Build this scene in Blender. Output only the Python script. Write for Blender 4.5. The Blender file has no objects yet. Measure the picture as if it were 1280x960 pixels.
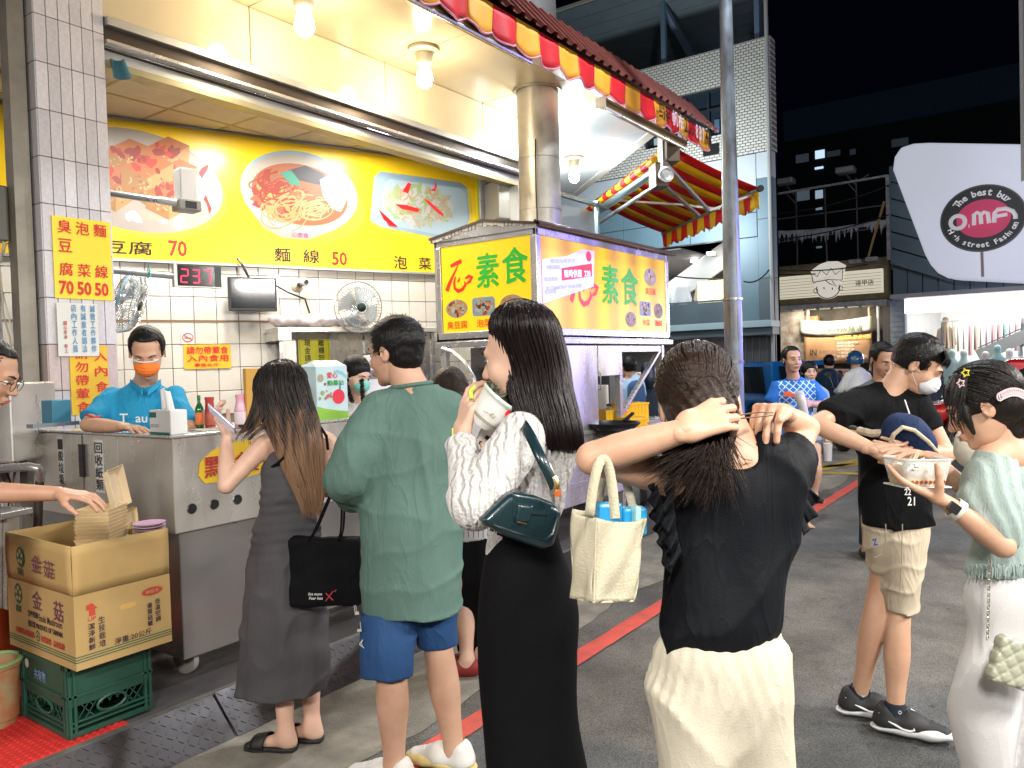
import bpy,bmesh,math,random
import numpy as np
from mathutils import Vector,Matrix
S=bpy.context.scene
COL=S.collection
random.seed(7)
# ------------------------------------------------------------------ camera
F=980.0;CH=1.6
yaw=math.radians(35.73);pit=math.radians(1.46);rol=math.radians(1.72)
A3=lambda *v:np.array(v,float)
hdir=A3(math.cos(yaw),math.sin(yaw),0);rdir=A3(math.sin(yaw),-math.cos(yaw),0);ZZ=A3(0,0,1)
fwd=hdir*math.cos(pit) - ZZ*math.sin(pit);up0=ZZ*math.cos(pit) + hdir*math.sin(pit)
cR=rdir*math.cos(rol) - up0*math.sin(rol);cU=up0*math.cos(rol) + rdir*math.sin(rol)
C0=A3(0,0,CH)
def P(u,v,z):return C0 + fwd*z + cR*((u-640)/F*z) - cU*((v-480)/F*z)
def on(u,v,ax,val):
 d=P(u,v,1)-C0;return C0 + d*((val-C0[ax])/d[ax])
def G(u,v,h=0):return on(u,v,2,h)
cam=bpy.data.cameras.new('camera');camo=bpy.data.objects.new('camera',cam);COL.objects.link(camo)
cam.sensor_width=36;cam.lens=F/1280*36;cam.clip_end=500;cam.clip_start=.05
camo.matrix_world=Matrix(((cR[0],cU[0],-fwd[0],0),(cR[1],cU[1],-fwd[1],0),(cR[2],cU[2],-fwd[2],CH),(0,0,0,1)))
S.camera=camo
S.render.resolution_x=1024;S.render.resolution_y=768
S.view_settings.view_transform='Standard';S.view_settings.look='None'
S.view_settings.exposure=0.38;S.view_settings.gamma=1
S.cycles.use_denoising=True;S.cycles.max_bounces=6;S.cycles.diffuse_bounces=3;S.cycles.glossy_bounces=3
S.cycles.transmission_bounces=4;S.cycles.transparent_max_bounces=8
S.cycles.sample_clamp_indirect=6;S.cycles.caustics_reflective=False;S.cycles.caustics_refractive=False
# night sky
W=bpy.data.worlds.new('World');S.world=W;W.use_nodes=True
wn=W.node_tree.nodes;wn.clear()
wo=wn.new('ShaderNodeOutputWorld');wb=wn.new('ShaderNodeBackground');wb.inputs[0].default_value=(.12,.16,.5,1);wb.inputs[1].default_value=.0035
W.node_tree.links.new(wb.outputs[0],wo.inputs[0])
# ------------------------------------------------------------------ materials
MC={}
def M(name,col=(.5,.5,.5),r=.5,m=0,var=0,vs=8,bump=0,bs=60,em=None,es=0,alpha=1,tr=0,coat=0,sss=0,stretch=None,sheen=0,spec=None,col2=None,rv=0,orand=0,wr=0):
 if name in MC:return MC[name]
 mt=bpy.data.materials.new(name);mt.use_nodes=True;MC[name]=mt
 nt=mt.node_tree;n=nt.nodes;b=n['Principled BSDF'];L=nt.links.new
 b.inputs['Base Color'].default_value=(*col,1);b.inputs['Roughness'].default_value=r;b.inputs['Metallic'].default_value=m
 if spec is not None:b.inputs['Specular IOR Level'].default_value=spec
 if alpha < 1:b.inputs['Alpha'].default_value=alpha
 if tr:b.inputs['Transmission Weight'].default_value=tr
 if coat:b.inputs['Coat Weight'].default_value=coat;b.inputs['Coat Roughness'].default_value=.08
 if sss:b.inputs['Subsurface Weight'].default_value=sss;b.inputs['Subsurface Radius'].default_value=(.012,.005,.003)
 if sheen:b.inputs['Sheen Weight'].default_value=sheen
 if em:b.inputs['Emission Color'].default_value=(*em,1);b.inputs['Emission Strength'].default_value=es
 tc=n.new('ShaderNodeTexCoord');src=tc.outputs['Object']
 if stretch:
  mp=n.new('ShaderNodeMapping');mp.inputs['Scale'].default_value=stretch;L(src,mp.inputs[0]);src=mp.outputs[0]
 if var or rv:
  t=n.new('ShaderNodeTexNoise');t.inputs['Scale'].default_value=vs;t.inputs['Detail'].default_value=6;t.inputs['Roughness'].default_value=.62;L(src,t.inputs['Vector'])
 if var:
  rp=n.new('ShaderNodeValToRGB');rp.color_ramp.elements[0].position=.3;rp.color_ramp.elements[1].position=.7
  c2=col2 or tuple(c*(1-var) for c in col)
  rp.color_ramp.elements[0].color=(*c2,1);rp.color_ramp.elements[1].color=(*(min(1,c*(1+var*.4)) for c in col),1)
  L(t.outputs['Fac'],rp.inputs[0]);L(rp.outputs[0],b.inputs['Base Color'])
 if rv:
  mr=n.new('ShaderNodeMapRange');mr.inputs[1].default_value=.3;mr.inputs[2].default_value=.7
  mr.inputs[3].default_value=max(.02,r-rv);mr.inputs[4].default_value=min(1,r+rv);L(t.outputs['Fac'],mr.inputs[0]);L(mr.outputs[0],b.inputs['Roughness'])
 if bump:
  t2=n.new('ShaderNodeTexNoise');t2.inputs['Scale'].default_value=bs;t2.inputs['Detail'].default_value=4;L(src,t2.inputs['Vector'])
  bp=n.new('ShaderNodeBump');bp.inputs['Strength'].default_value=bump;bp.inputs['Distance'].default_value=.01
  L(t2.outputs['Fac'],bp.inputs['Height']);L(bp.outputs[0],b.inputs['Normal'])
  if wr:      # soft crumples of cloth
   t3=n.new('ShaderNodeTexNoise');t3.inputs['Scale'].default_value=9;t3.inputs['Detail'].default_value=2.5;t3.inputs['Distortion'].default_value=.7;m9=n.new('ShaderNodeMapping');m9.inputs['Scale'].default_value=(1.3,1.3,.42);L(tc.outputs['Object'],m9.inputs[0]);L(m9.outputs[0],t3.inputs['Vector'])
   ab=n.new('ShaderNodeMath');ab.operation='SUBTRACT';ab.inputs[1].default_value=.5;L(t3.outputs['Fac'],ab.inputs[0]);a2=n.new('ShaderNodeMath');a2.operation='ABSOLUTE';L(ab.outputs[0],a2.inputs[0]);a3=n.new('ShaderNodeMath');a3.operation='POWER';a3.inputs[1].default_value=.6;L(a2.outputs[0],a3.inputs[0])
   b2=n.new('ShaderNodeBump');b2.inputs['Strength'].default_value=wr;b2.inputs['Distance'].default_value=.035;b2.invert=True;L(a3.outputs[0],b2.inputs['Height']);L(bp.outputs[0],b2.inputs['Normal']);L(b2.outputs[0],b.inputs['Normal'])
 if orand:
  oi=n.new('ShaderNodeObjectInfo');mr=n.new('ShaderNodeMapRange');mr.inputs[3].default_value=1-orand;mr.inputs[4].default_value=1+orand*.4;L(oi.outputs['Random'],mr.inputs[0]);mx=n.new('ShaderNodeMix');mx.data_type='RGBA';mx.blend_type='MULTIPLY';mx.inputs[0].default_value=1;lk=b.inputs['Base Color'].links
  if lk:L(lk[0].from_socket,mx.inputs[6])
  else:mx.inputs[6].default_value=(*col,1)
  L(mr.outputs[0],mx.inputs[7]);L(mx.outputs[2],b.inputs['Base Color'])
 return mt
# ------------------------------------------------------------------ object helpers
def link(o,parent=None):
 COL.objects.link(o)
 if parent is not None:o.parent=parent
 return o
def tag(o,label=None,cat=None,group=None,kind=None):
 if label:o['label']=label
 if cat:o['category']=cat
 if group:o['group']=group
 if kind:o['kind']=kind
 return o
def empty(name,loc=(0,0,0),label=None,cat=None,group=None,parent=None):
 # an Empty at the thing's base; parts keep world coordinates through the inverse
 o=bpy.data.objects.new(name,None);o.location=Vector(loc);o.empty_display_size=.1
 link(o,parent);return tag(o,label,cat,group)
def adopt(o,parent):
 o.parent=parent
 if parent is not None:
  bpm=worldm(parent)
  o.matrix_parent_inverse=bpm.inverted()
 return o
def worldm(o):
 m=Matrix.LocRotScale(o.location,o.rotation_euler,o.scale)
 if o.parent is not None:m=worldm(o.parent) @ o.matrix_parent_inverse @ m
 return m
class FR:
 """a local frame: origin, x direction, y direction (z = x cross y)"""
 def __init__(s,o=(0,0,0),x=(1,0,0),y=(0,1,0)):
  s.o=np.array(o,float);s.x=np.array(x,float);s.x /= np.linalg.norm(s.x)
  y=np.array(y,float);y=y - s.x*(y@s.x);s.y=y/np.linalg.norm(y);s.z=np.cross(s.x,s.y)
 def __call__(s,a,b,c=0):return s.o + s.x*a + s.y*b + s.z*c
 def mat(s):return Matrix(((s.x[0],s.y[0],s.z[0],s.o[0]),(s.x[1],s.y[1],s.z[1],s.o[1]),(s.x[2],s.y[2],s.z[2],s.o[2]),(0,0,0,1)))
 def at(s,a,b,c=0):return FR(s(a,b,c),s.x,s.y)
WF=FR()
class MB:
 def __init__(s):s.v=[];s.f=[];s.mi=[];s.cur=0
 def m(s,i):s.cur=i;return s
 def add(s,vs,fs):
  b=len(s.v);s.v += [tuple(map(float,v)) for v in vs]
  for f in fs:s.f.append([i+b for i in f]);s.mi.append(s.cur)
  return s
 def box(s,fr,a,b):
  x0,y0,z0=a;x1,y1,z1=b
  vs=[fr(x,y,z) for z in (z0,z1) for y in (y0,y1) for x in (x0,x1)]
  return s.add(vs,[(0,2,3,1),(4,5,7,6),(0,1,5,4),(2,6,7,3),(0,4,6,2),(1,3,7,5)])
 def bar(s,p,q,w=.02,d=None,up=(0,0,1)):
  d=d or w;p=np.array(p,float);q=np.array(q,float);x=q-p;L=np.linalg.norm(x);x /= L
  u=np.array(up,float)
  if abs(u@x) > .95:u=A3(1,0,0)
  fr=FR(p,x,np.cross(u,x));return s.box(fr,(0,-w/2,-d/2),(L,w/2,d/2))
 def tube(s,pts,r,n=8,cap=True,closed=False):
  pts=[np.array(p,float) for p in pts];k=len(pts)
  rs=r if hasattr(r,'__len__') else [r]*k
  t0=pts[1]-pts[0];t0 /= np.linalg.norm(t0)
  nn=np.cross(t0,ZZ)
  if np.linalg.norm(nn) < .1:nn=np.cross(t0,A3(1,0,0))
  nn /= np.linalg.norm(nn);vs=[]
  for i in range(k):
   if closed:t=pts[(i+1) % k]-pts[i-1]
   else:t=pts[min(i+1,k-1)]-pts[max(i-1,0)]
   L=np.linalg.norm(t);t=t/L if L > 1e-9 else t0
   nn=nn-t*(nn@t);nn /= np.linalg.norm(nn);bb=np.cross(t,nn)
   for j in range(n):
    a=2*math.pi*j/n;vs.append(pts[i]+(nn*math.cos(a)+bb*math.sin(a))*rs[i])
  fs=[]
  for i in range(k if closed else k-1):
   for j in range(n):
    i2=(i+1) % k;fs.append((i*n+j,i*n+(j+1) % n,i2*n+(j+1) % n,i2*n+j))
  if cap and not closed:fs += [tuple(range(n))[::-1],tuple((k-1)*n+j for j in range(n))]
  return s.add(vs,fs)
 def lathe(s,o,prof,n=20,ax=(0,0,1),sx=1):
  ax=np.array(ax,float);ax /= np.linalg.norm(ax);a=np.cross(ax,(0,0,1))
  if np.linalg.norm(a) < .1:a=A3(1,0,0)
  a /= np.linalg.norm(a);b=np.cross(ax,a);o=np.array(o,float);vs=[]
  for (r,h) in prof:
   for j in range(n):
    t=2*math.pi*j/n;vs.append(o+ax*h+(a*math.cos(t)*sx+b*math.sin(t))*max(r,1e-4))
  fs=[(i*n+j,i*n+(j+1) % n,(i+1)*n+(j+1) % n,(i+1)*n+j) for i in range(len(prof)-1) for j in range(n)]
  return s.add(vs,fs)
 def poly(s,fr,pts,z=0,t=0):
  """flat polygon in frame xy at z; thickness t extrudes down to z-t"""
  n=len(pts);top=[fr(x,y,z) for x,y in pts]
  if not t:return s.add(top,[tuple(range(n))])
  bot=[fr(x,y,z-t) for x,y in pts]
  return s.add(top+bot,[tuple(range(n)),tuple(range(2*n-1,n-1,-1))]+[(i,n+i,n+(i+1) % n,(i+1) % n) for i in range(n)])
 def quad(s,a,b,c,d):return s.add([a,b,c,d],[(0,1,2,3)])
 def grid(s,fn,nu,nv):
  vs=[fn(i/nu,j/nv) for j in range(nv+1) for i in range(nu+1)]
  return s.add(vs,[(j*(nu+1)+i,j*(nu+1)+i+1,(j+1)*(nu+1)+i+1,(j+1)*(nu+1)+i) for j in range(nv) for i in range(nu)])
 def build(s,name,mats,parent=None,smooth=False,bev=0,label=None,cat=None,group=None,kind=None,solid=0,ang=40):
  me=bpy.data.meshes.new(name);me.from_pydata(s.v,[],s.f)
  for m_ in (mats if isinstance(mats,(list,tuple)) else [mats]):me.materials.append(m_)
  me.polygons.foreach_set('material_index',s.mi)
  if smooth:me.polygons.foreach_set('use_smooth',[True]*len(s.f));me.set_sharp_from_angle(angle=math.radians(ang))
  me.update()
  o=bpy.data.objects.new(name,me);COL.objects.link(o)
  if parent is not None:adopt(o,parent)
  if solid:
   md=o.modifiers.new('solid','SOLIDIFY');md.thickness=solid;md.offset=0
  if bev:
   md=o.modifiers.new('bevel','BEVEL');md.width=bev;md.segments=2;md.limit_method='ANGLE';md.use_clamp_overlap=True
  return tag(o,label,cat,group,kind)
def ell2(cx,cy,rx,ry,n=28,a0=0,a1=2*math.pi):
 return [(cx+rx*math.cos(a0+(a1-a0)*i/n),cy+ry*math.sin(a0+(a1-a0)*i/n)) for i in range(n)]
def rrect(x0,y0,x1,y1,r,n=5):
 out=[]
 for cx,cy,a in ((x1-r,y1-r,0),(x0+r,y1-r,90),(x0+r,y0+r,180),(x1-r,y0+r,270)):
  out += [(cx+r*math.cos(math.radians(a+90*i/n)),cy+r*math.sin(math.radians(a+90*i/n))) for i in range(n+1)]
 return out
def copy_thing(o,loc,rz=None,label=None,group=None,name=None):
 c=o.copy();COL.objects.link(c);c.location=Vector(loc)
 if rz is not None:c.rotation_euler.z=rz
 if label:c['label']=label
 for ch in [x for x in S.objects if x.parent == o]:
  d=ch.copy();COL.objects.link(d);d.parent=c
  for g in [x for x in S.objects if x.parent == ch]:
   e=g.copy();COL.objects.link(e);e.parent=d
 return c
# lettering: font curves turned to mesh
TC={}
def text_data(body,bold=0,ext=.0):
 k=(body,bold,ext)
 if k in TC:return TC[k]
 c=bpy.data.curves.new('lettering','FONT');c.body=body;c.offset=bold;c.resolution_u=2;c.extrude=ext
 c.align_x='LEFT'
 o=bpy.data.objects.new('tmp',c);COL.objects.link(o);bpy.context.view_layer.update()
 m=bpy.data.meshes.new_from_object(o.evaluated_get(bpy.context.evaluated_depsgraph_get()))
 bpy.data.objects.remove(o);
 n=len(m.vertices);co=np.zeros(n*3);m.vertices.foreach_get('co',co);co=co.reshape(-1,3)
 mn,mx=co.min(0),co.max(0);co[:,:2] -= mn[:2]
 TC[k]=(m,co,mx-mn);return TC[k]
def text(body,fr,x,y,w=None,h=None,mat=None,parent=None,bold=.012,name='lettering',z=.002,shear=0,warp=None,vert=False,rot=0,**kw):
 """place lettering in frame fr with lower-left corner (x,y); fits width w and/or height h"""
 if vert:
  n=len(body);hh=h/n
  for i,ch in enumerate(body):
   if ch != ' ':text(ch,fr,x,y+h-(i+1)*hh+hh*.06,w=w,h=hh*.88,mat=mat,parent=parent,bold=bold,name=name,z=z,**kw)
  return
 cjk=any(ord(q_) > 0x2e80 for q_ in body)
 if cjk and bold > .008 and '_r' not in kw:
  for i_,(dx_,dy_) in enumerate(((-1,-1),(1,1),(1,-1))):text(body,fr,x+dx_*bold*.35*(h or w/len(body)),y+dy_*bold*.28*(h or w/len(body)),w,h,mat,parent,.004,name,z+.0004*(i_+1),shear,warp,rot=rot,_r=1)
  bold=.004
 kw.pop('_r',None)
 m,co,size=text_data(body,min(bold,.004) if cjk else bold);c=co.copy()
 sx=(w/size[0]) if w else h/size[1];sy=(h/size[1]) if h else sx
 c[:,0] *= sx;c[:,1] *= sy;
 if shear:c[:,0] += c[:,1]*shear
 if rot:
  cx,cy=size[0]*sx/2,size[1]*sy/2;a=math.radians(rot);X=c[:,0]-cx;Y=c[:,1]-cy
  c[:,0]=cx+X*math.cos(a)-Y*math.sin(a);c[:,1]=cy+X*math.sin(a)+Y*math.cos(a)
 c[:,0] += x;c[:,1] += y
 if warp:c[:,:2]=np.array([warp(a,b) for a,b in c[:,:2]])
 wv=fr.o + c[:,:1]*fr.x + c[:,1:2]*fr.y + (c[:,2:3]+z)*fr.z
 me=m.copy();me.vertices.foreach_set('co',wv.astype(np.float32).ravel());me.materials.clear();me.materials.append(mat);me.update()
 o=bpy.data.objects.new(name,me);COL.objects.link(o)
 if parent is not None:adopt(o,parent)
 return tag(o,**kw) if kw else o
def ribbon(name,pts,w,side,mat,par,t=.004):
 pts=[np.array(p,float) for p in pts];L=np.arange(len(pts));q=np.linspace(0,len(pts)-1,24);c=cr(L,pts,q);side=np.array(side,float)
 def fn(a,b):
  i=int(round(a*23));d=unit(c[min(i+1,23)]-c[max(i-1,0)]);n=np.cross(d,side);return c[i]+unit(n)*(b-.5)*w
 return MB().grid(fn,23,2).build(name,mat,par,True,solid=t,ang=180)
def light(kind,name,loc,energy,col=(1,1,1),size=.1,size_y=None,dirv=None,parent=None,spot=None):
 l=bpy.data.lights.new(name,kind);l.energy=energy;l.color=col
 if kind == 'AREA':
  l.size=size
  if size_y:l.shape='RECTANGLE';l.size_y=size_y
 else:l.shadow_soft_size=size
 if spot:l.spot_size=math.radians(spot);l.spot_blend=.6
 o=bpy.data.objects.new(name,l);COL.objects.link(o);o.location=Vector(loc)
 if dirv is not None:o.rotation_euler=Vector(dirv).to_track_quat('-Z','Y').to_euler()
 if parent is not None:adopt(o,parent)
 return o
# ------------------------------------------------------------------ implicit surfaces (surface nets)
def nz(x,y,z,f=1.,seed=0):
 s=seed*1.7
 return (np.sin(x*f*1.0+1.3*np.sin(y*f*.7+s)+s)*np.cos(y*f*1.1+1.1*np.sin(z*f*.9+s*2))+np.sin(z*f*1.2+1.2*np.sin(x*f*.8+s*3)+y*f*.4))*.5
def cr(ts,vals,q):
 """Catmull-Rom-like smooth interpolation of station values"""
 ts=np.array(ts,float);vals=np.array(vals,float)
 o=np.argsort(ts);ts=ts[o];vals=vals[o]
 m=np.gradient(vals,ts,axis=0) if len(ts) > 2 else np.zeros_like(vals)+(vals[-1]-vals[0])/(ts[-1]-ts[0])
 q=np.ravel(q);i=np.clip(np.searchsorted(ts,q)-1,0,len(ts)-2);h=(ts[i+1]-ts[i])[:,None];t=np.clip((q[:,None]-ts[i][:,None])/h,0,1)
 h00=2*t**3-3*t**2+1;h10=t**3-2*t**2+t;h01=-2*t**3+3*t**2;h11=t**3-t**2
 return h00*vals[i]+h10*h*m[i]+h01*vals[i+1]+h11*h*m[i+1]
class SDF:
 def __init__(s,h=.008,k=.02):s.h=h;s.k=k;s.ops=[];s.disp=[]
 def cap(s,a,b,ra,rb=None,n=None,f=1.,k=None,op='u',flat=None):
  a=np.array(a,float);b=np.array(b,float);rb=ra if rb is None else rb
  rm=max(ra,rb)*max(1,f)
  lo=np.minimum(a,b)-rm;hi=np.maximum(a,b)+rm
  nn=None if n is None else np.array(n,float)/np.linalg.norm(n)
  def fn(X,Y,Z):
   px,py,pz=X-a[0],Y-a[1],Z-a[2];ab=b-a
   if nn is not None:
    q=(px*nn[0]+py*nn[1]+pz*nn[2])*(1/f-1);px=px+nn[0]*q;py=py+nn[1]*q;pz=pz+nn[2]*q
    ab=ab+nn*(ab@nn)*(1/f-1)
   L2=ab@ab+1e-12;t=(px*ab[0]+py*ab[1]+pz*ab[2])/L2;tc=np.clip(t,0,1)
   d=np.sqrt((px-ab[0]*tc)**2+(py-ab[1]*tc)**2+(pz-ab[2]*tc)**2)-(ra+(rb-ra)*tc)
   if nn is not None and f < 1:d=d*max(f,.5)
   if flat:
    L=math.sqrt(L2)
    if 'b' in flat:d=np.maximum(d,(t-1)*L)
    if 'a' in flat:d=np.maximum(d,-t*L)
   return d
  s.ops.append((op,lo,hi,fn,s.k if k is None else k));return s
 def ell(s,c,r,fr=None,k=None,op='u'):
  c=np.array(c,float);fr=fr or WF;rm=max(r)
  def fn(X,Y,Z):
   px,py,pz=X-c[0],Y-c[1],Z-c[2]
   a=(px*fr.x[0]+py*fr.x[1]+pz*fr.x[2])/r[0];b=(px*fr.y[0]+py*fr.y[1]+pz*fr.y[2])/r[1];d=(px*fr.z[0]+py*fr.z[1]+pz*fr.z[2])/r[2]
   k0=np.sqrt(a*a+b*b+d*d);k1=np.sqrt((a/r[0])**2+(b/r[1])**2+(d/r[2])**2)+1e-6
   return k0*(k0-1)/k1
  s.ops.append((op,c-rm,c+rm,fn,s.k if k is None else k));return s
 def chain(s,pts,rs,k=None,flat=None,n=None,f=1.):
  """one tapered limb: resampled path, no bulges at its joints"""
  pts=np.array(pts,float);rs=np.array(rs,float);m=len(pts)
  if m > 2:
   L=np.concatenate([[0],np.cumsum(np.linalg.norm(np.diff(pts,axis=0),axis=1))]);q=np.unique(np.concatenate([np.linspace(L[i],L[i+1],5) for i in range(m-1)]));A=cr(L,np.column_stack([pts,rs]),q);pts,rs=A[:,:3]*.75+np.column_stack([np.interp(q,L,pts[:,j]) for j in range(3)])*.25,A[:,3]
  t=SDF(s.h,0);
  for i in range(len(pts)-1):t.cap(pts[i],pts[i+1],rs[i],rs[i+1],n=n,f=f,flat='b' if flat and 'b' in flat and i == len(pts)-2 else ('a' if flat and 'a' in flat and i == 0 else None))
  lo=np.min([o[1] for o in t.ops],0);hi=np.max([o[2] for o in t.ops],0)
  def fn(X,Y,Z):
   d=None
   for o in t.ops:e=o[3](X,Y,Z);d=e if d is None else np.minimum(d,e)
   return d
  s.ops.append(('u',lo,hi,fn,s.k if k is None else k));return s
 def loft(s,st,x=None,k=None,op='u',grow=0,top=True,bot=True,ex=2.,rip=None):
  """vertical loft: stations (Z, cx, cy, hw, hd); x = lateral direction; rip(Z, ang)-> radius factor"""
  st=sorted([tuple(q) for q in st]);x=np.array(rdir if x is None else x,float);y=A3(-x[1],x[0],0)
  T=[q[0] for q in st];V=[q[1:] for q in st];z0,z1=T[0],T[-1]
  qs=np.linspace(z0,z1,200);tab=cr(T,V,qs)
  rm=max(max(v[2],v[3]) for v in V)*1.12+grow
  cx=[v[0] for v in V];cy=[v[1] for v in V]
  lo=A3(min(cx)-rm,min(cy)-rm,z0);hi=A3(max(cx)+rm,max(cy)+rm,z1)
  def fn(X,Y,Z):
   Zc=np.clip(Z,z0,z1);I=lambda j:np.interp(Zc,qs,tab[:,j])
   px,py=X-I(0),Y-I(1);a=px*x[0]+py*x[1];b=px*y[0]+py*y[1];hw=I(2)+grow;hd=I(3)+grow
   if ex == 2.:q=np.sqrt((a/hw)**2+(b/hd)**2)
   else:q=(np.abs(a/hw)**ex+np.abs(b/hd)**ex)**(1/ex)
   if rip is not None:q=q/(1+rip(Z,np.arctan2(b/hd,a/hw)))
   d=(q-1)*np.minimum(hw,hd)
   if top:d=np.maximum(d,Z-z1)
   if bot:d=np.maximum(d,z0-Z)
   return d
  s.ops.append((op,lo,hi,fn,s.k if k is None else k));return s
 def cut(s,p,n,lo=None,hi=None):
  p=np.array(p,float);n=np.array(n,float);n /= np.linalg.norm(n)
  s.ops.append(('cut',lo,hi,lambda X,Y,Z:(X-p[0])*n[0]+(Y-p[1])*n[1]+(Z-p[2])*n[2],0));return s
 def extend(s,other):s.ops += other.ops;return s
 def raw(s):
  h=s.h
  us=[o for o in s.ops if o[0] == 'u'];lo=np.min([o[1] for o in us],0)-3*h-.01;hi=np.max([o[2] for o in us],0)+3*h+.01
  n=np.ceil((hi-lo)/h).astype(int)+1
  ax=[lo[i]+h*np.arange(n[i]) for i in range(3)]
  Fv=np.full(n,.5,np.float32)
  for op,l,u,fn,k in s.ops:
   if op == 'cut' and l is None:a=np.zeros(3,int);b=n.copy()
   else:
    mg=k+3*h+.005;a=np.clip(np.floor((l-mg-lo)/h).astype(int),0,n);b=np.clip(np.ceil((u+mg-lo)/h).astype(int)+1,0,n)
   if (b <= a).any():continue
   X=ax[0][a[0]:b[0],None,None];Y=ax[1][None,a[1]:b[1],None];Z=ax[2][None,None,a[2]:b[2]]
   d=fn(X,Y,Z).astype(np.float32);V=Fv[a[0]:b[0],a[1]:b[1],a[2]:b[2]]
   if op == 'u':
    if k > 0:w=np.clip(.5+.5*(V-d)/k,0,1);V[...]=V*(1-w)+d*w-k*w*(1-w)
    else:V[...]=np.minimum(V,d)
   elif op == 's':
    if k > 0:w=np.clip(.5-.5*(V+d)/k,0,1);V[...]=V*(1-w)-d*w+k*w*(1-w)
    else:V[...]=np.maximum(V,-d)
   else:V[...]=np.maximum(V,d)
  for g in s.disp:
   near=np.nonzero(np.abs(Fv) < .06);X,Y,Z=ax[0][near[0]],ax[1][near[1]],ax[2][near[2]]
   Fv[near] += g(X,Y,Z).astype(np.float32)
  Fv[0]=Fv[-1]=.5;Fv[:,0]=Fv[:,-1]=.5;Fv[:,:,0]=Fv[:,:,-1]=.5
  ins=Fv < 0
  def sl(dx,dy,dz):return (slice(dx,ins.shape[0]-1+dx),slice(dy,ins.shape[1]-1+dy),slice(dz,ins.shape[2]-1+dz))
  cs=[(i,j,k) for i in (0,1) for j in (0,1) for k in (0,1)]
  cnt=sum(ins[sl(*c)].astype(np.int8) for c in cs);mix=(cnt > 0) & (cnt < 8)
  I=np.array(np.nonzero(mix));N=I.shape[1]
  if N == 0:return np.zeros((0,3)),np.zeros((0,4),int)
  idx=np.full(mix.shape,-1,np.int32);idx[tuple(I)]=np.arange(N)
  acc=np.zeros((N,3));num=np.zeros(N)
  for a in cs:
   for d in range(3):
    if a[d]:continue
    b=list(a);b[d]=1
    fa=Fv[I[0]+a[0],I[1]+a[1],I[2]+a[2]];fb=Fv[I[0]+b[0],I[1]+b[1],I[2]+b[2]]
    m_=(fa < 0) != (fb < 0);t=np.where(m_,fa/np.where(m_,fa-fb,1),0)
    p=np.zeros((N,3));p[:]=a;p[:,d]=t;acc += p*m_[:,None];num += m_
  V=(acc/num[:,None]+I.T)*h+lo
  Q=[]
  for d in range(3):
   a=[slice(None)]*3;b=[slice(None)]*3;a[d]=slice(0,-1);b[d]=slice(1,None)
   A_,B_=ins[tuple(a)],ins[tuple(b)];e=np.array(np.nonzero(A_ != B_));dirn=A_[tuple(e)]
   o1,o2=[(1,2),(2,0),(0,1)][d]
   def at(i1,i2):
    c=e.copy();c[o1] -= i1;c[o2] -= i2;return idx[tuple(c)]
   q=np.stack([at(1,1),at(0,1),at(0,0),at(1,0)],1)
   q[~dirn]=q[~dirn][:,::-1];Q.append(q)
  Q=np.concatenate(Q);Q=Q[(Q >= 0).all(1)]
  return V,Q
def mesh_np(name,parts,mat,parent=None,label=None,cat=None,group=None,relax=1):
 """join several surface-net pieces into ONE mesh object"""
 Vs,Qs,b=[],[],0
 for p in parts:
  V,Q=p.raw() if isinstance(p,SDF) else p
  if len(V) == 0:continue
  for _ in range(relax):
   acc=np.zeros_like(V);c=np.zeros(len(V))
   for i in range(4):
    np.add.at(acc,Q[:,i],V[Q[:,(i+1) % 4]]);np.add.at(c,Q[:,i],1)
    np.add.at(acc,Q[:,i],V[Q[:,(i-1) % 4]]);np.add.at(c,Q[:,i],1)
   V=V*.5+acc/np.maximum(c,1)[:,None]*.5
  Vs.append(V);Qs.append(Q+b);b += len(V)
 V=np.concatenate(Vs).astype(np.float32);Q=np.concatenate(Qs).astype(np.int32)
 me=bpy.data.meshes.new(name);me.vertices.add(len(V));me.vertices.foreach_set('co',V.ravel())
 me.loops.add(len(Q)*4);me.loops.foreach_set('vertex_index',Q.ravel())
 me.polygons.add(len(Q));me.polygons.foreach_set('loop_start',np.arange(0,len(Q)*4,4,dtype=np.int32))
 me.polygons.foreach_set('use_smooth',np.ones(len(Q),bool))
 for m_ in (mat if isinstance(mat,(list,tuple)) else [mat]):me.materials.append(m_)
 me.update(calc_edges=True);me.validate()
 o=bpy.data.objects.new(name,me);COL.objects.link(o)
 if parent is not None:adopt(o,parent)
 return tag(o,label,cat,group)
def unit(v):v=np.array(v,float);return v/np.linalg.norm(v)
# ------------------------------------------------------------------ palette
steel=M('stainless',(.76,.73,.68),.30,.76,var=.12,rv=.14,vs=3,bump=.05,bs=9,stretch=(1,1,.25))
steel_dk=M('stainless_dark',(.28,.28,.30),.35,1,rv=.1,vs=3)
steel_br=M('stainless_bright',(.70,.69,.68),.25,.7,rv=.08,vs=5)
galv=M('galvanised_duct',(.52,.49,.43),.42,.6,var=.25,vs=5,rv=.12,bump=.05,bs=8)
black_pl=M('black_plastic',(.015,.015,.016),.35)
white_pl=M('white_plastic',(.75,.75,.73),.4)
cream=M('cream_panel',(.66,.55,.36),.16,coat=.4,var=.06,vs=1.2)
white_paint=M('white_paint',(.75,.76,.76),.45,var=.12,vs=3)
alu=M('aluminium',(.55,.55,.53),.4,.8,var=.15,vs=4)
alu_gold=M('bronze_aluminium',(.33,.20,.07),.35,.7,var=.3,vs=6)
dark_br=M('dark_bronze',(.06,.045,.035),.4,.5)
asphalt=M('asphalt',(.19,.175,.155),.78,var=.5,vs=2.2,bump=.9,bs=140)
yellow_s=M('yellow_sign',(.92,.60,.012),.3,coat=.15)
yellow_v=M('yellow_vinyl',(.95,.72,.01),.35)
red_t=M('red_print',(.75,.012,.012),.5)
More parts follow.
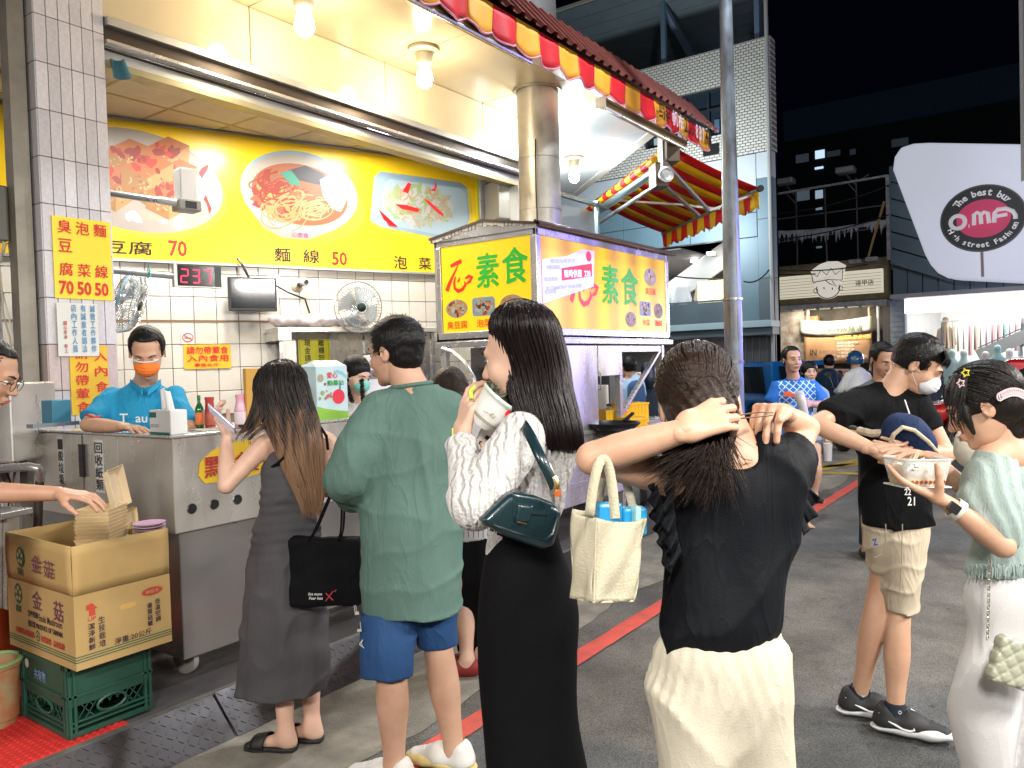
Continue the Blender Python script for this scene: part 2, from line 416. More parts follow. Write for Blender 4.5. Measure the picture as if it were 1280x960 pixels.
blk_t=M('black_print',(.02,.012,.01),.5)
grn_t=M('green_print',(.02,.35,.03),.5)
tile_lil=M('lilac_tile',(.74,.70,.715),.3,var=.14,vs=40,bump=.04,bs=150,orand=.16)
tile_pk=M('pink_tile',(.62,.50,.47),.3,var=.14,vs=40,bump=.04,bs=150)
grout_dk=M('dark_grout',(.035,.04,.05),.8)
tile_w=M('white_wall_tile',(.80,.78,.74),.16,var=.06,vs=3,col2=(.72,.65,.54),orand=.07)
grout_g=M('grey_grout',(.22,.2,.18),.8)
ceil_t=M('ceiling_tile',(.72,.66,.54),.8,orand=.1,var=.08,vs=10,bump=.1,bs=120)
# ------------------------------------------------------------------ lamps that light the street
WARM=(1,.80,.52);COOL=(.86,.94,1.0);NEU=(1,.95,.86)
bulb_m=M('bulb_glow',(1,1,1),.3,em=(1,.92,.72),es=40)
def bulb(x,y,z,e,col,label):
 b=empty('light_bulb',(x,y,z),label,'light bulb','bare bulbs under the shop soffit')
 MB().lathe((x,y,z),[(0,0),(.125,0),(.13,-.03),(.085,-.045),(.075,-.05),(.07,-.12),(.055,-.14),(0,-.14)],24).build('lamp_holder',M('cream_holder',(.7,.62,.42),.4),b,True)
 MB().lathe((x,y,z-.14),[(.035,0),(.045,-.03),(.065,-.09),(.07,-.12),(.058,-.165),(.03,-.19),(0,-.195)],20).build('glass_bulb',bulb_m,b,True)
 light('POINT','bulb_light',(x,y,z-.42),e,col,.07,parent=b);return b
bulb(3.72,4.38,4.28,16,WARM,'bare bulb cut off by the top edge of the photo above the shop front')
bulb(5.03,4.43,4.28,17,WARM,'lit bare bulb in a cream holder, in the middle of the cream soffit')
bulb(6.95,4.5,4.28,42,COOL,'bare bulb half hidden behind the metal duct')
bulb(8.9,5.3,4.28,95,COOL,'white lit bulb right of the duct, low under the soffit')
# ceiling lamps inside the shop (flush square panels)
lampm=M('lamp_panel',(1,1,1),.4,em=(1,.95,.85),es=9)
for i,(x,y) in enumerate([(3.2,5.5),(4.15,5.55),(5.35,5.3)]):
 o=MB().lathe((x,y,3.838),[(0,-.03),(.10,-.03),(.12,-.005),(.12,0)],24).build('ceiling_light',lampm,label=['round ceiling light nearest the tiled pillar','round ceiling light in the middle of the shop ceiling','round ceiling light at the far right of the shop ceiling'][i],cat='ceiling light',group='lights in the shop ceiling')
 light('AREA','ceiling_lamp',(x,y,3.79),40,(1,.97,.93),.3,dirv=(0,0,-1),parent=o)
# added tube lamps, unseen behind the camera, light the people from this side
tubem=M('tube_glow',(1,1,1),.4,em=(1,.97,.92),es=10)
for i,(x,y,z,e) in enumerate([(-1.6,-.6,3.3,170),(.9,-2.3,3.4,175),(4.2,-2.8,3.4,230),(8.2,-2.8,3.4,190),(-2.4,2.2,3.0,90)]):
 t=empty('fill_tube_lamp',(x,y,z),'added fluorescent tube lamp behind the camera, out of view','lamp','added tube lamps behind the camera')
 MB().box(WF,(x-.62,y-.05,z+.02),(x+.62,y+.05,z+.07)).build('lamp_body',white_pl,t)
 MB().tube([(x-.6,y,z),(x+.6,y,z)],.015).build('tube',tubem,t)
 light('AREA','fill_tube_light',(x,y,z-.03),e,(1,.96,.9),1.3,.25,dirv=(0,.35,-1) if i != 4 else (.6,.1,-1),parent=t)
# street lamp light added above the frame near the steel pole, unseen
light('POINT','added_street_light',(6.4,1.6,6.6),600,(.88,.94,1),.12)
# violet board and spot added out of view to tint the cart steel
vb=MB().box(WF,(13,-3.4,2.2),(15.6,-3.3,3.4)).build('violet_fill_board',M('violet_fill',(.1,.1,.1),.4,em=(.30,.22,1),es=7),label='added violet glow board out of view, tinting the food cart',cat='sign')
light('SPOT','violet_fill_spot',(11.2,-3.1,3.0),1500,(.22,.17,1),.3,dirv=(6.35-11.2,3.3+3.1,1.7-3.0),parent=vb,spot=24)
# ------------------------------------------------------------------ ground
g=MB();g.quad((-60,-60,0),(140,-60,0),(140,90,0),(-60,90,0));g.build('road',asphalt,kind='structure')
conc=M('concrete_strip',(.30,.275,.23),.7,var=.5,vs=3.2,col2=(.11,.10,.085),bump=.5,bs=80,rv=.25)
edge=[(x,2.42+.05*math.sin(x*1.7)+.03*math.sin(x*4.1+1)+random.uniform(-.012,.012)) for x in np.arange(-4,26,.12)]
MB().poly(WF,[(-4,3.3)]+edge+[(26,3.3)][:1],z=.004).build('concrete_verge',conc,kind='structure')
nt=asphalt.node_tree;n_=nt.nodes;L_=nt.links.new;bs=n_['Principled BSDF'];tcx=n_.new('ShaderNodeTexCoord');src=bs.inputs['Base Color'].links[0].from_socket
v1=n_.new('ShaderNodeTexVoronoi');v1.inputs['Scale'].default_value=150;n1=n_.new('ShaderNodeTexNoise');n1.inputs['Scale'].default_value=.45;n1.inputs['Detail'].default_value=5;L_(tcx.outputs['Object'],v1.inputs['Vector']);L_(tcx.outputs['Object'],n1.inputs['Vector'])
m1=n_.new('ShaderNodeMapRange');m1.inputs[1].default_value=0;m1.inputs[2].default_value=.75;m1.inputs[3].default_value=1.45;m1.inputs[4].default_value=.55;L_(v1.outputs['Distance'],m1.inputs[0])
mx1=n_.new('ShaderNodeMix');mx1.data_type='RGBA';mx1.blend_type='MULTIPLY';mx1.inputs[0].default_value=1;L_(src,mx1.inputs[6]);L_(m1.outputs[0],mx1.inputs[7])
m2=n_.new('ShaderNodeMapRange');m2.inputs[1].default_value=.47;m2.inputs[2].default_value=.56;L_(n1.outputs['Fac'],m2.inputs[0]);mx2=n_.new('ShaderNodeMix');mx2.data_type='RGBA';L_(m2.outputs[0],mx2.inputs[0]);L_(mx1.outputs[2],mx2.inputs[6])
mx3=n_.new('ShaderNodeMix');mx3.data_type='RGBA';mx3.blend_type='MULTIPLY';mx3.inputs[0].default_value=1;mx3.inputs[7].default_value=(.62,.70,.80,1);L_(mx1.outputs[2],mx3.inputs[6]);L_(mx3.outputs[2],mx2.inputs[7])
n4=n_.new('ShaderNodeTexNoise');n4.inputs['Scale'].default_value=1.9;n4.inputs['Detail'].default_value=7;n4.inputs['Roughness'].default_value=.7;L_(tcx.outputs['Object'],n4.inputs['Vector']);m4=n_.new('ShaderNodeMapRange');m4.inputs[1].default_value=.56;m4.inputs[2].default_value=.68;m4.inputs[3].default_value=1;m4.inputs[4].default_value=.55;L_(n4.outputs['Fac'],m4.inputs[0])
v5=n_.new('ShaderNodeTexVoronoi');v5.inputs['Scale'].default_value=4.5;L_(tcx.outputs['Object'],v5.inputs['Vector']);m5=n_.new('ShaderNodeMapRange');m5.inputs[1].default_value=.05;m5.inputs[2].default_value=.075;m5.inputs[3].default_value=.5;m5.inputs[4].default_value=1;L_(v5.outputs['Distance'],m5.inputs[0])
m6=n_.new('ShaderNodeMath');m6.operation='MULTIPLY';L_(m4.outputs[0],m6.inputs[0]);L_(m5.outputs[0],m6.inputs[1]);mx6=n_.new('ShaderNodeMix');mx6.data_type='RGBA';mx6.blend_type='MULTIPLY';mx6.inputs[0].default_value=1;L_(mx2.outputs[2],mx6.inputs[6]);L_(m6.outputs[0],mx6.inputs[7]);L_(mx6.outputs[2],bs.inputs['Base Color'])
m7=n_.new('ShaderNodeMapRange');m7.inputs[3].default_value=.8;m7.inputs[4].default_value=.42;m7.inputs[1].default_value=.5;m7.inputs[2].default_value=.7;L_(n4.outputs['Fac'],m7.inputs[0]);L_(m7.outputs[0],bs.inputs['Roughness'])
redl=M('red_road_paint',(.62,.075,.05),.6,var=.35,vs=9,col2=(.42,.07,.05),bump=.3,bs=120)
re_=[(x,2.14+random.uniform(-.004,.004)) for x in np.arange(-3,20,.1)]
MB().poly(WF,re_+[(x,2.255+random.uniform(-.004,.004)) for x in np.arange(19.9,-3,-.1)],z=.008).build('red_road_line',redl,kind='structure')
ylp=M('yellow_road_paint',(.62,.42,.06),.6,var=.3,vs=9)
yl=MB()
for (u0,v0,u1,v1,w) in [(1008,584.5,1214,570,.1),(1008,590,1214,596.5,.1),(1008,590,1150,559,.1),(1040,551,1260,553.5,.1),(930,566,1008,590,.1)]:
 a,b=G(u0,v0,.008),G(u1,v1,.008);d=unit(b-a);n=A3(-d[1],d[0],0)*w
 yl.quad(a-n,b-n,b+n,a+n)
yl.build('yellow_road_marking',ylp,kind='structure')
# raised shop floor with a sloping chequer-plate kerb
plat=M('shop_floor',(.10,.09,.09),.5,var=.4,vs=4,bump=.2)
MB().box(WF,(-3,3.17,0),(10,9,.15)).build('shop_floor',plat,kind='structure')
ck=M('chequer_plate',(.075,.065,.065),.42,.6,var=.4,vs=5,rv=.15)
fx=FR((0,3.0,0),(1,0,0),(0,.17,.155))
for i,(x0,x1,dz) in enumerate([(-1.2,.96,0),(.965,2.02,.0),(2.03,2.28,.006),(2.285,3.4,0),(3.405,5.6,0)]):
 r=MB().box(fx,(x0,0,-.004+dz),(x1,.228,.004+dz)).build('ramp_plate',ck,kind='structure')
 t=MB();rows=7;k=0
 for a in np.arange(max(x0,.2)+.02,min(x1,4.2)-.02,.034):
  for b in range(rows):
   s=1 if (k+b) % 2 else -1;f2=FR(fx(a,.018+b*.032,.004+dz),fx.x+fx.y*s,fx.y-fx.x*s)
   t.box(f2,(-.012,-.0022,0),(.012,.0022,.0022))
  k += 1
 t.build('tread',ck,r,kind='stuff')
MB().box(WF,(-1.2,3.165,.15),(5.6,3.20,.158)).build('kerb_trim',M('worn_trim',(.35,.33,.3),.4,.7,var=.3,vs=20),kind='structure')
# ------------------------------------------------------------------ tiled pillars
def tiled(name,x0,x1,y,z0,z1,cols,rh,off,side,label,depth=.45,pinkz=(0,0)):
 p=MB().box(WF,(x0+.004,y+.004,z0),(x1-.004,y+depth,z1)).build(name,grout_dk,label=label,cat='pillar')
 w=(x1-x0)/cols;g_=.005
 meshes={}
 def piece(fr,w_,h_,m_):
  k=(round(w_,3),round(h_,3),m_.name)
  if k not in meshes:
   o=MB().box(WF,(0,0,-.006),(w_,h_,.004)).build('tile',m_);meshes[k]=o.data;bpy.data.objects.remove(o)
  o=bpy.data.objects.new('tile',meshes[k]);COL.objects.link(o);adopt(o,p)
  o.matrix_basis=fr.mat()
 z=off
 while z < z1:
  zb,zt=max(z,z0),min(z+rh,z1)
  if zt-zb > .03:
   mm=tile_pk if pinkz[0] < (zb+zt)/2 < pinkz[1] else tile_lil
   for i in range(cols):piece(FR((x0+i*w+g_/2,y,zb+g_/2),(1,0,0),(0,0,1)),w-g_,zt-zb-g_,mm)
   for i in range(side):piece(FR((x0,y+(i+1)*w-g_/2,zb+g_/2),(0,-1,0),(0,0,1)),w-g_,zt-zb-g_,mm)
  z += rh
 return p
tiled('tiled_pillar',2.155,2.565,4.9,.15,4.25,6,.2755,2.90-.2755*10,3,'wide pillar of tall narrow lilac tiles left of the shop opening',pinkz=(1.55,1.8))
tiled('tiled_pillar',1.78,2.02,5.15,.15,4.25,4,.2755,2.84-.2755*10,3,'narrow tiled pillar at the left edge behind the grey steel channel',pinkz=(1.3,1.6))
ch=MB()
ch.box(WF,(2.035,4.95,.15),(2.125,4.965,4.25));ch.box(WF,(2.035,4.965,.15),(2.05,5.05,4.25));ch.box(WF,(2.11,4.965,.15),(2.125,5.05,4.25))
ch.build('steel_channel',M('grey_channel',(.30,.27,.22),.5,.5,var=.3,vs=4),label='tall grey steel channel between the two tiled pillars',cat='post')
MB().box(WF,(.2,5.6,.15),(2.0,5.7,4.25)).build('side_wall',M('dim_wall',(.35,.32,.28),.7,var=.2),label='dim wall behind the pillars at the left edge',cat='wall')
# things on the pillars
eb=MB().box(WF,(1.86,5.02,2.40),(2.03,5.13,2.72)).build('switch_box',M('olive_box',(.12,.115,.09),.4),label='olive switch box on the narrow left pillar',cat='switch box',bev=.008)
MB().box(WF,(1.87,5.015,2.42),(1.93,5.02,2.47)).build('sticker',white_pl,eb)
rn=random.Random(3)
for i in range(6):
 pts=[(1.93+.03*i+.02*math.sin(j*1.3+i),5.08-.02*(i % 3),2.4-j*.14+.0*j) for j in range(12)]
 MB().tube([A3(*p)+A3(rn.uniform(-.015,.015),0,0) for p in pts],.005,6).build('cable',[white_pl,black_pl,M('beige_cable',(.5,.42,.3),.5)][i % 3],eb,True)
ph=empty('wall_phone',(1.72,5.0,2.05),'orange and black handset hanging at the left edge','phone')
MB().box(WF,(1.78,5.03,2.02),(1.93,5.1,2.15)).build('phone_body',M('orange_plastic',(.7,.3,.02),.4),ph,bev=.02)
MB().tube([(1.80+.04*math.cos(t),5.02,1.99+.05*math.sin(t)) for t in np.linspace(.5,5.5,12)],.012,8).build('handset',black_pl,ph,True)
pk=empty('card_holder',(1.85,5.05,1.7),'small white card reader with a blue mark on the left pillar','card reader')
MB().box(WF,(1.8,5.08,1.62),(1.87,5.14,1.82)).build('case',white_pl,pk,bev=.006)
MB().box(WF,(1.815,5.078,1.64),(1.85,5.081,1.68)).build('mark',M('cyan_print',(.02,.3,.7),.5),pk)
# ------------------------------------------------------------------ opening head: shutter rail, fascia, soffit
rail=empty('shutter_rail',(2.57,4.9,3.55),'long layered metal shutter rail across the head of the shop opening','shutter rail')
for nm,a,b,m_ in [('rail_cap',(2.57,4.86,3.785),(7.2,4.95,3.84),alu),('rail_slot',(2.57,4.91,3.70),(7.2,4.99,3.785),dark_br),('rail_channel',(2.57,4.87,3.675),(7.2,4.95,3.70),steel_br),('rail_lip',(2.57,4.95,3.665),(7.2,5.0,3.675),dark_br),('rail_band',(2.57,4.97,3.60),(7.2,5.03,3.665),alu),('rail_trim',(2.57,4.96,3.555),(7.2,5.08,3.60),M('olive_trim',(.33,.29,.17),.4,.4))]:
 MB().box(WF,a,b).build(nm,m_,rail,bev=.004)
for x in (2.57,):MB().box(WF,(7.08,4.93,.15),(7.2,5.05,3.56)).build('guide_post',alu,rail)
seams=[-1.95,-.55,.85,2.25,3.65,5.045,6.44]
fas=empty('soffit',(2.5,4.3,4.28),'glossy cream panelled soffit and fascia above the shop front','soffit')
def box_piece(name,a,b,m_,par,bev=.004):return MB().box(WF,a,b).build(name,m_,par,bev=bev)
for i in range(len(seams)):
 x0=seams[i];x1=seams[i+1] if i+1 < len(seams) else 7.2
 box_piece('fascia_panel',(x0+.004,4.90,3.842),(x1-.004,4.93,4.275),cream,fas)
 box_piece('soffit_panel',(x0+.004,3.90,4.28),(x1-.004,4.926,4.30),cream,fas)
white_sof=M('white_soffit',(.72,.76,.76),.25,coat=.2,var=.05,vs=1.5)
for x0,x1 in ((7.204,8.45),):
 for y0,y1 in ((3.90,4.9),(4.908,6.5)):box_piece('soffit_panel',(x0,y0,4.28),(x1,y1,4.30),white_sof,fas)
MB().poly(WF,[(8.458,3.9),(9.35,4.86),(8.458,4.86)],4.28,-.02).build('soffit_panel',white_sof,fas)
MB().poly(WF,[(8.458,4.868),(9.36,4.868),(10.9,6.5),(8.458,6.5)],4.28,-.02).build('soffit_panel',white_sof,fas)
trim=M('white_trim',(.7,.68,.6),.4)
box_piece('edge_trim',(-2,3.78,4.272),(8.42,3.896,4.31),trim,fas)
MB().bar((8.42,3.84,4.29),(11.0,6.6,4.29),.12,.04).build('edge_trim',trim,fas)
# upper storey wall above the soffit so that nothing is open
MB().box(WF,(-3,4.95,4.31),(8.0,9,9)).build('upper_wall',M('dim_upper_wall',(.22,.21,.2),.8,var=.2),label='dark upper storey of the tofu shop above its red roof',cat='wall')
# interior
cl=empty('shop_ceiling',(3,6,3.84),kind_ := None)
cl['kind']='structure'
for k in ('label','category'):
 if k in cl:del cl[k]
tm=MB().box(WF,(.004,.004,0),(.596,.596,.012)).build('ceiling_panel',ceil_t);tmd=tm.data;bpy.data.objects.remove(tm)
for i in range(8):
 for j in range(5):
  o=bpy.data.objects.new('ceiling_panel',tmd);COL.objects.link(o);adopt(o,cl);o.matrix_basis=Matrix.Translation((2.57+i*.6,5.02+j*.6-.03,3.838))
cgm=M('ceiling_bar',(.45,.36,.18),.5)
cgb=MB()
for i in range(9):cgb.box(WF,(2.558+i*.6,4.96,3.834),(2.582+i*.6,8,3.84))
for j in range(6):cgb.box(WF,(2.5,4.978+j*.6,3.8335),(7.3,5.002+j*.6,3.8395))
cgb.build('ceiling_grid',cgm,cl)
MB().box(WF,(2.3,4.95,3.86),(7.3,8.2,3.9)).build('ceiling_slab',white_paint,cl)
AW=A3(5.62,5.97,0);wd=A3(math.cos(math.radians(-20.4)),math.sin(math.radians(-20.4)),0)
FRW=FR(AW,wd,ZZ)                         # x along the wall, y up, z towards the street
def wl(u,v):
 d=P(u,v,1)-C0;t=((AW-C0)@FRW.z)/(d@FRW.z);p=C0+d*t;return (p-AW)@wd,p[2]
bw=MB().box(FRW,(-4.0,.15,-.2),(1.72,3.84,-.008)).build('back_wall',grout_g,kind='structure')
tm=MB().box(WF,(.003,.003,-.008),(.195,.213,0)).build('wall_tile',tile_w,bev=.003)
dg=bpy.context.evaluated_depsgraph_get();tmd=bpy.data.meshes.new_from_object(tm.evaluated_get(dg));bpy.data.objects.remove(tm)
for i in range(-17,8):
 for j in range(-4,3):
  t0=-.198+i*.198;z0=2.082+(j-0)*.2165
  o=bpy.data.objects.new('wall_tile',tmd);COL.objects.link(o);adopt(o,bw)
  o.matrix_basis=FRW.at(t0,z0,0).mat() @ Matrix.Translation((0,0,random.uniform(-.0012,.0012)))
MB().box(FRW,(-4,2.068,.001),(-.84,2.080,.004)).build('grout_line',M('brown_line',(.35,.2,.1),.6),bw)
MB().box(WF,(7.2,4.95,.15),(7.35,7.5,4.28)).build('end_wall',white_paint,label='white end wall right of the shutter post',cat='wall')
ns=tiled('tiled_pillar',7.0,7.19,5.4,.15,3.83,3,.2755,2.90-.2755*10,3,'slim tiled pillar between the banner and the round duct',depth=.1)
# blinds / housing box right of banner
sb=MB().box(FRW,(1.55,3.20,.05),(1.95,3.62,.35)).build('shutter_housing',M('grey_housing',(.32,.30,.26),.5,.3),label='grey shutter housing in the corner right of the yellow banner',cat='housing',bev=.01)
# ------------------------------------------------------------------ food banner
bn=empty('menu_banner',AW+wd*-2.0+A3(0,0,2.6),'wide yellow menu banner with three dishes across the back wall','banner')
bt0,bt1=-3.6,1.46
def bz0(t):return 2.615
MB().box(FRW,(bt0,2.61,.02),(bt1,3.815,.035)).build('banner_panel',yellow_s,bn)
MB().box(FRW,(bt0,2.59,.01),(bt1+.02,2.612,.045)).build('bottom_frame',alu,bn)
MB().box(FRW,(bt0,3.81,.01),(bt1+.02,3.83,.045)).build('top_frame',steel_dk,bn)
MB().box(FRW,(bt1,2.59,.01),(bt1+.02,3.83,.05)).build('side_frame',M('lime_edge',(.5,.55,.02),.4),bn)
plate=M('print_plate',(.34,.29,.24),.45);plate_b=M('print_plate_blue',(.24,.34,.41),.45);shade_y=M('print_shadow',(.62,.46,.02),.45)
FB=FRW.at(0,0,.036)
def wl_pts(pts):return [wl(u,v) for u,v in pts]
def printed(name,pts,m_,z):return MB().poly(FB,pts,z).build(name,m_,bn)
def ellp(u0,v0,ru,rv,tilt=0,n=40):
 a=math.radians(tilt);out=[]
 for i in range(n):
  t=2*math.pi*i/n;x,y=ru*math.cos(t),rv*math.sin(t);out.append(wl(u0+x*math.cos(a)-y*math.sin(a),v0+x*math.sin(a)+y*math.cos(a)))
 return out[::-1]
def bits(name,par,fr,region,cols,n,size,z,seed,el=1.6,nv=6,rot=None):
 """irregular flat printed pieces, several materials in one mesh; region(rng)->(x,y)"""
 r=random.Random(seed);mb=MB()
 for i in range(n):
  x,y=region(r);mb.m(r.randrange(len(cols)));s_=size*r.uniform(.6,1.3);a=r.uniform(0,6.28) if rot is None else rot+r.uniform(-.3,.3)
  pts=[]
  for j in range(nv):
   t=2*math.pi*j/nv;rr=s_*r.uniform(.7,1.15);px,py=rr*el*math.cos(t),rr*math.sin(t)
   pts.append((x+px*math.cos(a)-py*math.sin(a),y+px*math.sin(a)+py*math.cos(a)))
  mb.poly(fr,pts,z+i*.00001)
 return mb.build(name,cols,par,kind='stuff')
def in_el(cx,cy,rx,ry):
 def f(r):
  a=r.uniform(0,6.28);q=math.sqrt(r.random());return cx+rx*q*math.cos(a),cy+ry*q*math.sin(a)
 return f
fc={k:M('print_'+k,tuple(v*.62 for v in c),.5) for k,c in dict(red=(.62,.05,.02),dred=(.35,.04,.02),tan=(.62,.36,.13),brown=(.35,.14,.06),tan2=(.70,.44,.20),cabbage=(.58,.62,.42),white=(.70,.70,.66),orange=(.85,.35,.08),green=(.05,.3,.2),broth=(.42,.13,.05),dark=(.05,.05,.06),pale=(.62,.52,.36),lgreen=(.45,.6,.25)).items()}
# dish 1: fried tofu on an oval plate
printed('plate_shadow',ellp(172,238,112,58,12),shade_y,.0005)
printed('plate',ellp(165,226,115,62,14),plate,.001)
c1=wl(165,226)
bits('cabbage_print',bn,FB,in_el(*wl(250,245),.13,.16),[fc['cabbage'],fc['pale'],fc['white']],60,.03,.0015,5)
bits('cabbage_print',bn,FB,in_el(*wl(200,275),.3,.03),[M('print_bluegrey',(.4,.45,.6),.4),fc['pale']],12,.04,.0015,15)
def cube(u,v,w,h,sk,seed):
 z=.002+seed*.0002
 top=wl_pts([(u,v),(u+w*.55,v-h*.35),(u+w,v-h*.1),(u+w*.5,v+h*.3)]);fr_=wl_pts([(u,v),(u+w*.5,v+h*.3),(u+w*.48,v+h),(u+.02*w,v+h*.6)]);sd=wl_pts([(u+w*.5,v+h*.3),(u+w,v-h*.1),(u+w*.98,v+h*.5),(u+w*.48,v+h)])
 mb=MB();mb.m(0).poly(FB,fr_[::-1],z);mb.m(1).poly(FB,sd[::-1],z);mb.m(2).poly(FB,top[::-1],z)
 mb.build('tofu_print',[M('print_crust',(.28,.13,.035),.5),M('print_crust2',(.40,.21,.07),.5),M('print_top',(.36,.11,.03),.5)],bn)
 bits('sauce_print',bn,FB,in_el(*wl(u+w*.5,v),.11*w/60,.06*h/40),[fc['red'],fc['dred']],9,.028,z+.0001,seed+30)
 bits('crumb_print',bn,FB,in_el(*wl(u+w*.5,v+h*.45),.15*w/60,.08*h/40),[fc['brown'],fc['tan2'],fc['tan']],30,.010,z+.0001,seed+60)
for k,q in enumerate([(128,190,60,44),(176,188,60,46),(112,222,66,44),(196,214,50,40),(150,210,66,48),(180,240,62,36)]):cube(*q[:4],0,k)
for (a_,b_,c_,d_) in [(247,218,258,207),(253,250,261,263)]:
 p=wl_pts([(a_,b_),(a_+3,b_-6),(c_+2,d_-1),(c_,d_+6),(a_+4,b_+6)]);printed('chilli_print',p[::-1],red_t,.004)
# dish 2: noodle bowl
printed('bowl_shadow',ellp(380,258,76,44,12),shade_y,.0005)
printed('bowl_base',wl_pts([(302,250),(328,285),(352,298),(385,300),(418,288),(444,262)])[::-1],plate,.001)
printed('bowl_rim',ellp(372,241,74,50,14),plate_b,.0015)
printed('bowl_inner',ellp(372,240,69,44.5,14),plate,.0018)
printed('broth_print',ellp(373,244,61,37,14),fc['broth'],.002)
bc=wl(371,245)
bits('meat_print',bn,FB,in_el(bc[0]-.16,bc[1]+.0,.25,.2),[fc['broth'],fc['brown'],fc['dred'],fc['orange']],90,.035,.0024,8,2.2)
def noodle(cx,cy,r0,m_,seed,n=5,w=.008,z=.0034):
 r=random.Random(seed);mb=MB()
 for i in range(n):
  ph=r.uniform(0,6);rx=r0*r.uniform(.5,1.1);ry=r0*r.uniform(.3,.7);ox,oy=r.uniform(-r0,r0)*.4,r.uniform(-r0,r0)*.4;zz=z+i*.00003;L=[]
  for j in range(17):
   t=ph+j*.24;L.append((cx+ox+rx*math.cos(t),cy+oy+ry*math.sin(t*1.1)))
  for j in range(16):
   a,b=A3(*L[j],0),A3(*L[j+1],0);d=unit(b-a);nn=A3(-d[1],d[0],0)*w/2
   mb.poly(FB,[tuple((a-nn)[:2]),tuple((b-nn)[:2]),tuple((b+nn)[:2]),tuple((a+nn)[:2])],zz)
 return mb.build('noodle_print',m_,bn,kind='stuff')
noodle(bc[0]-.1,bc[1]-.12,.22,fc['tan'],1,16,.013);noodle(bc[0]+.15,bc[1]-.14,.15,fc['tan2'],2,14,.010);noodle(bc[0]+.1,bc[1]+.05,.13,fc['brown'],3,14,.02);noodle(bc[0]-.2,bc[1]+.05,.2,fc['dred'],4,14,.012)
printed('seaweed_print',wl_pts([(358,214),(380,208),(402,218),(410,228),(396,232),(372,226)])[::-1],fc['dark'],.0045)
printed('leaf_print',wl_pts([(348,217),(362,214),(372,226),(374,233),(362,232)])[::-1],fc['green'],.0048)
printed('mushroom_print',wl_pts([(398,226),(412,218),(424,228),(432,250),(424,266),(414,262),(402,246)])[::-1],fc['white'],.0048)
text('心素食',FB,*wl(363,297),w=.17,h=.05,mat=M('print_pink',(.75,.1,.2),.4),parent=bn,z=.003)
# dish 3: pickled cabbage tray
def tray(g_=0):return wl_pts([(466-g_,222-g_),(474,215-g_),(574,229-g_),(582+g_,236),(585+g_,274),(580,285+g_),(560,296+g_),(540,297+g_),(474,284+g_),(461-g_,276)])[::-1]
printed('tray_shadow',[(x+.02,y-.035) for x,y in tray(2)],shade_y,.0005)
printed('tray',tray(),plate_b,.001)
printed('tray_inner',[((x-1.17)*.88+1.17-.0,(y-3.2)*.84+3.2) for x,y in tray()],M('print_plate_in',(.32,.42,.46),.45),.0015)
kc=wl(522,257)
bits('cabbage_print',bn,FB,in_el(kc[0],kc[1],.40,.2),[fc['cabbage'],fc['white'],fc['lgreen'],fc['pale'],fc['white']],240,.03,.002,11,1.9)
bits('carrot_print',bn,FB,in_el(kc[0]+.03,kc[1],.36,.18),[fc['orange'],fc['tan2'],fc['lgreen']],55,.008,.0045,12,6,4)
for s_ in [[(501,240),(508,229),(512,231),(508,243)],[(492,256),(505,257),(523,262),(520,266),(500,262)],[(526,249),(534,252),(552,268),(553,272),(546,268)],[(535,239),(541,236),(542,227),(544,233),(542,240)],[(471,262),(478,276),(496,285),(484,283)]]:
 printed('chilli_print',wl_pts(s_)[::-1],red_t,.0052)
def btext(s,u0,v0,u1,v1,m_,bold=.012):
 a,b=wl(u0,v0),wl(u1,v1);text(s,FB,a[0],min(a[1],b[1]),w=abs(b[0]-a[0]),h=abs(b[1]-a[1]),mat=m_,parent=bn,bold=bold,z=.002)
btext('臭豆腐',92,298,190,320,blk_t,.016)
for (a,b,c,d,s) in [(207,300,235,323,'70'),(411,314,434,334,'50')]:
 p0,p1=wl(a,d),wl(c,b);MB().box(FB,(p0[0],p0[1],0),(p1[0],p1[1],.003)).build('price_card',yellow_v,bn)
 text(s,FB.at(0,0,.003),p0[0]+.02,p0[1]+.015,w=p1[0]-p0[0]-.04,h=p1[1]-p0[1]-.03,mat=red_t,parent=bn,bold=.03)
btext('麵',341,310,362,328,blk_t,.016);btext('線',377,312,398,330,blk_t,.016)
btext('泡',490,320,507,337,blk_t,.016);btext('菜',521,322,537,338,blk_t,.016)
# ------------------------------------------------------------------ helper: frames for pixel-measured planes
FY=lambda y:FR((0,y,0),(1,0,0),(0,0,1))      # facade facing the street, coords (X, Z)
FXm=lambda x:FR((x,0,0),(0,-1,0),(0,0,1))    # facing -X, coords (-Y, Z)
def yb(u,v,y):p=on(u,v,1,y);return p[0],p[2]
def xb(u,v,x):p=on(u,v,0,x);return -p[1],p[2]
def rect(mb,fr,a,b,z0,z1):return mb.box(fr,(min(a[0],b[0]),min(a[1],b[1]),z0),(max(a[0],b[0]),max(a[1],b[1]),z1))
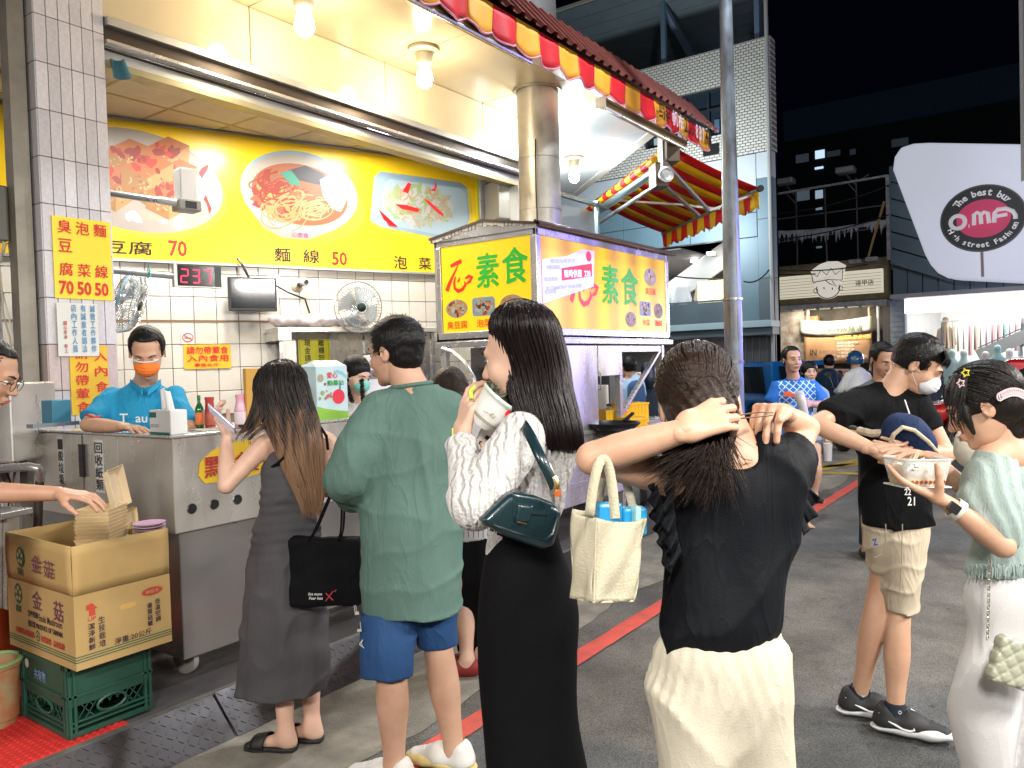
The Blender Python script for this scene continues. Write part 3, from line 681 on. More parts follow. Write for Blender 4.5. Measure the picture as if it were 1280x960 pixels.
# ------------------------------------------------------------------ awning valance, gold beams and red roof over the front
val=empty('striped_valance',(6,3.7,4.2),'long red and orange striped scalloped valance under the red roof edge','awning')
vr=M('valance_red',(.66,.012,.02),.6,var=.15,vs=6,bump=.1,bs=30);vo=M('valance_orange',(.90,.40,.03),.6,var=.12,vs=6,bump=.1,bs=30);vp=M('pink_piping',(.75,.30,.42),.5)
def scallop(par,p0,dirx,n0,width,ztop,drop,cols,n,sway=.02,pipe=True,sc=3):
 d=unit(dirx);nn=unit(n0)
 for i in range(n):
  mb=MB();lip=[]
  def fn(a,b):
   x=(i+a)*width;s_=abs(math.sin((i+a)*math.pi*sc/3));zb=ztop-drop*(.80+.20*s_);z=ztop+(zb-ztop)*b
   return p0+d*x+nn*(sway*b*math.sin((i+a)*5.3)+.01*math.sin((i+a)*9)*b)+A3(0,0,z-p0[2])
  mb.grid(fn,10,4);o=mb.build('stripe',cols[i % len(cols)],par,True,solid=.004)
  if pipe:MB().tube([fn(j/10,1.0) for j in range(11)],.009,6).build('piping',vp,o,True)
scallop(val,A3(2.46,3.70,4.44),(1,0,0),(0,-1,0),.322,4.44,.275,[vr,vo],22)
FV=FY(3.655)
for (ch,x,c_) in [('勁',7.97,blk_t),('發',8.13,blk_t),('帆',8.32,M('white_print',(.8,.75,.85),.5)),('布',8.48,MC['white_print']),('2',8.66,blk_t),('2',8.76,blk_t),('0',8.86,blk_t),('8',8.99,MC['white_print']),('3',9.09,MC['white_print']),('7',9.19,MC['white_print']),('4',9.29,blk_t),('1',9.40,blk_t)]:
 text(ch,FV,x,4.235,w=.15 if ord(ch) > 200 else .075,h=.17,mat=c_,parent=val,bold=.02)
gb=empty('roller_beam',(4,3.72,4.15),'bronze aluminium roller beams under the striped valance','beam')
for x0,x1,y,z in [(2.4,5.62,3.76,4.205),(6.78,8.75,3.70,4.10)]:
 MB().box(WF,(x0,y-.035,z-.03),(x1,y+.06,z+.05)).build('beam',alu_gold,gb,bev=.006)
 MB().box(WF,(x0,y-.042,z+.01),(x1,y-.036,z+.018)).build('groove',dark_br,gb);MB().box(WF,(x0-.012,y-.045,z-.04),(x0,y+.07,z+.06)).build('end_cap',alu,gb)
 MB().tube([(x0,y-.02,z-.045),(x1,y-.02,z-.045)],.018).build('rod',steel,gb,True)
roof=empty('red_roof',(5,3.9,4.5),'dark red corrugated metal roof edge above the striped valance','roof')
rr_=M('rust_red_metal',(.16,.035,.025),.5,.2,var=.3,vs=5)
NR=46;xa=2.2;pw=.165
for i in range(NR):
 x0=xa+i*pw;sec=[(0,0),(.02,.035),(.07,.035),(.09,0),(pw,0)]
 mb=MB();f0=lambda a,h,t:A3(x0+a,3.66+.36*t-.0*h,4.45+.42*t)+A3(0,-.74,.67)*h
 vs=[f0(a,h,t) for t in (0,1) for a,h in sec];n=len(sec)
 mb.add(vs,[(j,j+1,n+j+1,n+j) for j in range(n-1)]);mb.build('roof_rib',rr_,roof,solid=.003)
MB().box(WF,(2.2,4.0,4.83),(9.79,4.9,4.86)).build('roof_top',rr_,roof)
MB().box(WF,(2.2,3.72,4.31),(8.6,4.9,4.325)).build('roof_liner',M('liner',(.1,.06,.05),.8),roof)
# ------------------------------------------------------------------ open retractable awning on the chamfered corner
aw=empty('open_awning',(8.6,3.9,3.8),'opened red and yellow striped awning on metal arms at the shop corner','awning')
q0,q1=A3(8.62,3.84,4.12),A3(10.85,6.12,4.12);dch=unit(q1-q0);outd=unit((dch[1],-dch[0],0));outl=1.12
vy=M('awning_yellow',(.88,.58,.02),.6,var=.08,vs=3);vr2=M('awning_red',(.68,.02,.02),.6,var=.1,vs=3)
for m_,c_ in ((vy,(.95,.65,.03,1)),(vr2,(.85,.03,.02,1))):
 n_=m_.node_tree.nodes;tl=n_.new('ShaderNodeBsdfTranslucent');tl.inputs[0].default_value=c_;ms=n_.new('ShaderNodeMixShader');ms.inputs[0].default_value=.45;L_=m_.node_tree.links.new
 L_(n_['Principled BSDF'].outputs[0],ms.inputs[1]);L_(tl.outputs[0],ms.inputs[2]);L_(ms.outputs[0],n_['Material Output'].inputs[0])
Lq=np.linalg.norm(q1-q0);ns_=13
for i in range(ns_):
 def fn(a,b,i=i):
  t=(i+a)/ns_;return q0+dch*(t*Lq)+outd*(outl*b)+A3(0,0,-.5*b+.03*math.sin(b*math.pi)*-1)
 MB().grid(fn,2,6).build('stripe',[vr2,vy][i % 2],aw,True,solid=.004)
f0=q0+outd*outl+A3(0,0,-.52);f1=q1+outd*outl+A3(0,0,-.52)
MB().tube([f0-dch*.04,f1],.022,10).build('front_bar',alu,aw,True);MB().tube([f0-dch*.06,f0-dch*.02],.04,10).build('end_knob',black_pl,aw,True)
fv=empty('awning_fringe',f0,parent=None);bpy.data.objects.remove(fv)
for i in range(16):
 w_=Lq/16
 def fn(a,b,i=i):
  s_=abs(math.cos((i+a)*math.pi));return f0+dch*((i+a)*w_)+A3(0,0,-.02-(.17+.05*s_)*b)+outd*(.02*math.sin((i+a)*4)*b)
 MB().grid(fn,6,3).build('fringe_piece',[vy,vr2][i % 2],aw,True,solid=.004)
r0_,r1_=A3(8.45,3.92,3.80),A3(10.75,6.26,3.80)
MB().tube([r0_,r1_],.055,12).build('roller_tube',M('silver_tube',(.45,.58,.58),.3,.9),aw,True)
MB().tube([r0_+A3(.1,0,-.13),r1_+A3(.1,0,-.13)],.028,10).build('lower_tube',alu,aw,True)
rd=unit(r1_-r0_)
for i in range(16):MB().tube([r0_+rd*(i*.2)+A3(-.05,.0,.1),r0_+rd*((i+1)*.2-.003)+A3(-.05,.0,.1)],.045,10).build('rolled_stripe',[vy,vr2][i % 2],aw,True)
for t,s_ in ((0.0,1),):
 MB().box(FR(r0_+A3(-.02,-.02,-.1),dch,outd),(-.1,-.06,-.16-.0),(.14,.1,.12)).build('bracket_box',M('bronze_box',(.16,.12,.09),.45,.5),aw,bev=.01)
 MB().box(FR(r0_+A3(.12,-.1,.2),dch,outd),(-.1,-.06,-.16),(.14,.1,.12)).build('bracket_box',MC['bronze_box'],aw,bev=.01)
 MB().lathe(r0_+A3(-.06,-.11,-.1)-outd*0-dch*.07,[(.09,0),(.09,.02),(.07,.025),(.05,.012),(.03,.012),(0,.012)],20,ax=-dch).build('cover_disc',alu,aw,True)
MB().box(WF,(8.36,3.80,3.75),(8.42,3.86,4.25)).build('hanger_post',alu,aw)
el1=q0+dch*.15+outd*.55+A3(0,0,-.75);
for a,b in ((r0_+A3(.05,-.1,.05),el1),(el1,f0+dch*.15+A3(0,0,-.03)),(r0_+dch*1.9+A3(0,0,.05),q0+dch*1.4+outd*.7+A3(0,0,-.42)),(q0+dch*1.4+outd*.7+A3(0,0,-.42),q0+dch*1.0+outd*1.1+A3(0,0,-.56)),(r0_+A3(0.05,0,-.12),el1+dch*.3)):
 MB().bar(a,b,.045,.03).build('arm',alu,aw,bev=.004)
MB().tube([el1,el1+A3(0,0,-.25)],.004,5).build('cord',black_pl,aw)
# steel frame and clear sheet under the awning, behind the duct
fm=empty('pipe_frame',(8.2,4.6,2.6),'grey pipe frame with a clear plastic sheet below the corner awning','frame')
for a,b in [((8.05,5.2,2.3),(8.05,5.2,3.75)),((9.3,5.2,2.2),(9.3,5.2,3.75)),((7.3,4.9,3.45),(8.05,5.2,3.2)),((8.05,5.2,3.2),(9.6,5.2,3.2)),((8.05,5.2,3.7),(9.6,5.2,3.7))]:
 MB().bar(a,b,.05).build('pipe',M('bluegrey_pipe',(.28,.38,.42),.4,.6),fm)
MB().grid(lambda a,b:A3(7.5+1.9*a,5.25+.04*math.sin(a*9+b*4),2.2+1.4*b),16,8).build('plastic_sheet',M('clear_sheet',(.6,.66,.68),.25,alpha=.45,bump=.4,bs=5),fm,True)
# ------------------------------------------------------------------ exhaust duct
dc=empty('exhaust_duct',(6.52,4.3,2.9),'fat round galvanised exhaust duct rising from the cart roof to the soffit','duct')
cx,cy=6.52,4.28
MB().lathe((cx,cy,0),[(.205,4.275),(.205,3.62),(.209,3.618),(.209,3.60),(.205,3.598),(.205,3.12),(.209,3.118),(.209,3.10),(.205,3.098),(.205,2.98)],40).build('duct_pipe',galv,dc,True)
MB().tube([(cx,cy,3.02),(cx,cy,2.9),(cx+.03,cy-.01,2.78),(cx+.10,cy-.03,2.68),(cx+.2,cy-.05,2.6),(cx+.32,cy-.08,2.55)],[.205,.208,.215,.22,.225,.225],36).build('duct_elbow',galv,dc,True)
MB().lathe((cx,cy,4.262),[(.215,0),(.24,.0),(.24,.014)],36).build('duct_collar',galv,dc,True)
MB().tube([(cx-.19,cy-.09,3.75),(cx-.21,cy-.1,3.6),(cx-.205,cy-.09,3.3),(cx-.21,cy-.1,2.9)],.006,6).build('cable',black_pl,dc,True)
# ------------------------------------------------------------------ stainless order counter
ct=empty('order_counter',(3.5,3.6,.15),'long stainless steel order counter on casters along the shop front','counter')
MB().box(WF,(2.0,3.37,.862),(4.98,3.86,1.305)).build('upper_body',steel,ct,bev=.006)
MB().box(WF,(2.0,3.864,.862),(2.11,4.205,1.305)).build('side_door',steel,ct,bev=.006)
MB().box(WF,(2.0,4.213,.862),(2.11,4.79,1.30)).build('side_panel',steel,ct,bev=.006)
MB().box(WF,(1.985,3.355,1.305),(4.98,3.87,1.318)).build('counter_top',steel_br,ct,bev=.004)
MB().box(WF,(1.985,3.873,1.305),(2.115,4.79,1.318)).build('counter_top',steel_br,ct,bev=.004)
MB().box(WF,(2.03,3.395,.26),(4.96,3.84,.86)).build('lower_body',M('stainless_lower',(.30,.285,.28),.24,.6,bump=.05,bs=7,rv=.08,vs=2),ct,bev=.006)
MB().box(WF,(2.03,3.84,.26),(2.10,4.78,.86)).build('lower_panel',MC['stainless_lower'],ct)
MB().box(WF,(1.985,4.185,1.08),(1.999,4.225,1.25)).build('hinge',black_pl,ct)
for (u,v) in [(240,636),(268,630.5),(297,624.5),(417,601)]:
 x,z=yb(u,v,3.37);h_=MB().lathe((x,3.3695,z),[(.0,.001),(.021,.001),(.024,.003),(.026,0)],18,ax=(0,-1,0)).build('knob_hole',M('rim_steel',(.3,.3,.3),.3,1),ct,True)
 MB().lathe((x,3.368,z),[(0,.003),(.021,.003)],18,ax=(0,-1,0)).build('hole',black_pl,h_)
for x,y in ((2.1,3.5),(2.12,4.1),(4.85,3.5)):
 w=MB().lathe((x-.012,y,.222),[(0,0),(.05,0),(.066,.004),(.068,.02),(.066,.034),(.05,.038),(0,.038)],22,ax=(1,.25,0)).build('caster',M('grey_rubber',(.32,.30,.27),.6),ct,True)
 MB().lathe((x-.016,y,.222),[(0,0),(.016,0),(.016,.05)],12,ax=(1,.25,0)).build('hub',steel,w,True)
 MB().box(WF,(x-.03,y-.03,.24),(x+.05,y+.03,.30)).build('fork',steel,w)
# order sign
a,b=yb(248,608,3.37),yb(330,548,3.37);sg=empty('order_sign',(a[0],3.37,1.0),'yellow order sign with red characters stuck on the counter front','sign')
pts=[(a[0]+.0,a[1]+.05),(a[0]+.03,a[1]+.01),(a[0]+.2,a[1]+.0),(b[0]-.03,a[1]+.02),(b[0],a[1]+.1),(b[0],b[1]-.05),(b[0]-.06,b[1]),(b[0]-.22,b[1]-.0),(a[0]+.07,b[1]-.035),(a[0]+.01,b[1]-.08)]
MB().poly(FY(3.368),pts,.003,.004).build('sign_plate',M('yellow_foil',(.75,.50,.03),.3,coat=.4),sg)
text('點餐',FY(3.364),a[0]+.03,a[1]+.035,w=b[0]-a[0]-.06,h=b[1]-a[1]-.09,mat=M('dark_red_print',(.4,.015,.015),.5),parent=sg,bold=.03)
# paper strips on the side
for (u0,v0,u1,v1,s,lb) in [(72,545,82,606,'一般垃圾','white paper strip for general waste on the far counter door'),(118,549,132,625,'回收紙類','white paper strip for paper recycling on the near counter door')]:
 p,q=xb(u0,v0,2.0),xb(u1,v1,2.0);sp=MB();rect(sp,FXm(1.999),(p[0],p[1]),(q[0],p[1]-.27),0,.001)
 so=sp.build('paper_strip',white_pl,label=lb,cat='notice')
 text(s,FXm(1.998),p[0]+.006,p[1]-.262,w=(q[0]-p[0])-.012,h=.25,mat=blk_t,parent=so,vert=True,bold=.02)
# ------------------------------------------------------------------ things on the counter
tb=empty('tissue_box',P(206,530,3.72),'white and green tissue box with a tissue sticking out, beside the seller','tissue box')
FT=FR(A3(2.13,3.50,1.318),(1,0,0),(0,1,0))
a_,b_=yb(184,543,3.42),yb(214,543,3.42)
FT=FR(A3(2.012,3.575,1.318),(0,-1,0),(1,0,0))
MB().box(FT,(0,0,0),(.18,.085,.115)).build('carton',M('tissue_white',(.75,.76,.75),.5),tb,bev=.004)
MB().box(FT,(-.001,-.001,.001),(.17,0,.012)).m(0).box(FT,(-.001,-.001,.08),(.06,0,.105)).build('green_print',M('dark_green',(.02,.16,.12),.5),tb,kind='stuff')
text('300',FT.at(.0,0),.1,.04,w=.03,h=.01,mat=blk_t,parent=tb) if 0 else None
for k,zz in enumerate((.045,.053)):text('tissue paper',FR(FT(0,0,0),FT.x,FT.z),.01,zz-.01,w=.075,h=.006,mat=blk_t,parent=tb)
def tis(a,b):
 w_=.05-.012*b;return FT(.085+(a-.5)*2*w_-.02*b,.045+.012*math.sin(a*7)*(1-b*.4),.11+.10*b+.008*math.sin(a*5))
MB().grid(tis,14,8).build('tissue',M('tissue',(.85,.85,.84),.8),tb,True,solid=.001)
def bottle(u,v,zd,h,r,col,cap_,lab,label,name='bottle',neck=.35):
 p=P(u,v,zd);p[2]=1.318;b=empty(name,p,label,'bottle')
 MB().lathe(p,[(0,0),(r,.002),(r,h*.55),(r*.9,h*.62),(r*neck,h*.78),(r*neck,h*.93)],18).build('glass',col,b,True)
 MB().lathe(p,[(r*1.012,h*.12),(r*1.012,h*.48)],18).build('wrapper',lab,b,True)
 MB().lathe(p,[(r*neck*1.1,h*.9),(r*neck*1.1,h),(0,h)],14).build('cap',cap_,b,True)
grg=M('green_glass',(.02,.14,.03),.1,coat=.5);ogl=M('orange_wrapper',(.75,.2,.06),.4);rdp=M('red_bottle',(.4,.05,.04),.25);pkp=M('pink_bottle',(.75,.42,.55),.25,alpha=.85)
bottle(250,533,4.02,.17,.022,grg,M('green_cap',(.02,.2,.05),.4),ogl,'small green glass bottle behind the tissue box')
bottle(263,533,4.0,.16,.026,rdp,rdp,M('brown_wrapper',(.5,.12,.08),.4),'red sauce bottle behind the raised phone',neck=.8)
bottle(301,527,3.98,.17,.030,pkp,M('pink_cap',(.7,.3,.42),.4),M('milky_wrapper',(.8,.68,.7),.4),'pink water bottle on the counter left of the long-haired woman',neck=.7)
MB().box(FR(P(275,536,3.95)*A3(1,1,0)+A3(0,0,1.319),(1,0,0),(0,1,0)),(-.14,-.06,0),(.16,.05,.006)).build('menu_card',M('card_print',(.75,.6,.35),.5,var=.5,vs=40,col2=(.3,.5,.6)),label='printed menu card lying flat on the counter',cat='card')
MB().box(FR(P(312,531,3.95)*A3(1,1,0)+A3(0,0,1.325),(1,.2,0),(0,1,0)),(-.05,-.03,0),(.06,.03,.012)).build('phone_case',black_pl,label='black phone case lying on the counter beside the pink bottle',cat='phone',bev=.004)
# cardboard folder standing behind
kf=MB().box(FR(P(318,490,4.0)*A3(1,1,0)+A3(0,0,1.318),(1,-.1,0),(0,1,0)),(-.045,0,0),(.06,.03,.30)).build('card_folder',M('ochre_card',(.55,.30,.05),.6),label='ochre cardboard folder standing behind the long-haired woman',cat='folder',bev=.004)
# donation box
db=empty('donation_box',(3.1,3.5,1.318),'pale blue donation box printed with a red fruit, on the counter','box')
FD=FR((2.93,3.46,1.318),unit((1,-.03,0)),(0.03,1,0));dbm=M('box_lightblue',(.55,.72,.76),.4,var=.15,vs=5)
MB().box(FD,(0,0,0),(.225,.16,.30)).build('box_body',dbm,db,bev=.003)
MB().poly(FD.at(0,0,.301),[(.0,.0),(.225,0),(.225,.16),(0,.16)],0.0).add([FD(0,0,.3),FD(.225,0,.3),FD(.2,.06,.335),FD(.03,.06,.335),FD(.0,.16,.3),FD(.225,.16,.3)],[(0,1,2,3),(3,2,5,4),(1,5,2),(0,3,4)]).build('box_lid',M('lid_blue',(.62,.8,.88),.4),db)
FDf=FR(FD(0,-.0015,0),FD.x,FD.z)
MB().poly(FDf,[(0,0),(.225,0),(.225,.035),(.15,.045),(.06,.06),(0,.075)],.0005).build('green_band',M('leaf_green',(.25,.5,.05),.5),db)
MB().poly(FDf,ell2(.155,.125,.045,.042),.001).build('fruit_print',M('fruit_red',(.7,.03,.06),.4),db)
MB().poly(FDf,[(.16,.165),(.166,.2),(.176,.2),(.172,.163)],.001).build('stalk_print',M('stalk_blue',(.05,.25,.5),.5),db)
MB().poly(FDf,[(.06,.11),(.09,.125),(.12,.115),(.115,.13),(.08,.145),(.05,.12)],.0012).build('worm_print',M('brownish',(.45,.15,.08),.5),db)
for (x,y,r_,c_) in [(.04,.15,.014,'lgreen'),(.03,.235,.022,'pale'),(.06,.2,.008,'red'),(.10,.145,.007,'tan'),(.02,.12,.01,'lgreen'),(.07,.16,.006,'orange')]:MB().poly(FDf,ell2(x,y,r_,r_,16),.001).build('dot_print',fc[c_],db)
text('愛心',FDf,.075,.232,w=.075,h=.035,mat=red_t,parent=db,bold=.02);text('勸募站',FDf,.075,.19,w=.12,h=.03,mat=grn_t,parent=db,bold=.02)
MB().poly(FDf,[(.12,.27),(.15,.265),(.19,.25),(.22,.225),(.215,.245),(.19,.268),(.15,.28)],.001).build('rainbow_print',M('sky_print',(.2,.55,.7),.5),db)
# little steamer stack / stuff further along
pt=empty('steel_pot',(4.95,3.95,1.1),'steel pot heaped with pale fried pieces, behind the drinking woman','pot')
pp=P(588,500,5.6);MB().lathe(pp+A3(0,0,-.15),[(0,0),(.16,0),(.16,.18),(.17,.18),(.155,.15),(0,.15)],24).build('pot_body',steel_br,pt,True)
r=random.Random(4);m_=MB()
for i in range(40):c=pp+A3(r.uniform(-.13,.13),r.uniform(-.13,.13),.02+r.random()*.05);m_.box(FR(c,unit((r.uniform(-1,1),r.uniform(-1,1),.2)),(0,0,1)),(-.02,-.015,-.015),(.02,.015,.015))
m_.build('fried_piece',M('pale_food',(.8,.72,.6),.6),pt,kind='stuff',bev=.004)
# ------------------------------------------------------------------ signs on the pillar
def sign(name,corners,y,m_,label,th=.004):
 a,b=yb(*corners[0],y),yb(*corners[1],y);mb=MB();rect(mb,FY(y),a,b,0,th);return mb.build(name,m_,label=label,cat='sign'),(min(a[0],b[0]),min(a[1],b[1])),(max(a[0],b[0]),max(a[1],b[1]))
s1,lo,hi=sign('price_sign',[(64,269),(141,376)],4.893,yellow_v,'yellow price sign with red prices 70 50 50 on the tiled pillar');w,h=hi[0]-lo[0],hi[1]-lo[1]
F1=FY(4.888)
for i,(c_,n) in enumerate(zip(['臭豆腐','泡菜','麵線'],['70','50','50'])):
 x=lo[0]+.03+i*(w-.03)/3;cw=(w-.06)/3*.82
 ys={'臭豆腐':[.80,.57,.28],'泡菜':[.80,.28],'麵線':[.80,.28]}[c_]
 for ch_,yy in zip(c_,ys):text(ch_,F1,x,lo[1]+yy*h,w=cw,h=h*.16,mat=red_t,parent=s1,bold=.02)
 text(n,F1,x-.006,lo[1]+.05*h,w=cw*1.08,h=h*.17,mat=red_t,parent=s1,bold=.03)
s3,lo3,hi3=sign('food_rule_sign',[(86,432),(137,516)],4.893,M('yellow_old',(.85,.52,.02),.35),'narrow yellow sign with red characters low on the pillar, behind the seller')
for j,ln in enumerate(['請勿帶葷食','入內食用']):
 n=len(ln);hh=(hi3[1]-lo3[1])/5.3
 for i,ch_ in enumerate(ln):text(ch_,FY(4.888),lo3[0]+.03+j*.115,hi3[1]-.0-(i+1)*hh*(1.02 if j == 0 else 1.2),w=.075,h=hh*.8,mat=red_t,parent=s3,bold=.02)
s2,lo2,hi2=sign('job_notice',[(70,378),(124,445)],4.882,M('paper_cream',(.78,.77,.70),.6),'cream paper notice with blue handwritten columns on the pillar')
blu=M('blue_ink',(.08,.3,.55),.5);rdi=M('red_ink',(.6,.15,.12),.5)
for j,(ln,x,c_) in enumerate([('誠徵工作夥伴',.80,blu),('有誠意者請洽',.57,blu),('店內工作人員',.34,blu),('一心素食 敬上',.14,rdi)]):
 text(ln,FY(4.877),lo2[0]+x*(hi2[0]-lo2[0]),lo2[1]+.02,w=.030 if c_ is blu else .02,h=(hi2[1]-lo2[1])*(.92 if c_ is blu else .6),mat=c_,parent=s2,vert=True,bold=.01)
# notice on the wall tiles
def wsign(name,u0,v0,u1,v1,m_,label,off=.006):
 a,b=wl(u0,v0),wl(u1,v1);mb=MB();rect(mb,FRW,a,b,off,off+.003);return mb.build(name,m_,label=label,cat='sign'),(a[0],b[1]),(b[0],a[1])
w1,lo,hi=wsign('no_meat_sign',229,431,289,460,M('orange_yellow',(.92,.50,.01),.35),'orange wall sign with two lines of red characters left of the long-haired woman')
W_=hi[0]-lo[0];H_=hi[1]-lo[1];F2=FRW.at(0,0,.011)
text('請勿帶葷食',F2,lo[0]+.06*W_,lo[1]+.62*H_,w=.88*W_,h=.30*H_,mat=red_t,parent=w1,bold=.03);text('入內食用',F2,lo[0]+.06*W_,lo[1]+.30*H_,w=.88*W_,h=.28*H_,mat=red_t,parent=w1,bold=.03);text('團圓合作',F2,lo[0]+.22*W_,lo[1]+.1*H_,w=.5*W_,h=.13*H_,mat=red_t,parent=w1,bold=.02)
w2,lo,hi=wsign('no_smoking_sign',226,411,243,430,M('tile_sticker',(.85,.80,.74),.3),'small round no smoking sticker on the white tiles')
cx_,cy_=(lo[0]+hi[0])/2,(lo[1]+hi[1])/2-.01
MB().tube([FRW(cx_+.045*math.cos(t),cy_+.038*math.sin(t),.011) for t in np.linspace(0,6.28,24)[:-1]],.004,6,closed=True).build('ring',red_t,w2);MB().bar(FRW(cx_-.03,cy_+.02,.011),FRW(cx_+.03,cy_-.02,.011),.006).build('slash',red_t,w2);MB().bar(FRW(cx_-.03,cy_-.004,.0105),FRW(cx_+.03,cy_-.004,.0105),.006).build('cigarette',blk_t,w2)
# ------------------------------------------------------------------ pipes, devices, TV, cameras, fans
gp=empty('number_display',P(250,345,5.6),'red LED number display reading 237 on a white pipe','display')
zf=FR(P(222,357,5.6),unit(wd*.9+A3(.2,0,0)),ZZ);sc_=5.6/F
MB().box(zf,(0,0,-.05),(52*sc_,26*sc_,0)).build('casing',M('black_gloss',(.01,.008,.01),.15),gp,bev=.003)
MB().box(zf,(-.022,-.006,-.055),(0,27*sc_,.004)).build('side_frame',alu,gp);MB().box(zf,(46*sc_,-.002,-.05),(54*sc_,26*sc_,.004)).build('speaker_end',M('grey_green',(.08,.10,.09),.5),gp);MB().box(zf,(-.02,-.008,-.05),(54*sc_,0,.004)).build('bottom_lip',alu,gp)
ledm=M('led_red',(.6,.01,.03),.4,em=(1,.02,.08),es=2.6)
SEG={'a':(.15,.93,.85,1),'d':(.15,0,.85,.07),'g':(.15,.465,.85,.535),'f':(0,.53,.13,.97),'b':(.87,.53,1,.97),'e':(0,.03,.13,.47),'c':(.87,.03,1,.47)}
for i,dgt in enumerate(['abged','abgcd','abc']):
 dn=MB()
 for s_ in dgt:x0,y0,x1,y1=SEG[s_];dw,dh=.055,.10;ox=.022+i*.078;dn.box(zf,(ox+x0*dw,.022+y0*dh,.001),(ox+x1*dw,.022+y1*dh,.003))
 dn.build('digit',ledm,gp,kind='stuff')
pipe_w=M('white_pipe',(.75,.76,.78),.25,.3)
pp_=MB().tube([P(100,335,5.55),P(218,345.5,5.62)],.021,12).build('pipe',pipe_w,gp,True)
MB().tube([P(184,340,5.5),P(186,330,5.5),P(188,345,5.5),P(184,348,5.5),P(187,338,5.5)],.005,6).build('tie',M('teal_tie',(.1,.5,.45),.5),gp,True)
sc2=empty('scanner_arm',P(235,240,5.6),'white box shaped device on a chrome pipe in front of the banner','device')
MB().tube([P(100,236,5.5),P(200,251,5.58)],.022,12).build('pipe',steel_br,sc2,True);MB().tube([P(198,250,5.58),P(222,254,5.6)],.026,12).build('joint',white_pl,sc2,True)
zf=FR(P(219,258,5.6),unit((.98,-.15,0)),ZZ)
MB().box(zf,(.02,.03,-.06),(.14,.275,.06)).build('cover',M('white_case',(.85,.85,.85),.4),sc2,bev=.01);MB().box(zf,(.0,-.03,-.07),(.165,.05,.07)).build('base',M('grey_case',(.35,.34,.30),.4),sc2,bev=.012);MB().box(zf,(.045,-.015,.07),(.125,.035,.074)).build('lens_window',black_pl,sc2)
fg=MB().grid(lambda a,b:P(139+23*a*(.7+.3*b)+3*b,73+24*b+3*math.sin(a*3),4.98+.03*math.sin(a*5)),8,8).build('hanging_cloth',M('teal_cloth',(.10,.28,.34),.7),label='small teal cloth hanging from the ceiling beside the pillar',cat='cloth',smooth=True,solid=.003)
tv=empty('monitor',P(310,370,7.3),'black flat monitor hung on the tiled wall','monitor');a,b=wl(281,390),wl(339,350)
MB().box(FRW,(a[0],a[1],.12),(b[0],b[1],.16)).build('case',black_pl,tv,bev=.006);MB().box(FRW,(a[0]+.02,a[1]+.025,.16),(b[0]-.02,b[1]-.015,.162)).build('screen',M('dark_screen',(.01,.012,.014),.08),tv)
MB().tube([FRW(a[0]+.2,b[1],.12),FRW(a[0]+.15,b[1]+.12,.1),FRW(a[0]+.12,2.66,.06)],.012).build('arm',black_pl,tv,True);MB().tube([FRW(b[0],2.42,.1),FRW(b[0]+.15,2.36,.03),FRW(b[0]+.32,2.30,.02),FRW(b[0]+.36,2.16,.02)],.009).build('cable',black_pl,tv,True)
cm=empty('security_camera',P(374,350,7.6),'small white dome security camera on the wall below the banner','camera');c=wl(371,354)
MB().lathe(FRW(c[0],c[1]-.03,0),[(.06,0),(.06,.02),(.03,.05),(.03,.09)],18,ax=FRW.z).build('mount',M('beige_mount',(.6,.52,.4),.4),cm,True);MB().lathe(FRW(c[0]+.03,c[1]+.01,.06),[(0,0),(.035,0),(.04,.06),(.036,.09),(0,.09)],18,ax=FRW.z+A3(.2,-.1,-.2)).build('head',white_pl,cm,True);MB().lathe(FRW(c[0]+.04,c[1]+.0,.15),[(0,.004),(.024,.004)],14,ax=FRW.z).build('lens',black_pl,cm)
wire_m=M('fan_wire',(.75,.76,.78),.25,.8);blade_m=M('fan_blade',(.62,.74,.80),.2,alpha=.55);blue_ring=M('fan_ring_blue',(.25,.5,.75),.4)
def fan(c,ax,R,label,ring=None):
 f=empty('wall_fan',c,label,'fan');ax=unit(ax);a=unit(np.cross(ax,ZZ));b=np.cross(a,ax)
 pt=lambda r_,t,h_:c+a*r_*math.cos(t)+b*r_*math.sin(t)+ax*h_
 for nm,h_,s_ in (('front_grille',.09,1),('rear_grille',-.07,-1)):
  mb=MB()
  for i in range(48):
   t=i*2*math.pi/48;mb.tube([pt(.05,t+.25,h_),pt(R*.55,t+.1,h_*1.0),pt(R*.9,t,h_*.6),pt(R,t,0)],.0022,4,cap=False)
  for rr in (.06,R*.5,R*.75):mb.tube([pt(rr,t,h_*(1 if rr < R*.7 else .85)) for t in np.linspace(0,2*math.pi,32)[:-1]],.003,4,closed=True)
  mb.build(nm,wire_m,f,True,kind='stuff')
 MB().tube([pt(R,t,0) for t in np.linspace(0,2*math.pi,48)[:-1]],.007,6,closed=True).build('rim',ring or wire_m,f,True)
 for k in range(4):
  t0=k*math.pi/2+.4
  MB().grid(lambda u_,v_:pt(.05+(R*.82-.05)*v_,t0+(u_-.5)*(1.05+.2*v_),.03*(u_-.5)*2+.01),6,6).build('blade',blade_m,f,True,solid=.002)
 MB().lathe(c+ax*.085,[(0,.016),(.03,.014),(.042,.004),(.044,-.01)],20,ax=ax).build('badge',M('fan_badge',(.02,.05,.05),.3),f,True)
 MB().lathe(c+ax*-.2,[(0,0),(.06,.01),(.065,.1),(.03,.16)],20,ax=ax).build('motor',white_pl,f,True)
 MB().tube([c+ax*-.12,c+ax*-.14+A3(0,0,-R-.02)],.018).build('stand',white_pl,f,True);return f
fan(P(448,384,7.55),FRW.z+A3(0,0,-.1),.243,'white caged fan facing the street, standing on the steel shelf')
fan(P(160,378,5.9),unit((.75,-.75,-.35)),.235,'white caged fan turned sideways beside the pillar, above the seller',blue_ring)
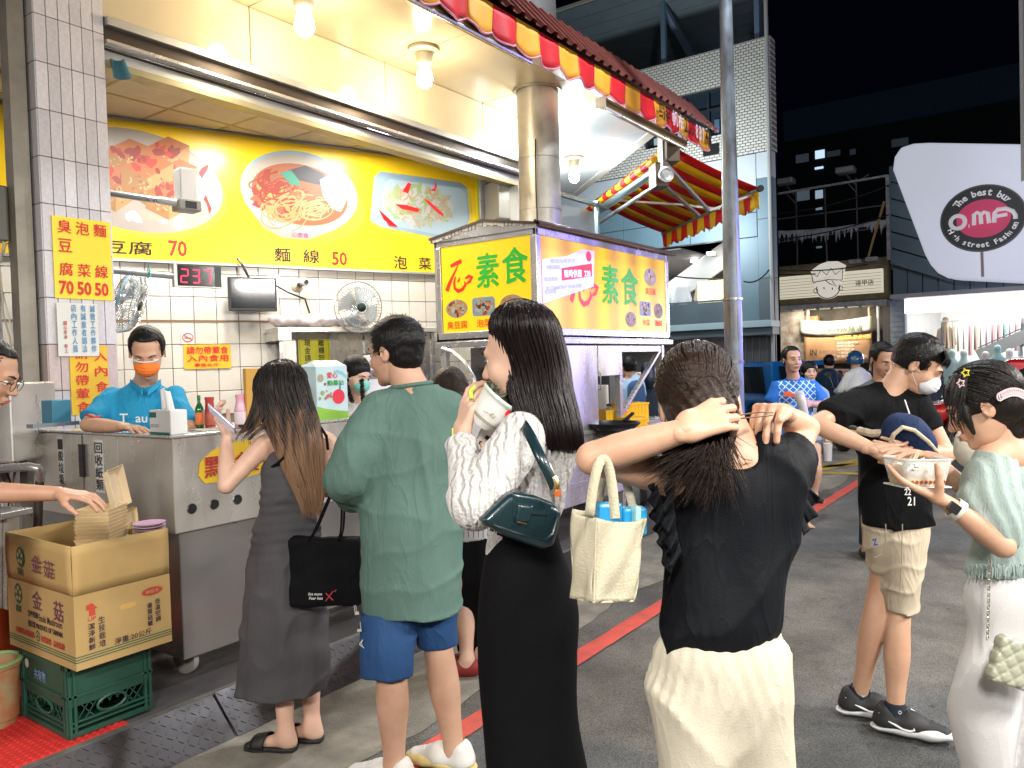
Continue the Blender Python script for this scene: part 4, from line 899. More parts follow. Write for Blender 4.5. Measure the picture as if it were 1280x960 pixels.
# steel shelf with cabinet on the wall
sh=empty('wall_shelf',FRW(0,1.0,.3),'stainless wall cabinet with a flat top behind the order counter','cabinet')
MB().box(FRW,(-.95,1.955,.01),(.85,2.0,.42)).build('shelf_top',steel_br,sh,bev=.004)
MB().box(FRW,(-.83,.3,.02),(.85,1.955,.03)).build('back_panel',steel,sh)
for t in (-.83,-.33,.05,.45,.82):MB().box(FRW,(t,.3,.03),(t+.035,1.955,.055)).build('upright',steel_br,sh)
MB().box(FRW,(-.95,1.88,.01),(-.83,1.955,.42)).build('bracket',steel,sh)
nt_=empty('cash_notice',FRW(-.6,1.7,.07),'bright yellow cash notice with two black character columns on the steel cabinet','notice');a,b=wl(371,458),wl(409,424)
MB().box(FRW,(a[0],a[1]-.06,.06),(b[0],b[1],.064)).build('card',M('bright_yellow',(.9,.82,.02),.4),nt_)
MB().box(FRW,(a[0]+.012,a[1]-.05,.064),(b[0]-.012,b[1]-.012,.0645)).build('border',M('ochre_border',(.6,.42,.02),.4),nt_);MB().box(FRW,(a[0]+.018,a[1]-.04,.0645),(b[0]-.018,b[1]-.018,.065)).build('field',MC['bright_yellow'],nt_)
FN=FRW.at(0,0,.066)
text('離櫃恕不負責',FN,b[0]-.12,a[1]-.17,w=.06,h=.43,mat=blk_t,parent=nt_,vert=True);text('現金請當面點',FN,a[0]+.06,a[1]-.17,w=.06,h=.43,mat=blk_t,parent=nt_,vert=True)
# bag bundle and cardboard on the shelf
cb=MB().box(FRW,(-.80,2.02,.1),(-.05,2.13,.14)).build('card_sheet',M('kraft',(.62,.42,.18),.7),label='flat piece of printed cardboard leaning on the wall shelf',cat='cardboard')
text('營 工 工 必 蔬菜',FRW.at(0,0,.141),-.6,2.05,w=.5,h=.05,mat=M('faded_ink',(.15,.25,.15),.6),parent=cb)
sd=SDF(.012,.03);r=random.Random(2)
for i in range(16):x=-.95+i*.055;sd.cap(FRW(x,2.05+r.uniform(0,.03),.25+r.uniform(-.05,.05)),FRW(x+.09,2.06+r.uniform(0,.04),.25+r.uniform(-.05,.05)),.045+r.uniform(-.012,.01))
sd.disp.append(lambda X,Y,Z:.006*nz(X,Y,Z,70));mesh_np('plastic_bundle',[sd],M('bundle_plastic',(.80,.70,.68),.3,alpha=.9,var=.2,vs=12),label='long bundle wrapped in clear pinkish plastic on the wall shelf',cat='bundle')
# small machine next to the worker
mc=empty('sealing_machine',FRW(.1,1.3,.5),'white counter machine with a small black display, right of the masked worker','machine')
fmz=FR(P(458,500,5.3),wd,ZZ);MB().box(fmz,(0,0,-.2),(.20,.30,0)).build('case',white_pl,mc,bev=.01);MB().box(fmz,(.06,.22,0),(.14,.26,.004)).build('display',black_pl,mc);MB().box(fmz,(.01,.14,0),(.17,.2,.003)).build('vent',M('vent_grey',(.2,.2,.2),.5),mc)
# ------------------------------------------------------------------ bottom left: box, crate, trays, mat, bin, rail
mat_=empty('red_mat',(1.0,3.5,.15),'red rubber mat with raised studs at the lower left corner','mat')
rm=M('red_rubber',(.62,.035,.03),.55,var=.12,vs=12)
MB().box(WF,(.4,3.2,.15),(1.66,4.5,.158)).build('mat_base',rm,mat_)
mb=MB()
for i in range(42):
 for j in range(24):
  x,y=.42+i*.03,3.21+j*.03
  if x < 1.65:mb.box(WF,(x,y,.158),(x+.014,y+.014,.162))
mb.build('stud',rm,mat_,kind='stuff')
cg=M('green_crate',(.022,.085,.058),.4,var=.2,vs=6)
cr_=empty('green_crate',(1.62,3.5,.158),'dark green plastic crate with lattice sides under the cardboard box','crate')
X0,X1,Y0,Y1,Z0,Z1=1.445,1.79,3.25,3.66,.163,.455
MB().box(WF,(X0+.01,Y0+.01,Z0),(X1-.01,Y1-.01,Z0+.01)).build('floor',cg,cr_)
def crate_side(fr,L,nm):
 H=Z1-Z0;m=MB()
 m.box(fr,(0,H*.58,-.01),(L,H*.95,0));m.box(fr,(-.004,H*.93,-.014),(L+.004,H,.006));m.box(fr,(-.003,H*.54,-.01),(L+.003,H*.58,.006));m.box(fr,(0,H*.42,-.01),(L,H*.54,.001));m.box(fr,(0,0,-.01),(L,.02,.004));m.box(fr,(0,.035,-.01),(L,.043,.003));m.box(fr,(0,.055,-.01),(L,.063,.003))
 for x in (0,.02,L-.035,L-.015):m.box(fr,(x,0,-.008),(x+.012,H,.006))
 mb_=m.build(nm,cg,cr_,bev=.001,kind='stuff')
 l=MB();n=int(L/.033)
 for i in range(-3,n+3):
  for s_ in (1,-1):
   x=i*.033;y0,y1=.063,H*.42;xe=x+s_*(y1-y0)*.8
   lo_,hi_=.03,L-.03
   if min(x,xe) < lo_ or max(x,xe) > hi_:continue
   if L*.3 < (x+xe)/2 < L*.68 :
    l.bar(fr(x+s_*(y1-y0)*.8*.62,y0+(y1-y0)*.62,-.004),fr(xe,y1,-.004),.004,.003,up=fr.z);continue
   l.bar(fr(x,y0,-.004),fr(xe,y1,-.004),.004,.003,up=fr.z)
 l.tube([fr(L/2+L*.17*math.cos(t),.095+.03*math.sin(t)) for t in np.linspace(0,2*math.pi,20)[:-1]],.006,6,closed=True)
 l.build('lattice',cg,cr_,kind='stuff')
crate_side(FR((X0,Y0,Z0),(1,0,0),ZZ),X1-X0,'street_side');crate_side(FR((X0,Y1,Z0),(0,-1,0),ZZ),Y1-Y0,'near_side')
MB().box(WF,(X0,Y1-.01,Z0),(X1,Y1,Z1)).box(WF,(X1-.01,Y0,Z0),(X1,Y1,Z1)).build('far_sides',cg,cr_,kind='stuff')
text('共有物',FR((X0-.0,Y1,Z0),(0,-1,0),ZZ),.13,.19,w=.1,h=.045,mat=M('pale_blue_print',(.2,.35,.55),.5),parent=cr_,z=.002)
MB().poly(FR((X0,Y1,Z0),(0,-1,0),ZZ),ell2(.06,.24,.018,.02,10),.001).build('torn_label',M('torn_paper',(.7,.6,.5),.7),cr_)
kb=M('cardboard',(.50,.33,.125),.75,var=.12,vs=2.5,bump=.08,bs=90);kbi=M('cardboard_inside',(.60,.36,.10),.8)
bx=empty('cardboard_box',(1.63,3.4,.46),'big open cardboard mushroom box standing on the green crate','box')
X0,X1,Y0,Y1,Z0,Z1=1.435,1.83,3.145,3.73,.462,.945;th=.006
zm=Z0+(Z1-Z0)*.60
for nm,a,b in [('street_side',(X0,Y0,Z0),(X1,Y0+th,zm)),('near_side',(X0,Y0+th,Z0),(X0+th,Y1-th,zm)),('far_side',(X0,Y1-th,Z0),(X1,Y1,Z1)),('inner_side',(X1-th,Y0+th,Z0),(X1,Y1-th,Z1)),('bottom',(X0+th,Y0+th,Z0),(X1-th,Y1-th,Z0+th))]:
 MB().box(WF,a,b).build(nm,kb,bx)
def flap(name,p,q,out):     # upper folded-up flap, slightly leaning outwards and creased
 def fn(a,b):return p+(q-p)*a+A3(0,0,(Z1-zm)*b)+out*(.002*math.sin(b*math.pi*.9)+.003*math.sin(a*6+b*3)*b)
 return MB().grid(fn,12,5).build(name,kb,bx,True,solid=.005)
flap('street_flap',A3(X0,Y0+.003,zm+.002),A3(X1,Y0+.003,zm+.002),A3(0,-1,0));flap('near_flap',A3(X0+.003,Y1,zm+.002),A3(X0+.003,Y0+.006,zm+.002),A3(-1,0,0))
BS=FR((X0,Y0,Z0),(1,0,0),ZZ);BN=FR((X0,Y1,Z0),(0,-1,0),ZZ);LS,LN,HZ=X1-X0,Y1-Y0,Z1-Z0
ink=M('box_ink',(.06,.03,.04),.7);inkp=M('box_ink_purple',(.16,.05,.08),.7);inkg=M('box_ink_green',(.03,.12,.06),.7);inkr=M('box_ink_red',(.5,.06,.03),.7)
def bt(s,fr,x,y,w,h,m_,b=.015,**k):text(s,fr,x,y,w=w,h=h,mat=m_,parent=bx,bold=b,z=.0015,**k)
for y in (.030,.040,.050):
 MB().box(BS,(0,y,0),(LS,y+.004,.0012)).build('green_line',inkg,bx);MB().box(BN,(0,y,0),(LN,y+.004,.0012)).build('green_line',inkg,bx)
sx_=LN/.585
bt('金',BN,.235,.195,.085,.075,inkp,.03);bt('菇',BN,.42,.175,.08,.08,inkp,.03)
bt('生吟菩薩',BN,.19,.155,.09,.026,ink);bt('Enoki Mushroom',BN,.285,.148,.20,.03,ink);bt('無公害 PRODUCE OF TAIWAN',BN,.19,.112,.295,.028,ink,.01)
bt('台灣優質金針菇產銷',BN,.07,.068,.17,.026,inkr);bt('專業栽培 · 品質保證!',BN,.30,.066,.2,.026,inkr);bt('農産',BN,.08,.158,.05,.03,inkg)
for cx_,cy_,r_ in ((.105,.235,.038),(.27,.083,.02)):
 MB().poly(BN,ell2(cx_,cy_,r_*.95,r_*1.15,20),.0012).build('emblem',inkg,bx);
 for k in range(5):t=k*1.257+.3;MB().poly(BN,ell2(cx_+r_*.55*math.cos(t),cy_+r_*.62*math.sin(t),r_*.26,r_*.26,10),.0018).build('emblem_petal',kb,bx)
fo=.0135
BN2=BN.at(0,0,.012)
bt('金',BN2,.27,.355,.075,.07,inkp,.03);bt('菇',BN2,.375,.345,.075,.07,inkp,.03);bt('農産',BN2,.14,.325,.045,.03,inkg)
MB().poly(BN2,ell2(.165,.40,.034,.042,20),.0012).build('emblem',inkg,bx)
for k in range(5):t=k*1.257+.3;MB().poly(BN2,ell2(.165+.019*math.cos(t),.40+.023*math.sin(t),.009,.009,10),.0018).build('emblem_petal',kb,bx)
MB().poly(BS,[(.045,.245),(.045,.225),(.055,.225),(.055,.20),(.08,.20),(.08,.225),(.09,.225),(.068,.25)][::1],.0012).build('arrow',inkr,bx) 
bt('UP',BS,.05,.18,.032,.016,inkr);bt('潔淨新鮮',BS,.05,.065,.025,.108,ink,vert=True);bt('生技栽培',BS,.09,.065,.025,.125,ink,vert=True)
bt('淨重:20公斤',BS,.15,.058,.155,.026,ink,.01);bt('優質菇蕈',BS,.29,.09,.022,.10,ink,vert=True);bt('低溫空調',BS,.325,.10,.022,.10,ink,vert=True)
MB().poly(BS,ell2(.315,.235,.046,.017,24),.0012).build('red_oval',inkr,bx);bt('鮮菇王',BS.at(0,0,.0012),.287,.227,.056,.015,M('oval_text',(.5,.3,.15),.7))
MB().poly(BS,rrect(.178,.190,.245,.212,.010),.0012).build('hand_hole',kbi,bx)
# stack of paper trays in the box
trm=M('paper_tray',(.74,.55,.30),.75,var=.1,vs=8)
def paper_tray(fr,w,d,h,fl=.02):
 m=MB();a=[fr(0,0,0),fr(w,0,0),fr(w,d,0),fr(0,d,0)];b=[fr(-fl,-fl,h),fr(w+fl,-fl,h),fr(w+fl,d+fl,h),fr(-fl,d+fl,h)]
 m.add(a+b,[(0,1,2,3),(0,4,5,1),(1,5,6,2),(2,6,7,3),(3,7,4,0)]);return m
r=random.Random(9)
base=P(118,690,3.22)
tx,ty=unit((.80,.60,0)),unit((-.60,.80,0))
for i in range(24):
 fr=FR(A3(1.645,3.285,.655+i*.0155)+A3(r.uniform(-.004,.004),r.uniform(-.004,.004),0),tx+A3(0,0,r.uniform(-.02,.02)),ty)
 paper_tray(fr,.14,.115,.035,.014).build('paper_tray',trm,solid=.002,label='used beige paper tray pressed inside the leaning stack in the cardboard box' if i < 23 else 'topmost lying paper tray of the leaning stack, open side up',cat='tray',group='stacked paper trays in the cardboard box')
ft=FR(A3(1.70,3.355,1.035),unit((.80,.60,.08)),unit((-.1,.12,1)))
paper_tray(ft,.115,.15,.03,.012).build('paper_tray',M('paper_tray_pale',(.78,.62,.40),.75,var=.15,vs=10),solid=.002,label='used beige paper tray standing upright on top of the stack',cat='tray')
ft=FR(A3(1.775,3.38,.80),unit((.80,.60,.0)),unit((-.05,.05,1)))
for k in range(3):paper_tray(ft.at(.01*k,0,-.012*k),.11,.20,.012,.006).build('paper_tray',trm,solid=.002,label='flattened beige paper tray slid behind the tray stack',cat='tray',group='flattened trays behind the stack')
# plates
for k in range(4):
 c=A3(1.80,3.235,.925+k*.011);MB().lathe(c,[(0,.0),(.045,.0),(.066,.008),(.067,.010),(.044,.003),(0,.003)],24).build('paper_plate',M(['plate_white','plate_pink'][k % 2],[(.8,.77,.74),(.68,.42,.58)][k % 2],.6),label=['pinkish paper plate at the bottom of the little stack in the box','second paper plate from the bottom, on the box edge','third paper plate from the bottom, on the box edge','white paper plate on top of the little stack on the box'][k] if k != 1 else 'second paper plate from the bottom of the little stack',cat='plate',smooth=True)
MB().box(WF,(1.73,3.17,.66),(1.82,3.29,.92)).build('plate_carton',M('white_carton',(.7,.68,.66),.7),label='white carton inside the cardboard box carrying the plates',cat='carton')
# rubble bin and dark bag at the lower left edge
bn_=empty('paint_bucket',(1.2,3.62,.16),'round green rimmed bucket with a patterned side at the left edge','bucket')
bc_=G(-8,905,.16);MB().lathe(bc_,[(0,0),(.085,0),(.105,.24),(.112,.245),(.112,.262),(.10,.262),(.095,.03),(0,.03)],28).build('bucket_body',M('bucket_print',(.30,.26,.14),.45,var=.8,vs=14,col2=(.45,.12,.04)),bn_,True)
MB().tube([bc_+A3(.108*math.cos(t),.108*math.sin(t),.262) for t in np.linspace(0,6.28,32)[:-1]],.010,8,closed=True).build('rim',M('green_rim',(.25,.38,.15),.4),bn_,True)
rb=empty('orange_bin',(1.0,4.1,.16),'orange bin with a dark bag over it at the left edge','bin');c_=G(-22,830,.16)
MB().lathe(c_,[(0,0),(.15,0),(.17,.42),(0,.42)],28).build('bin_body',M('orange_bin',(.62,.10,.02),.4),rb,True)
sd=SDF(.012,.03);sd.ell(c_+A3(0,0,.52),(.17,.17,.17));sd.disp.append(lambda X,Y,Z:.018*nz(X,Y,Z,32));mesh_np('bin_bag',[sd],M('bag_black',(.02,.02,.025),.3),rb)
# queue rail and steel cabinet at the left edge
ql=empty('steel_rail',(1.2,4.2,.15),'bent stainless tube rail at the left edge behind the cardboard box','rail')
MB().tube([P(-60,592,3.9),P(-10,586,3.85),P(36,583.5,3.8),P(48,585,3.8),P(51,590,3.82),P(50,600,3.85)],.021,12).build('top_tube',steel_br,ql,True)
MB().tube([P(50,596,3.85),P(48,630,3.85),P(46,700,3.85)],.02,12).build('leg',M('dark_steel',(.1,.08,.07),.4,.7),ql,True)
sq=empty('steel_bench',(1.2,4.2,.15),'low stainless stand with square legs at the left edge','stand')
MB().bar(P(-40,640,3.7),P(22,642,3.6),.16,.03).build('top',steel_br,sq,bev=.004)
for u in (-2,14):MB().bar(P(u,645,3.6),P(u,760,3.6),.04,.05).build('leg',steel,sq)
MB().box(FR(P(-30,580,4.1),rdir,ZZ),(-.3,0,-.4),(.2,.42,0)).build('steel_cabinet',steel,label='stainless cabinet side at the left edge behind the bent rail',cat='cabinet',bev=.01)
bp=empty('blue_terminal',(2.05,4.55,1.32),'blue metal box on the far end of the order counter','box');FBx=FR(P(66,532,4.05),(1,.1,0),ZZ)
MB().box(FBx,(0,0,-.1),(.1,.13,0)).build('case',M('teal_case',(.06,.22,.32),.4,.3),bp,bev=.004);MB().box(FBx,(-.11,-.005,-.04),(.13,.015,.02)).build('shelf',M('blue_steel',(.3,.36,.42),.4,.7),bp)
# ------------------------------------------------------------------ food cart
ka=empty('food_cart',(6.2,3.8,0),'stainless food cart with a yellow lit sign box on top, at the kerb','food cart')
X0,X1,Y0,Y1,Z0,Z1=5.0,7.39,3.33,4.36,1.80,2.66
kf_=steel_br
# sign box frame
MB().box(WF,(X0,Y0,Z0),(X1,Y1,Z0+.02)).build('sign_floor',steel,ka)
def frame_bars(mb,fr,L,H,wd_=.07,t=.03):
 mb.box(fr,(0,0,-t),(L,wd_,0));mb.box(fr,(0,H-wd_,-t),(L,H,0));mb.box(fr,(0,wd_,-t),(wd_*.8,H-wd_,-.001));mb.box(fr,(L-wd_*.8,wd_,-t),(L,H-wd_,-.001))
FL=FR((X0,Y1,Z0),(0,-1,0),ZZ);FS=FR((X0,Y0,Z0),(1,0,0),ZZ)
m=MB();frame_bars(m,FL,Y1-Y0,Z1-Z0,.075);m.build('near_frame',steel_br,ka,bev=.004,kind='stuff')
m=MB();frame_bars(m,FS,X1-X0,Z1-Z0,.075);m.build('street_frame',steel_br,ka,bev=.004,kind='stuff')
MB().box(FR((X1,Y0,Z0),(0,1,0),ZZ),(0,0,-.02),(Y1-Y0,Z1-Z0,0)).box(FR((X1,Y1,Z0),(-1,0,0),ZZ),(0,0,-.02),(X1-X0,Z1-Z0,0)).build('far_panels',steel,ka,kind='stuff')
# gable ends with folded trim
MB().poly(FL,[(-.03,Z1-Z0-.03),(Y1-Y0+.01,Z1-Z0-.03),(Y1-Y0+.01,Z1-Z0+.01),(.52,Z1-Z0+.075),(.40,Z1-Z0+.07),(-.03,Z1-Z0-.005)],.012,.03).build('gable',steel_br,ka,bev=.003)
r=random.Random(5);m=MB()
for i in range(26):a=i/25*.9;h_=Z1-Z0+.0+min(a/.46,1,(1.06-a)/.5)*.07;m.box(FL,(a,h_-.015-r.random()*.02,.013),(a+.02+r.random()*.015,h_+.012,.02))
m.build('peeling_trim',M('peeled_film',(.72,.66,.56),.6),ka,kind='stuff')
MB().add([A3(X0-.03,Y0-.05,Z1-.0),A3(X1+.05,Y0-.05,Z1+.0),A3(X1+.05,Y0+.5,Z1+.09),A3(X0-.03,Y0+.5,Z1+.09),A3(X0-.03,Y1+.03,Z1),A3(X1+.05,Y1+.03,Z1)],[(0,1,2,3),(3,2,5,4)]).build('roof',M('cart_roof',(.12,.09,.08),.35,.6),ka,solid=.02)
for k in range(3):MB().tube([(X0-.03,Y0-.05+.018*k,Z1-.005+.012*k),(X1+.06,Y0-.05+.018*k,Z1-.005+.012*k)],.014,8).build('roof_edge',M('brown_edge',(.10,.06,.05),.35,.4),ka,True)
pl_m=M('lit_yellow_near',(.92,.62,.02),.3,em=(1,.60,.012),es=.30)
MB().box(FL,(.07,.075,-.02),(Y1-Y0-.065,Z1-Z0-.075,-.008)).build('near_panel',pl_m,ka)
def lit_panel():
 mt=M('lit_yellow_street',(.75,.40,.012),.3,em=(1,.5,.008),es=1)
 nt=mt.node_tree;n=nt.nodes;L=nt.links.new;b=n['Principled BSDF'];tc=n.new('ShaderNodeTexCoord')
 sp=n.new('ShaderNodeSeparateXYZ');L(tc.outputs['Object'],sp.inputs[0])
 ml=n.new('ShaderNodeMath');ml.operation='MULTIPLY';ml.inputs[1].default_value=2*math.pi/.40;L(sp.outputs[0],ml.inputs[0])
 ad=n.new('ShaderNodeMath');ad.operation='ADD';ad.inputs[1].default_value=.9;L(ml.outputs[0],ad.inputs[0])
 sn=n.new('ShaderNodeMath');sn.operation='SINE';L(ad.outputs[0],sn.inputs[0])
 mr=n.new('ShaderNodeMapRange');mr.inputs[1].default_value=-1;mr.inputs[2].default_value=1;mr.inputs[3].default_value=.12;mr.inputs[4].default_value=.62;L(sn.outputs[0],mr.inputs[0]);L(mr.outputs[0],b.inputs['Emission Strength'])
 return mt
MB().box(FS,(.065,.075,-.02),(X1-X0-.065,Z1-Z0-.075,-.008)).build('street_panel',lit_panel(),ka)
FLt=FL.at(0,0,-.007);FSt=FS.at(0,0,-.007)
redl_=M('red_logo',(.8,.02,.01),.4,em=(1,.02,.01),es=.35);grl_=M('green_logo',(.02,.38,.03),.4,em=(.02,.5,.02),es=.22)
def stroke(fr,pts,ws,par,m_,z=.001):
 """calligraphic stroke: polyline with widths"""
 P_=[A3(*p,0) for p in pts];l,r_=[],[]
 for i in range(len(P_)):
  d=unit(P_[min(i+1,len(P_)-1)]-P_[max(i-1,0)]);nn=A3(-d[1],d[0],0)*ws[i]/2;l.append((P_[i]+nn)[:2]);r_.append((P_[i]-nn)[:2])
 mb=MB()
 for i in range(len(P_)-1):mb.poly(fr,[tuple(l[i]),tuple(r_[i]),tuple(r_[i+1]),tuple(l[i+1])],z)
 return mb.build('logo_stroke',m_,par)
def logo(fr,x,y,s,sx=1):
 q=lambda pts:[(x+a*s*sx,y+b*s) for a,b in pts]
 stroke(fr,q([(.18,.86),(.40,.93),(.62,.98)]),[.10*s,.12*s,.13*s],ka,redl_)
 stroke(fr,q([(.50,.92),(.40,.75),(.25,.55),(.12,.35),(.0,.12)]),[.03*s,.06*s,.08*s,.12*s,.15*s],ka,redl_,.0014)
 stroke(fr,q([(.36,.52),(.30,.35),(.32,.18),(.45,.08),(.62,.12),(.74,.25),(.72,.36)]),[.06*s,.08*s,.10*s,.12*s,.11*s,.09*s,.04*s],ka,redl_,.0018)
 stroke(fr,q([(.44,.36),(.50,.42),(.52,.50)]),[.07*s,.07*s,.03*s],ka,redl_,.002);stroke(fr,q([(.74,.44),(.88,.50),(1.0,.46),(.92,.34),(.78,.28)]),[.05*s,.11*s,.12*s,.10*s,.05*s],ka,redl_,.0022)
logo(FLt,.12,.39,.27)
text('素',FLt,.44,.42,w=.22,h=.27,mat=grl_,parent=ka,bold=.05);text('食',FLt,.70,.43,w=.24,h=.28,mat=grl_,parent=ka,bold=.05)
def dish(fr,x,y,rx,ry,kind,seed):
 if kind == 'tray':MB().poly(fr,rrect(x-rx,y-ry,x+rx,y+ry,ry*.4),.0012).build('dish_print',plate_b,ka)
 else:MB().poly(fr,ell2(x,y,rx,ry),.0012).build('dish_print',plate,ka)
 cols={'tofu':[fc['orange'],fc['tan2'],fc['dred'],fc['white'],fc['cabbage']],'tray':[fc['red'],fc['dark'],fc['cabbage'],fc['white'],fc['orange']],'bowl':[fc['orange'],fc['tan2'],fc['tan'],fc['brown'],fc['cabbage']]}[kind]
 bits('food_print',ka,fr,in_el(x,y,rx*.74,ry*.72),cols,70,rx*.13,.0016,seed)
for x,k,s_ in ((.22,'tofu','臭豆腐'),(.50,'tray','泡菜'),(.78,'bowl','麵線')):
 dish(FLt,x,.27,.115,.075,k,int(x*100));w_=.065*len(s_);text(s_,FLt,x-w_/2-.01,.105,w=w_+.02,h=.062,mat=redl_,parent=ka,bold=.02)
logo(FSt,.50,.25,.40,1.1);text('素',FSt,1.02,.31,w=.30,h=.34,mat=grl_,parent=ka,bold=.05);text('食',FSt,1.38,.31,w=.33,h=.34,mat=grl_,parent=ka,bold=.05)
dish(FSt,1.98,.60,.13,.085,'tofu',41);dish(FSt,1.86,.29,.12,.07,'tray',42);dish(FSt,2.15,.28,.10,.075,'bowl',43);dish(FSt,1.55,.18,.11,.07,'tofu',44)
text('臭豆腐',FSt,1.87,.43,w=.22,h=.065,mat=redl_,parent=ka,bold=.02);text('泡菜',FSt,1.79,.13,w=.16,h=.06,mat=redl_,parent=ka,bold=.02);text('麵線',FSt,2.07,.13,w=.16,h=.06,mat=redl_,parent=ka,bold=.02)
# reflection of a printed sheet on the street side plastic, painted as glowing shapes
lf=MB();lf.m(0).poly(FSt,[(.075,.26),(.87,.44),(.90,.745),(.70,.74),(.45,.66),(.075,.60)],.003)
lf.build('sheet_reflection',M('reflection_violet',(.80,.76,.92),.35,em=(.75,.68,1),es=.12),ka)
li=M('reflection_ink',(.45,.5,.85),.5,em=(.35,.4,1),es=.25);MB().poly(FSt,[(.36,.455),(.85,.525),(.85,.635),(.36,.555)],.0036).build('reflection_band',redl_,ka);MB().poly(FSt,ell2(.80,.69,.045,.045,20),.0036).build('reflection_dot',redl_,ka)
text('限時供應  220',FSt.at(0,0,0),.40,.50,w=.42,h=.065,mat=M('reflection_white',(.9,.9,.95),.5,em=(1,1,1),es=.4),parent=ka,z=.0042,rot=5,bold=.02)
for k,(s_,x,y,w_) in enumerate([('歡迎品嚐素食',.2,.60,.38),('外帶自取優惠',.14,.535,.20),('電話預約',.1,.44,.2),('每日新鮮製作 限量供應',.12,.39,.55),('營業時間',.1,.34,.17)]):text(s_,FSt,x,y,w=w_,h=.035,mat=li,parent=ka,z=.0036,rot=6)
# lower lip, lamp strip and posts
MB().box(WF,(X0-.02,Y0-.02,Z0-.05),(X1+.03,Y0+.06,Z0-.002)).build('lower_lip',steel_br,ka,bev=.004);MB().box(WF,(X0-.02,Y0+.06,Z0-.05),(X0+.05,Y1,Z0-.002)).build('lower_lip',steel_br,ka,bev=.004)
for x,y in ((X0+.04,Y1-.05),(6.42,Y0+.08),(X1-.06,Y0+.08),(X1-.06,Y1-.05),(5.06,Y0+.08)):MB().box(WF,(x-.028,y-.028,.12),(x+.028,y+.028,Z0-.05)).build('post',steel_br,ka,bev=.003)
MB().box(WF,(6.42,Y0+.06,1.68),(X1-.03,Y0+.11,1.74)).build('top_rail',steel_br,ka,bev=.003)
MB().bar((6.5,Y0+.08,1.14),(7.30,Y0+.08,1.70),.045,.03).build('brace',steel_br,ka,bev=.003)
MB().bar((6.42,Y0+.08,1.14),(6.52,Y0+.08,1.14),.05,.04).build('brace_foot',steel_br,ka)
# side partition and door panels
MB().box(WF,(5.02,3.42,1.06),(5.04,4.02,1.74)).build('side_partition',M('partition_steel',(.5,.48,.46),.3,1,rv=.1,vs=3),ka)
MB().box(WF,(5.05,Y0+.02,.95),(5.93,Y0+.04,1.74)).build('door_panel',steel,ka,bev=.004)
MB().tube([(5.86,Y0-.02,1.36),(5.86,Y0-.045,1.36),(5.86,Y0-.045,1.50),(5.86,Y0-.02,1.50)],.006,8).build('door_handle',steel_dk,ka,True)
MB().box(WF,(5.96,Y0+.03,1.47),(6.40,Y0+.05,1.74)).build('hanging_panel',steel,ka,bev=.004)
MB().box(WF,(X0+.01,Y0+.01,.42),(X1-.05,Y1-.02,.99)).build('body',steel,ka,bev=.01)
MB().box(WF,(X0,Y0,.99),(X1-.03,Y1-.02,1.02)).build('work_top',steel_br,ka,bev=.004)
MB().box(WF,(X0+.005,Y0-.004,.60),(X1-.06,Y0+.0,.615)).build('body_seam',steel_br,ka)
MB().tube([P(553,436,6.0),P(566,440,5.9),P(580,452,5.8),P(591,470,5.7),P(594,482,5.7)],.017,10).build('curved_brace',steel_br,ka,True)
for x in (5.3,7.1):
 for y in (3.5,4.2):MB().lathe((x,y-.02,.1),[(0,0),(.1,0),(.1,.05),(0,.05)],20,ax=(0,1,0)).build('wheel',black_pl,ka,True);MB().box(WF,(x-.03,y-.03,.1),(x+.03,y+.05,.42)).build('wheel_fork',steel_dk,ka)
MB().box(WF,(6.9,Y0+.0,.40),(7.3,Y0+.3,.44)).build('yellow_tray',M('yellow_tray',(.8,.5,.02),.5),ka)
# wok on a burner, crates and a basin on the cart
wk=empty('black_wok',(6.25,3.62,1.02),'wide black wok on its burner at the open end of the food cart','wok');wc=P(765,530,6.75)
MB().lathe(wc,[(0,-.10),(.10,-.08),(.20,-.02),(.235,.015),(.245,.015),(.24,0),(.2,-.035),(.1,-.1),(0,-.12)],32).build('wok_bowl',M('wok_iron',(.02,.02,.022),.3,.6),wk,True)
MB().lathe(wc+A3(0,0,-.22),[(.13,0),(.16,0),(.19,.12),(.17,.14),(.14,.12)],24).build('burner_ring',steel_dk,wk,True);MB().bar(wc+A3(.22,0,.01),wc+A3(.36,-.02,.07),.025,.02).build('wok_handle',MC['wok_iron'],wk)
yc=M('yellow_crate',(.90,.50,.01),.45,bump=.1,bs=40)
for i,(u,v,zd,w_,h_,lb) in enumerate([(782,531,7.35,.26,.20,'tall yellow plastic crate right of the post on the food cart'),(758,532,7.2,.26,.14,'low yellow plastic crate behind the wok on the food cart'),(788,541,7.0,.18,.13,'small yellow plastic crate in front of the tall one on the food cart')]):
 fr=FR(P(u,v,zd),unit((.85,-.5,0)),ZZ);c=empty('yellow_crate',P(u,v,zd),lb,'crate')
 m=MB().box(fr,(0,0,-.25),(w_,.012,0));m.box(fr,(0,0,-.01),(w_,h_,0));m.box(fr,(0,0,-.25),(w_,h_,-.24));m.box(fr,(0,0,-.24),(.01,h_,-.01));m.box(fr,(w_-.01,0,-.24),(w_,h_,-.01));m.build('crate_wall',yc,c,kind='stuff')
 m=MB();m.box(fr,(-.006,h_-.018,-.25),(w_+.006,h_,.006))
 for k in range(1,7):m.box(fr,(w_*k/7-.002,.01,0),(w_*k/7+.002,h_-.02,.004))
 m.build('rib',yc,c,kind='stuff')
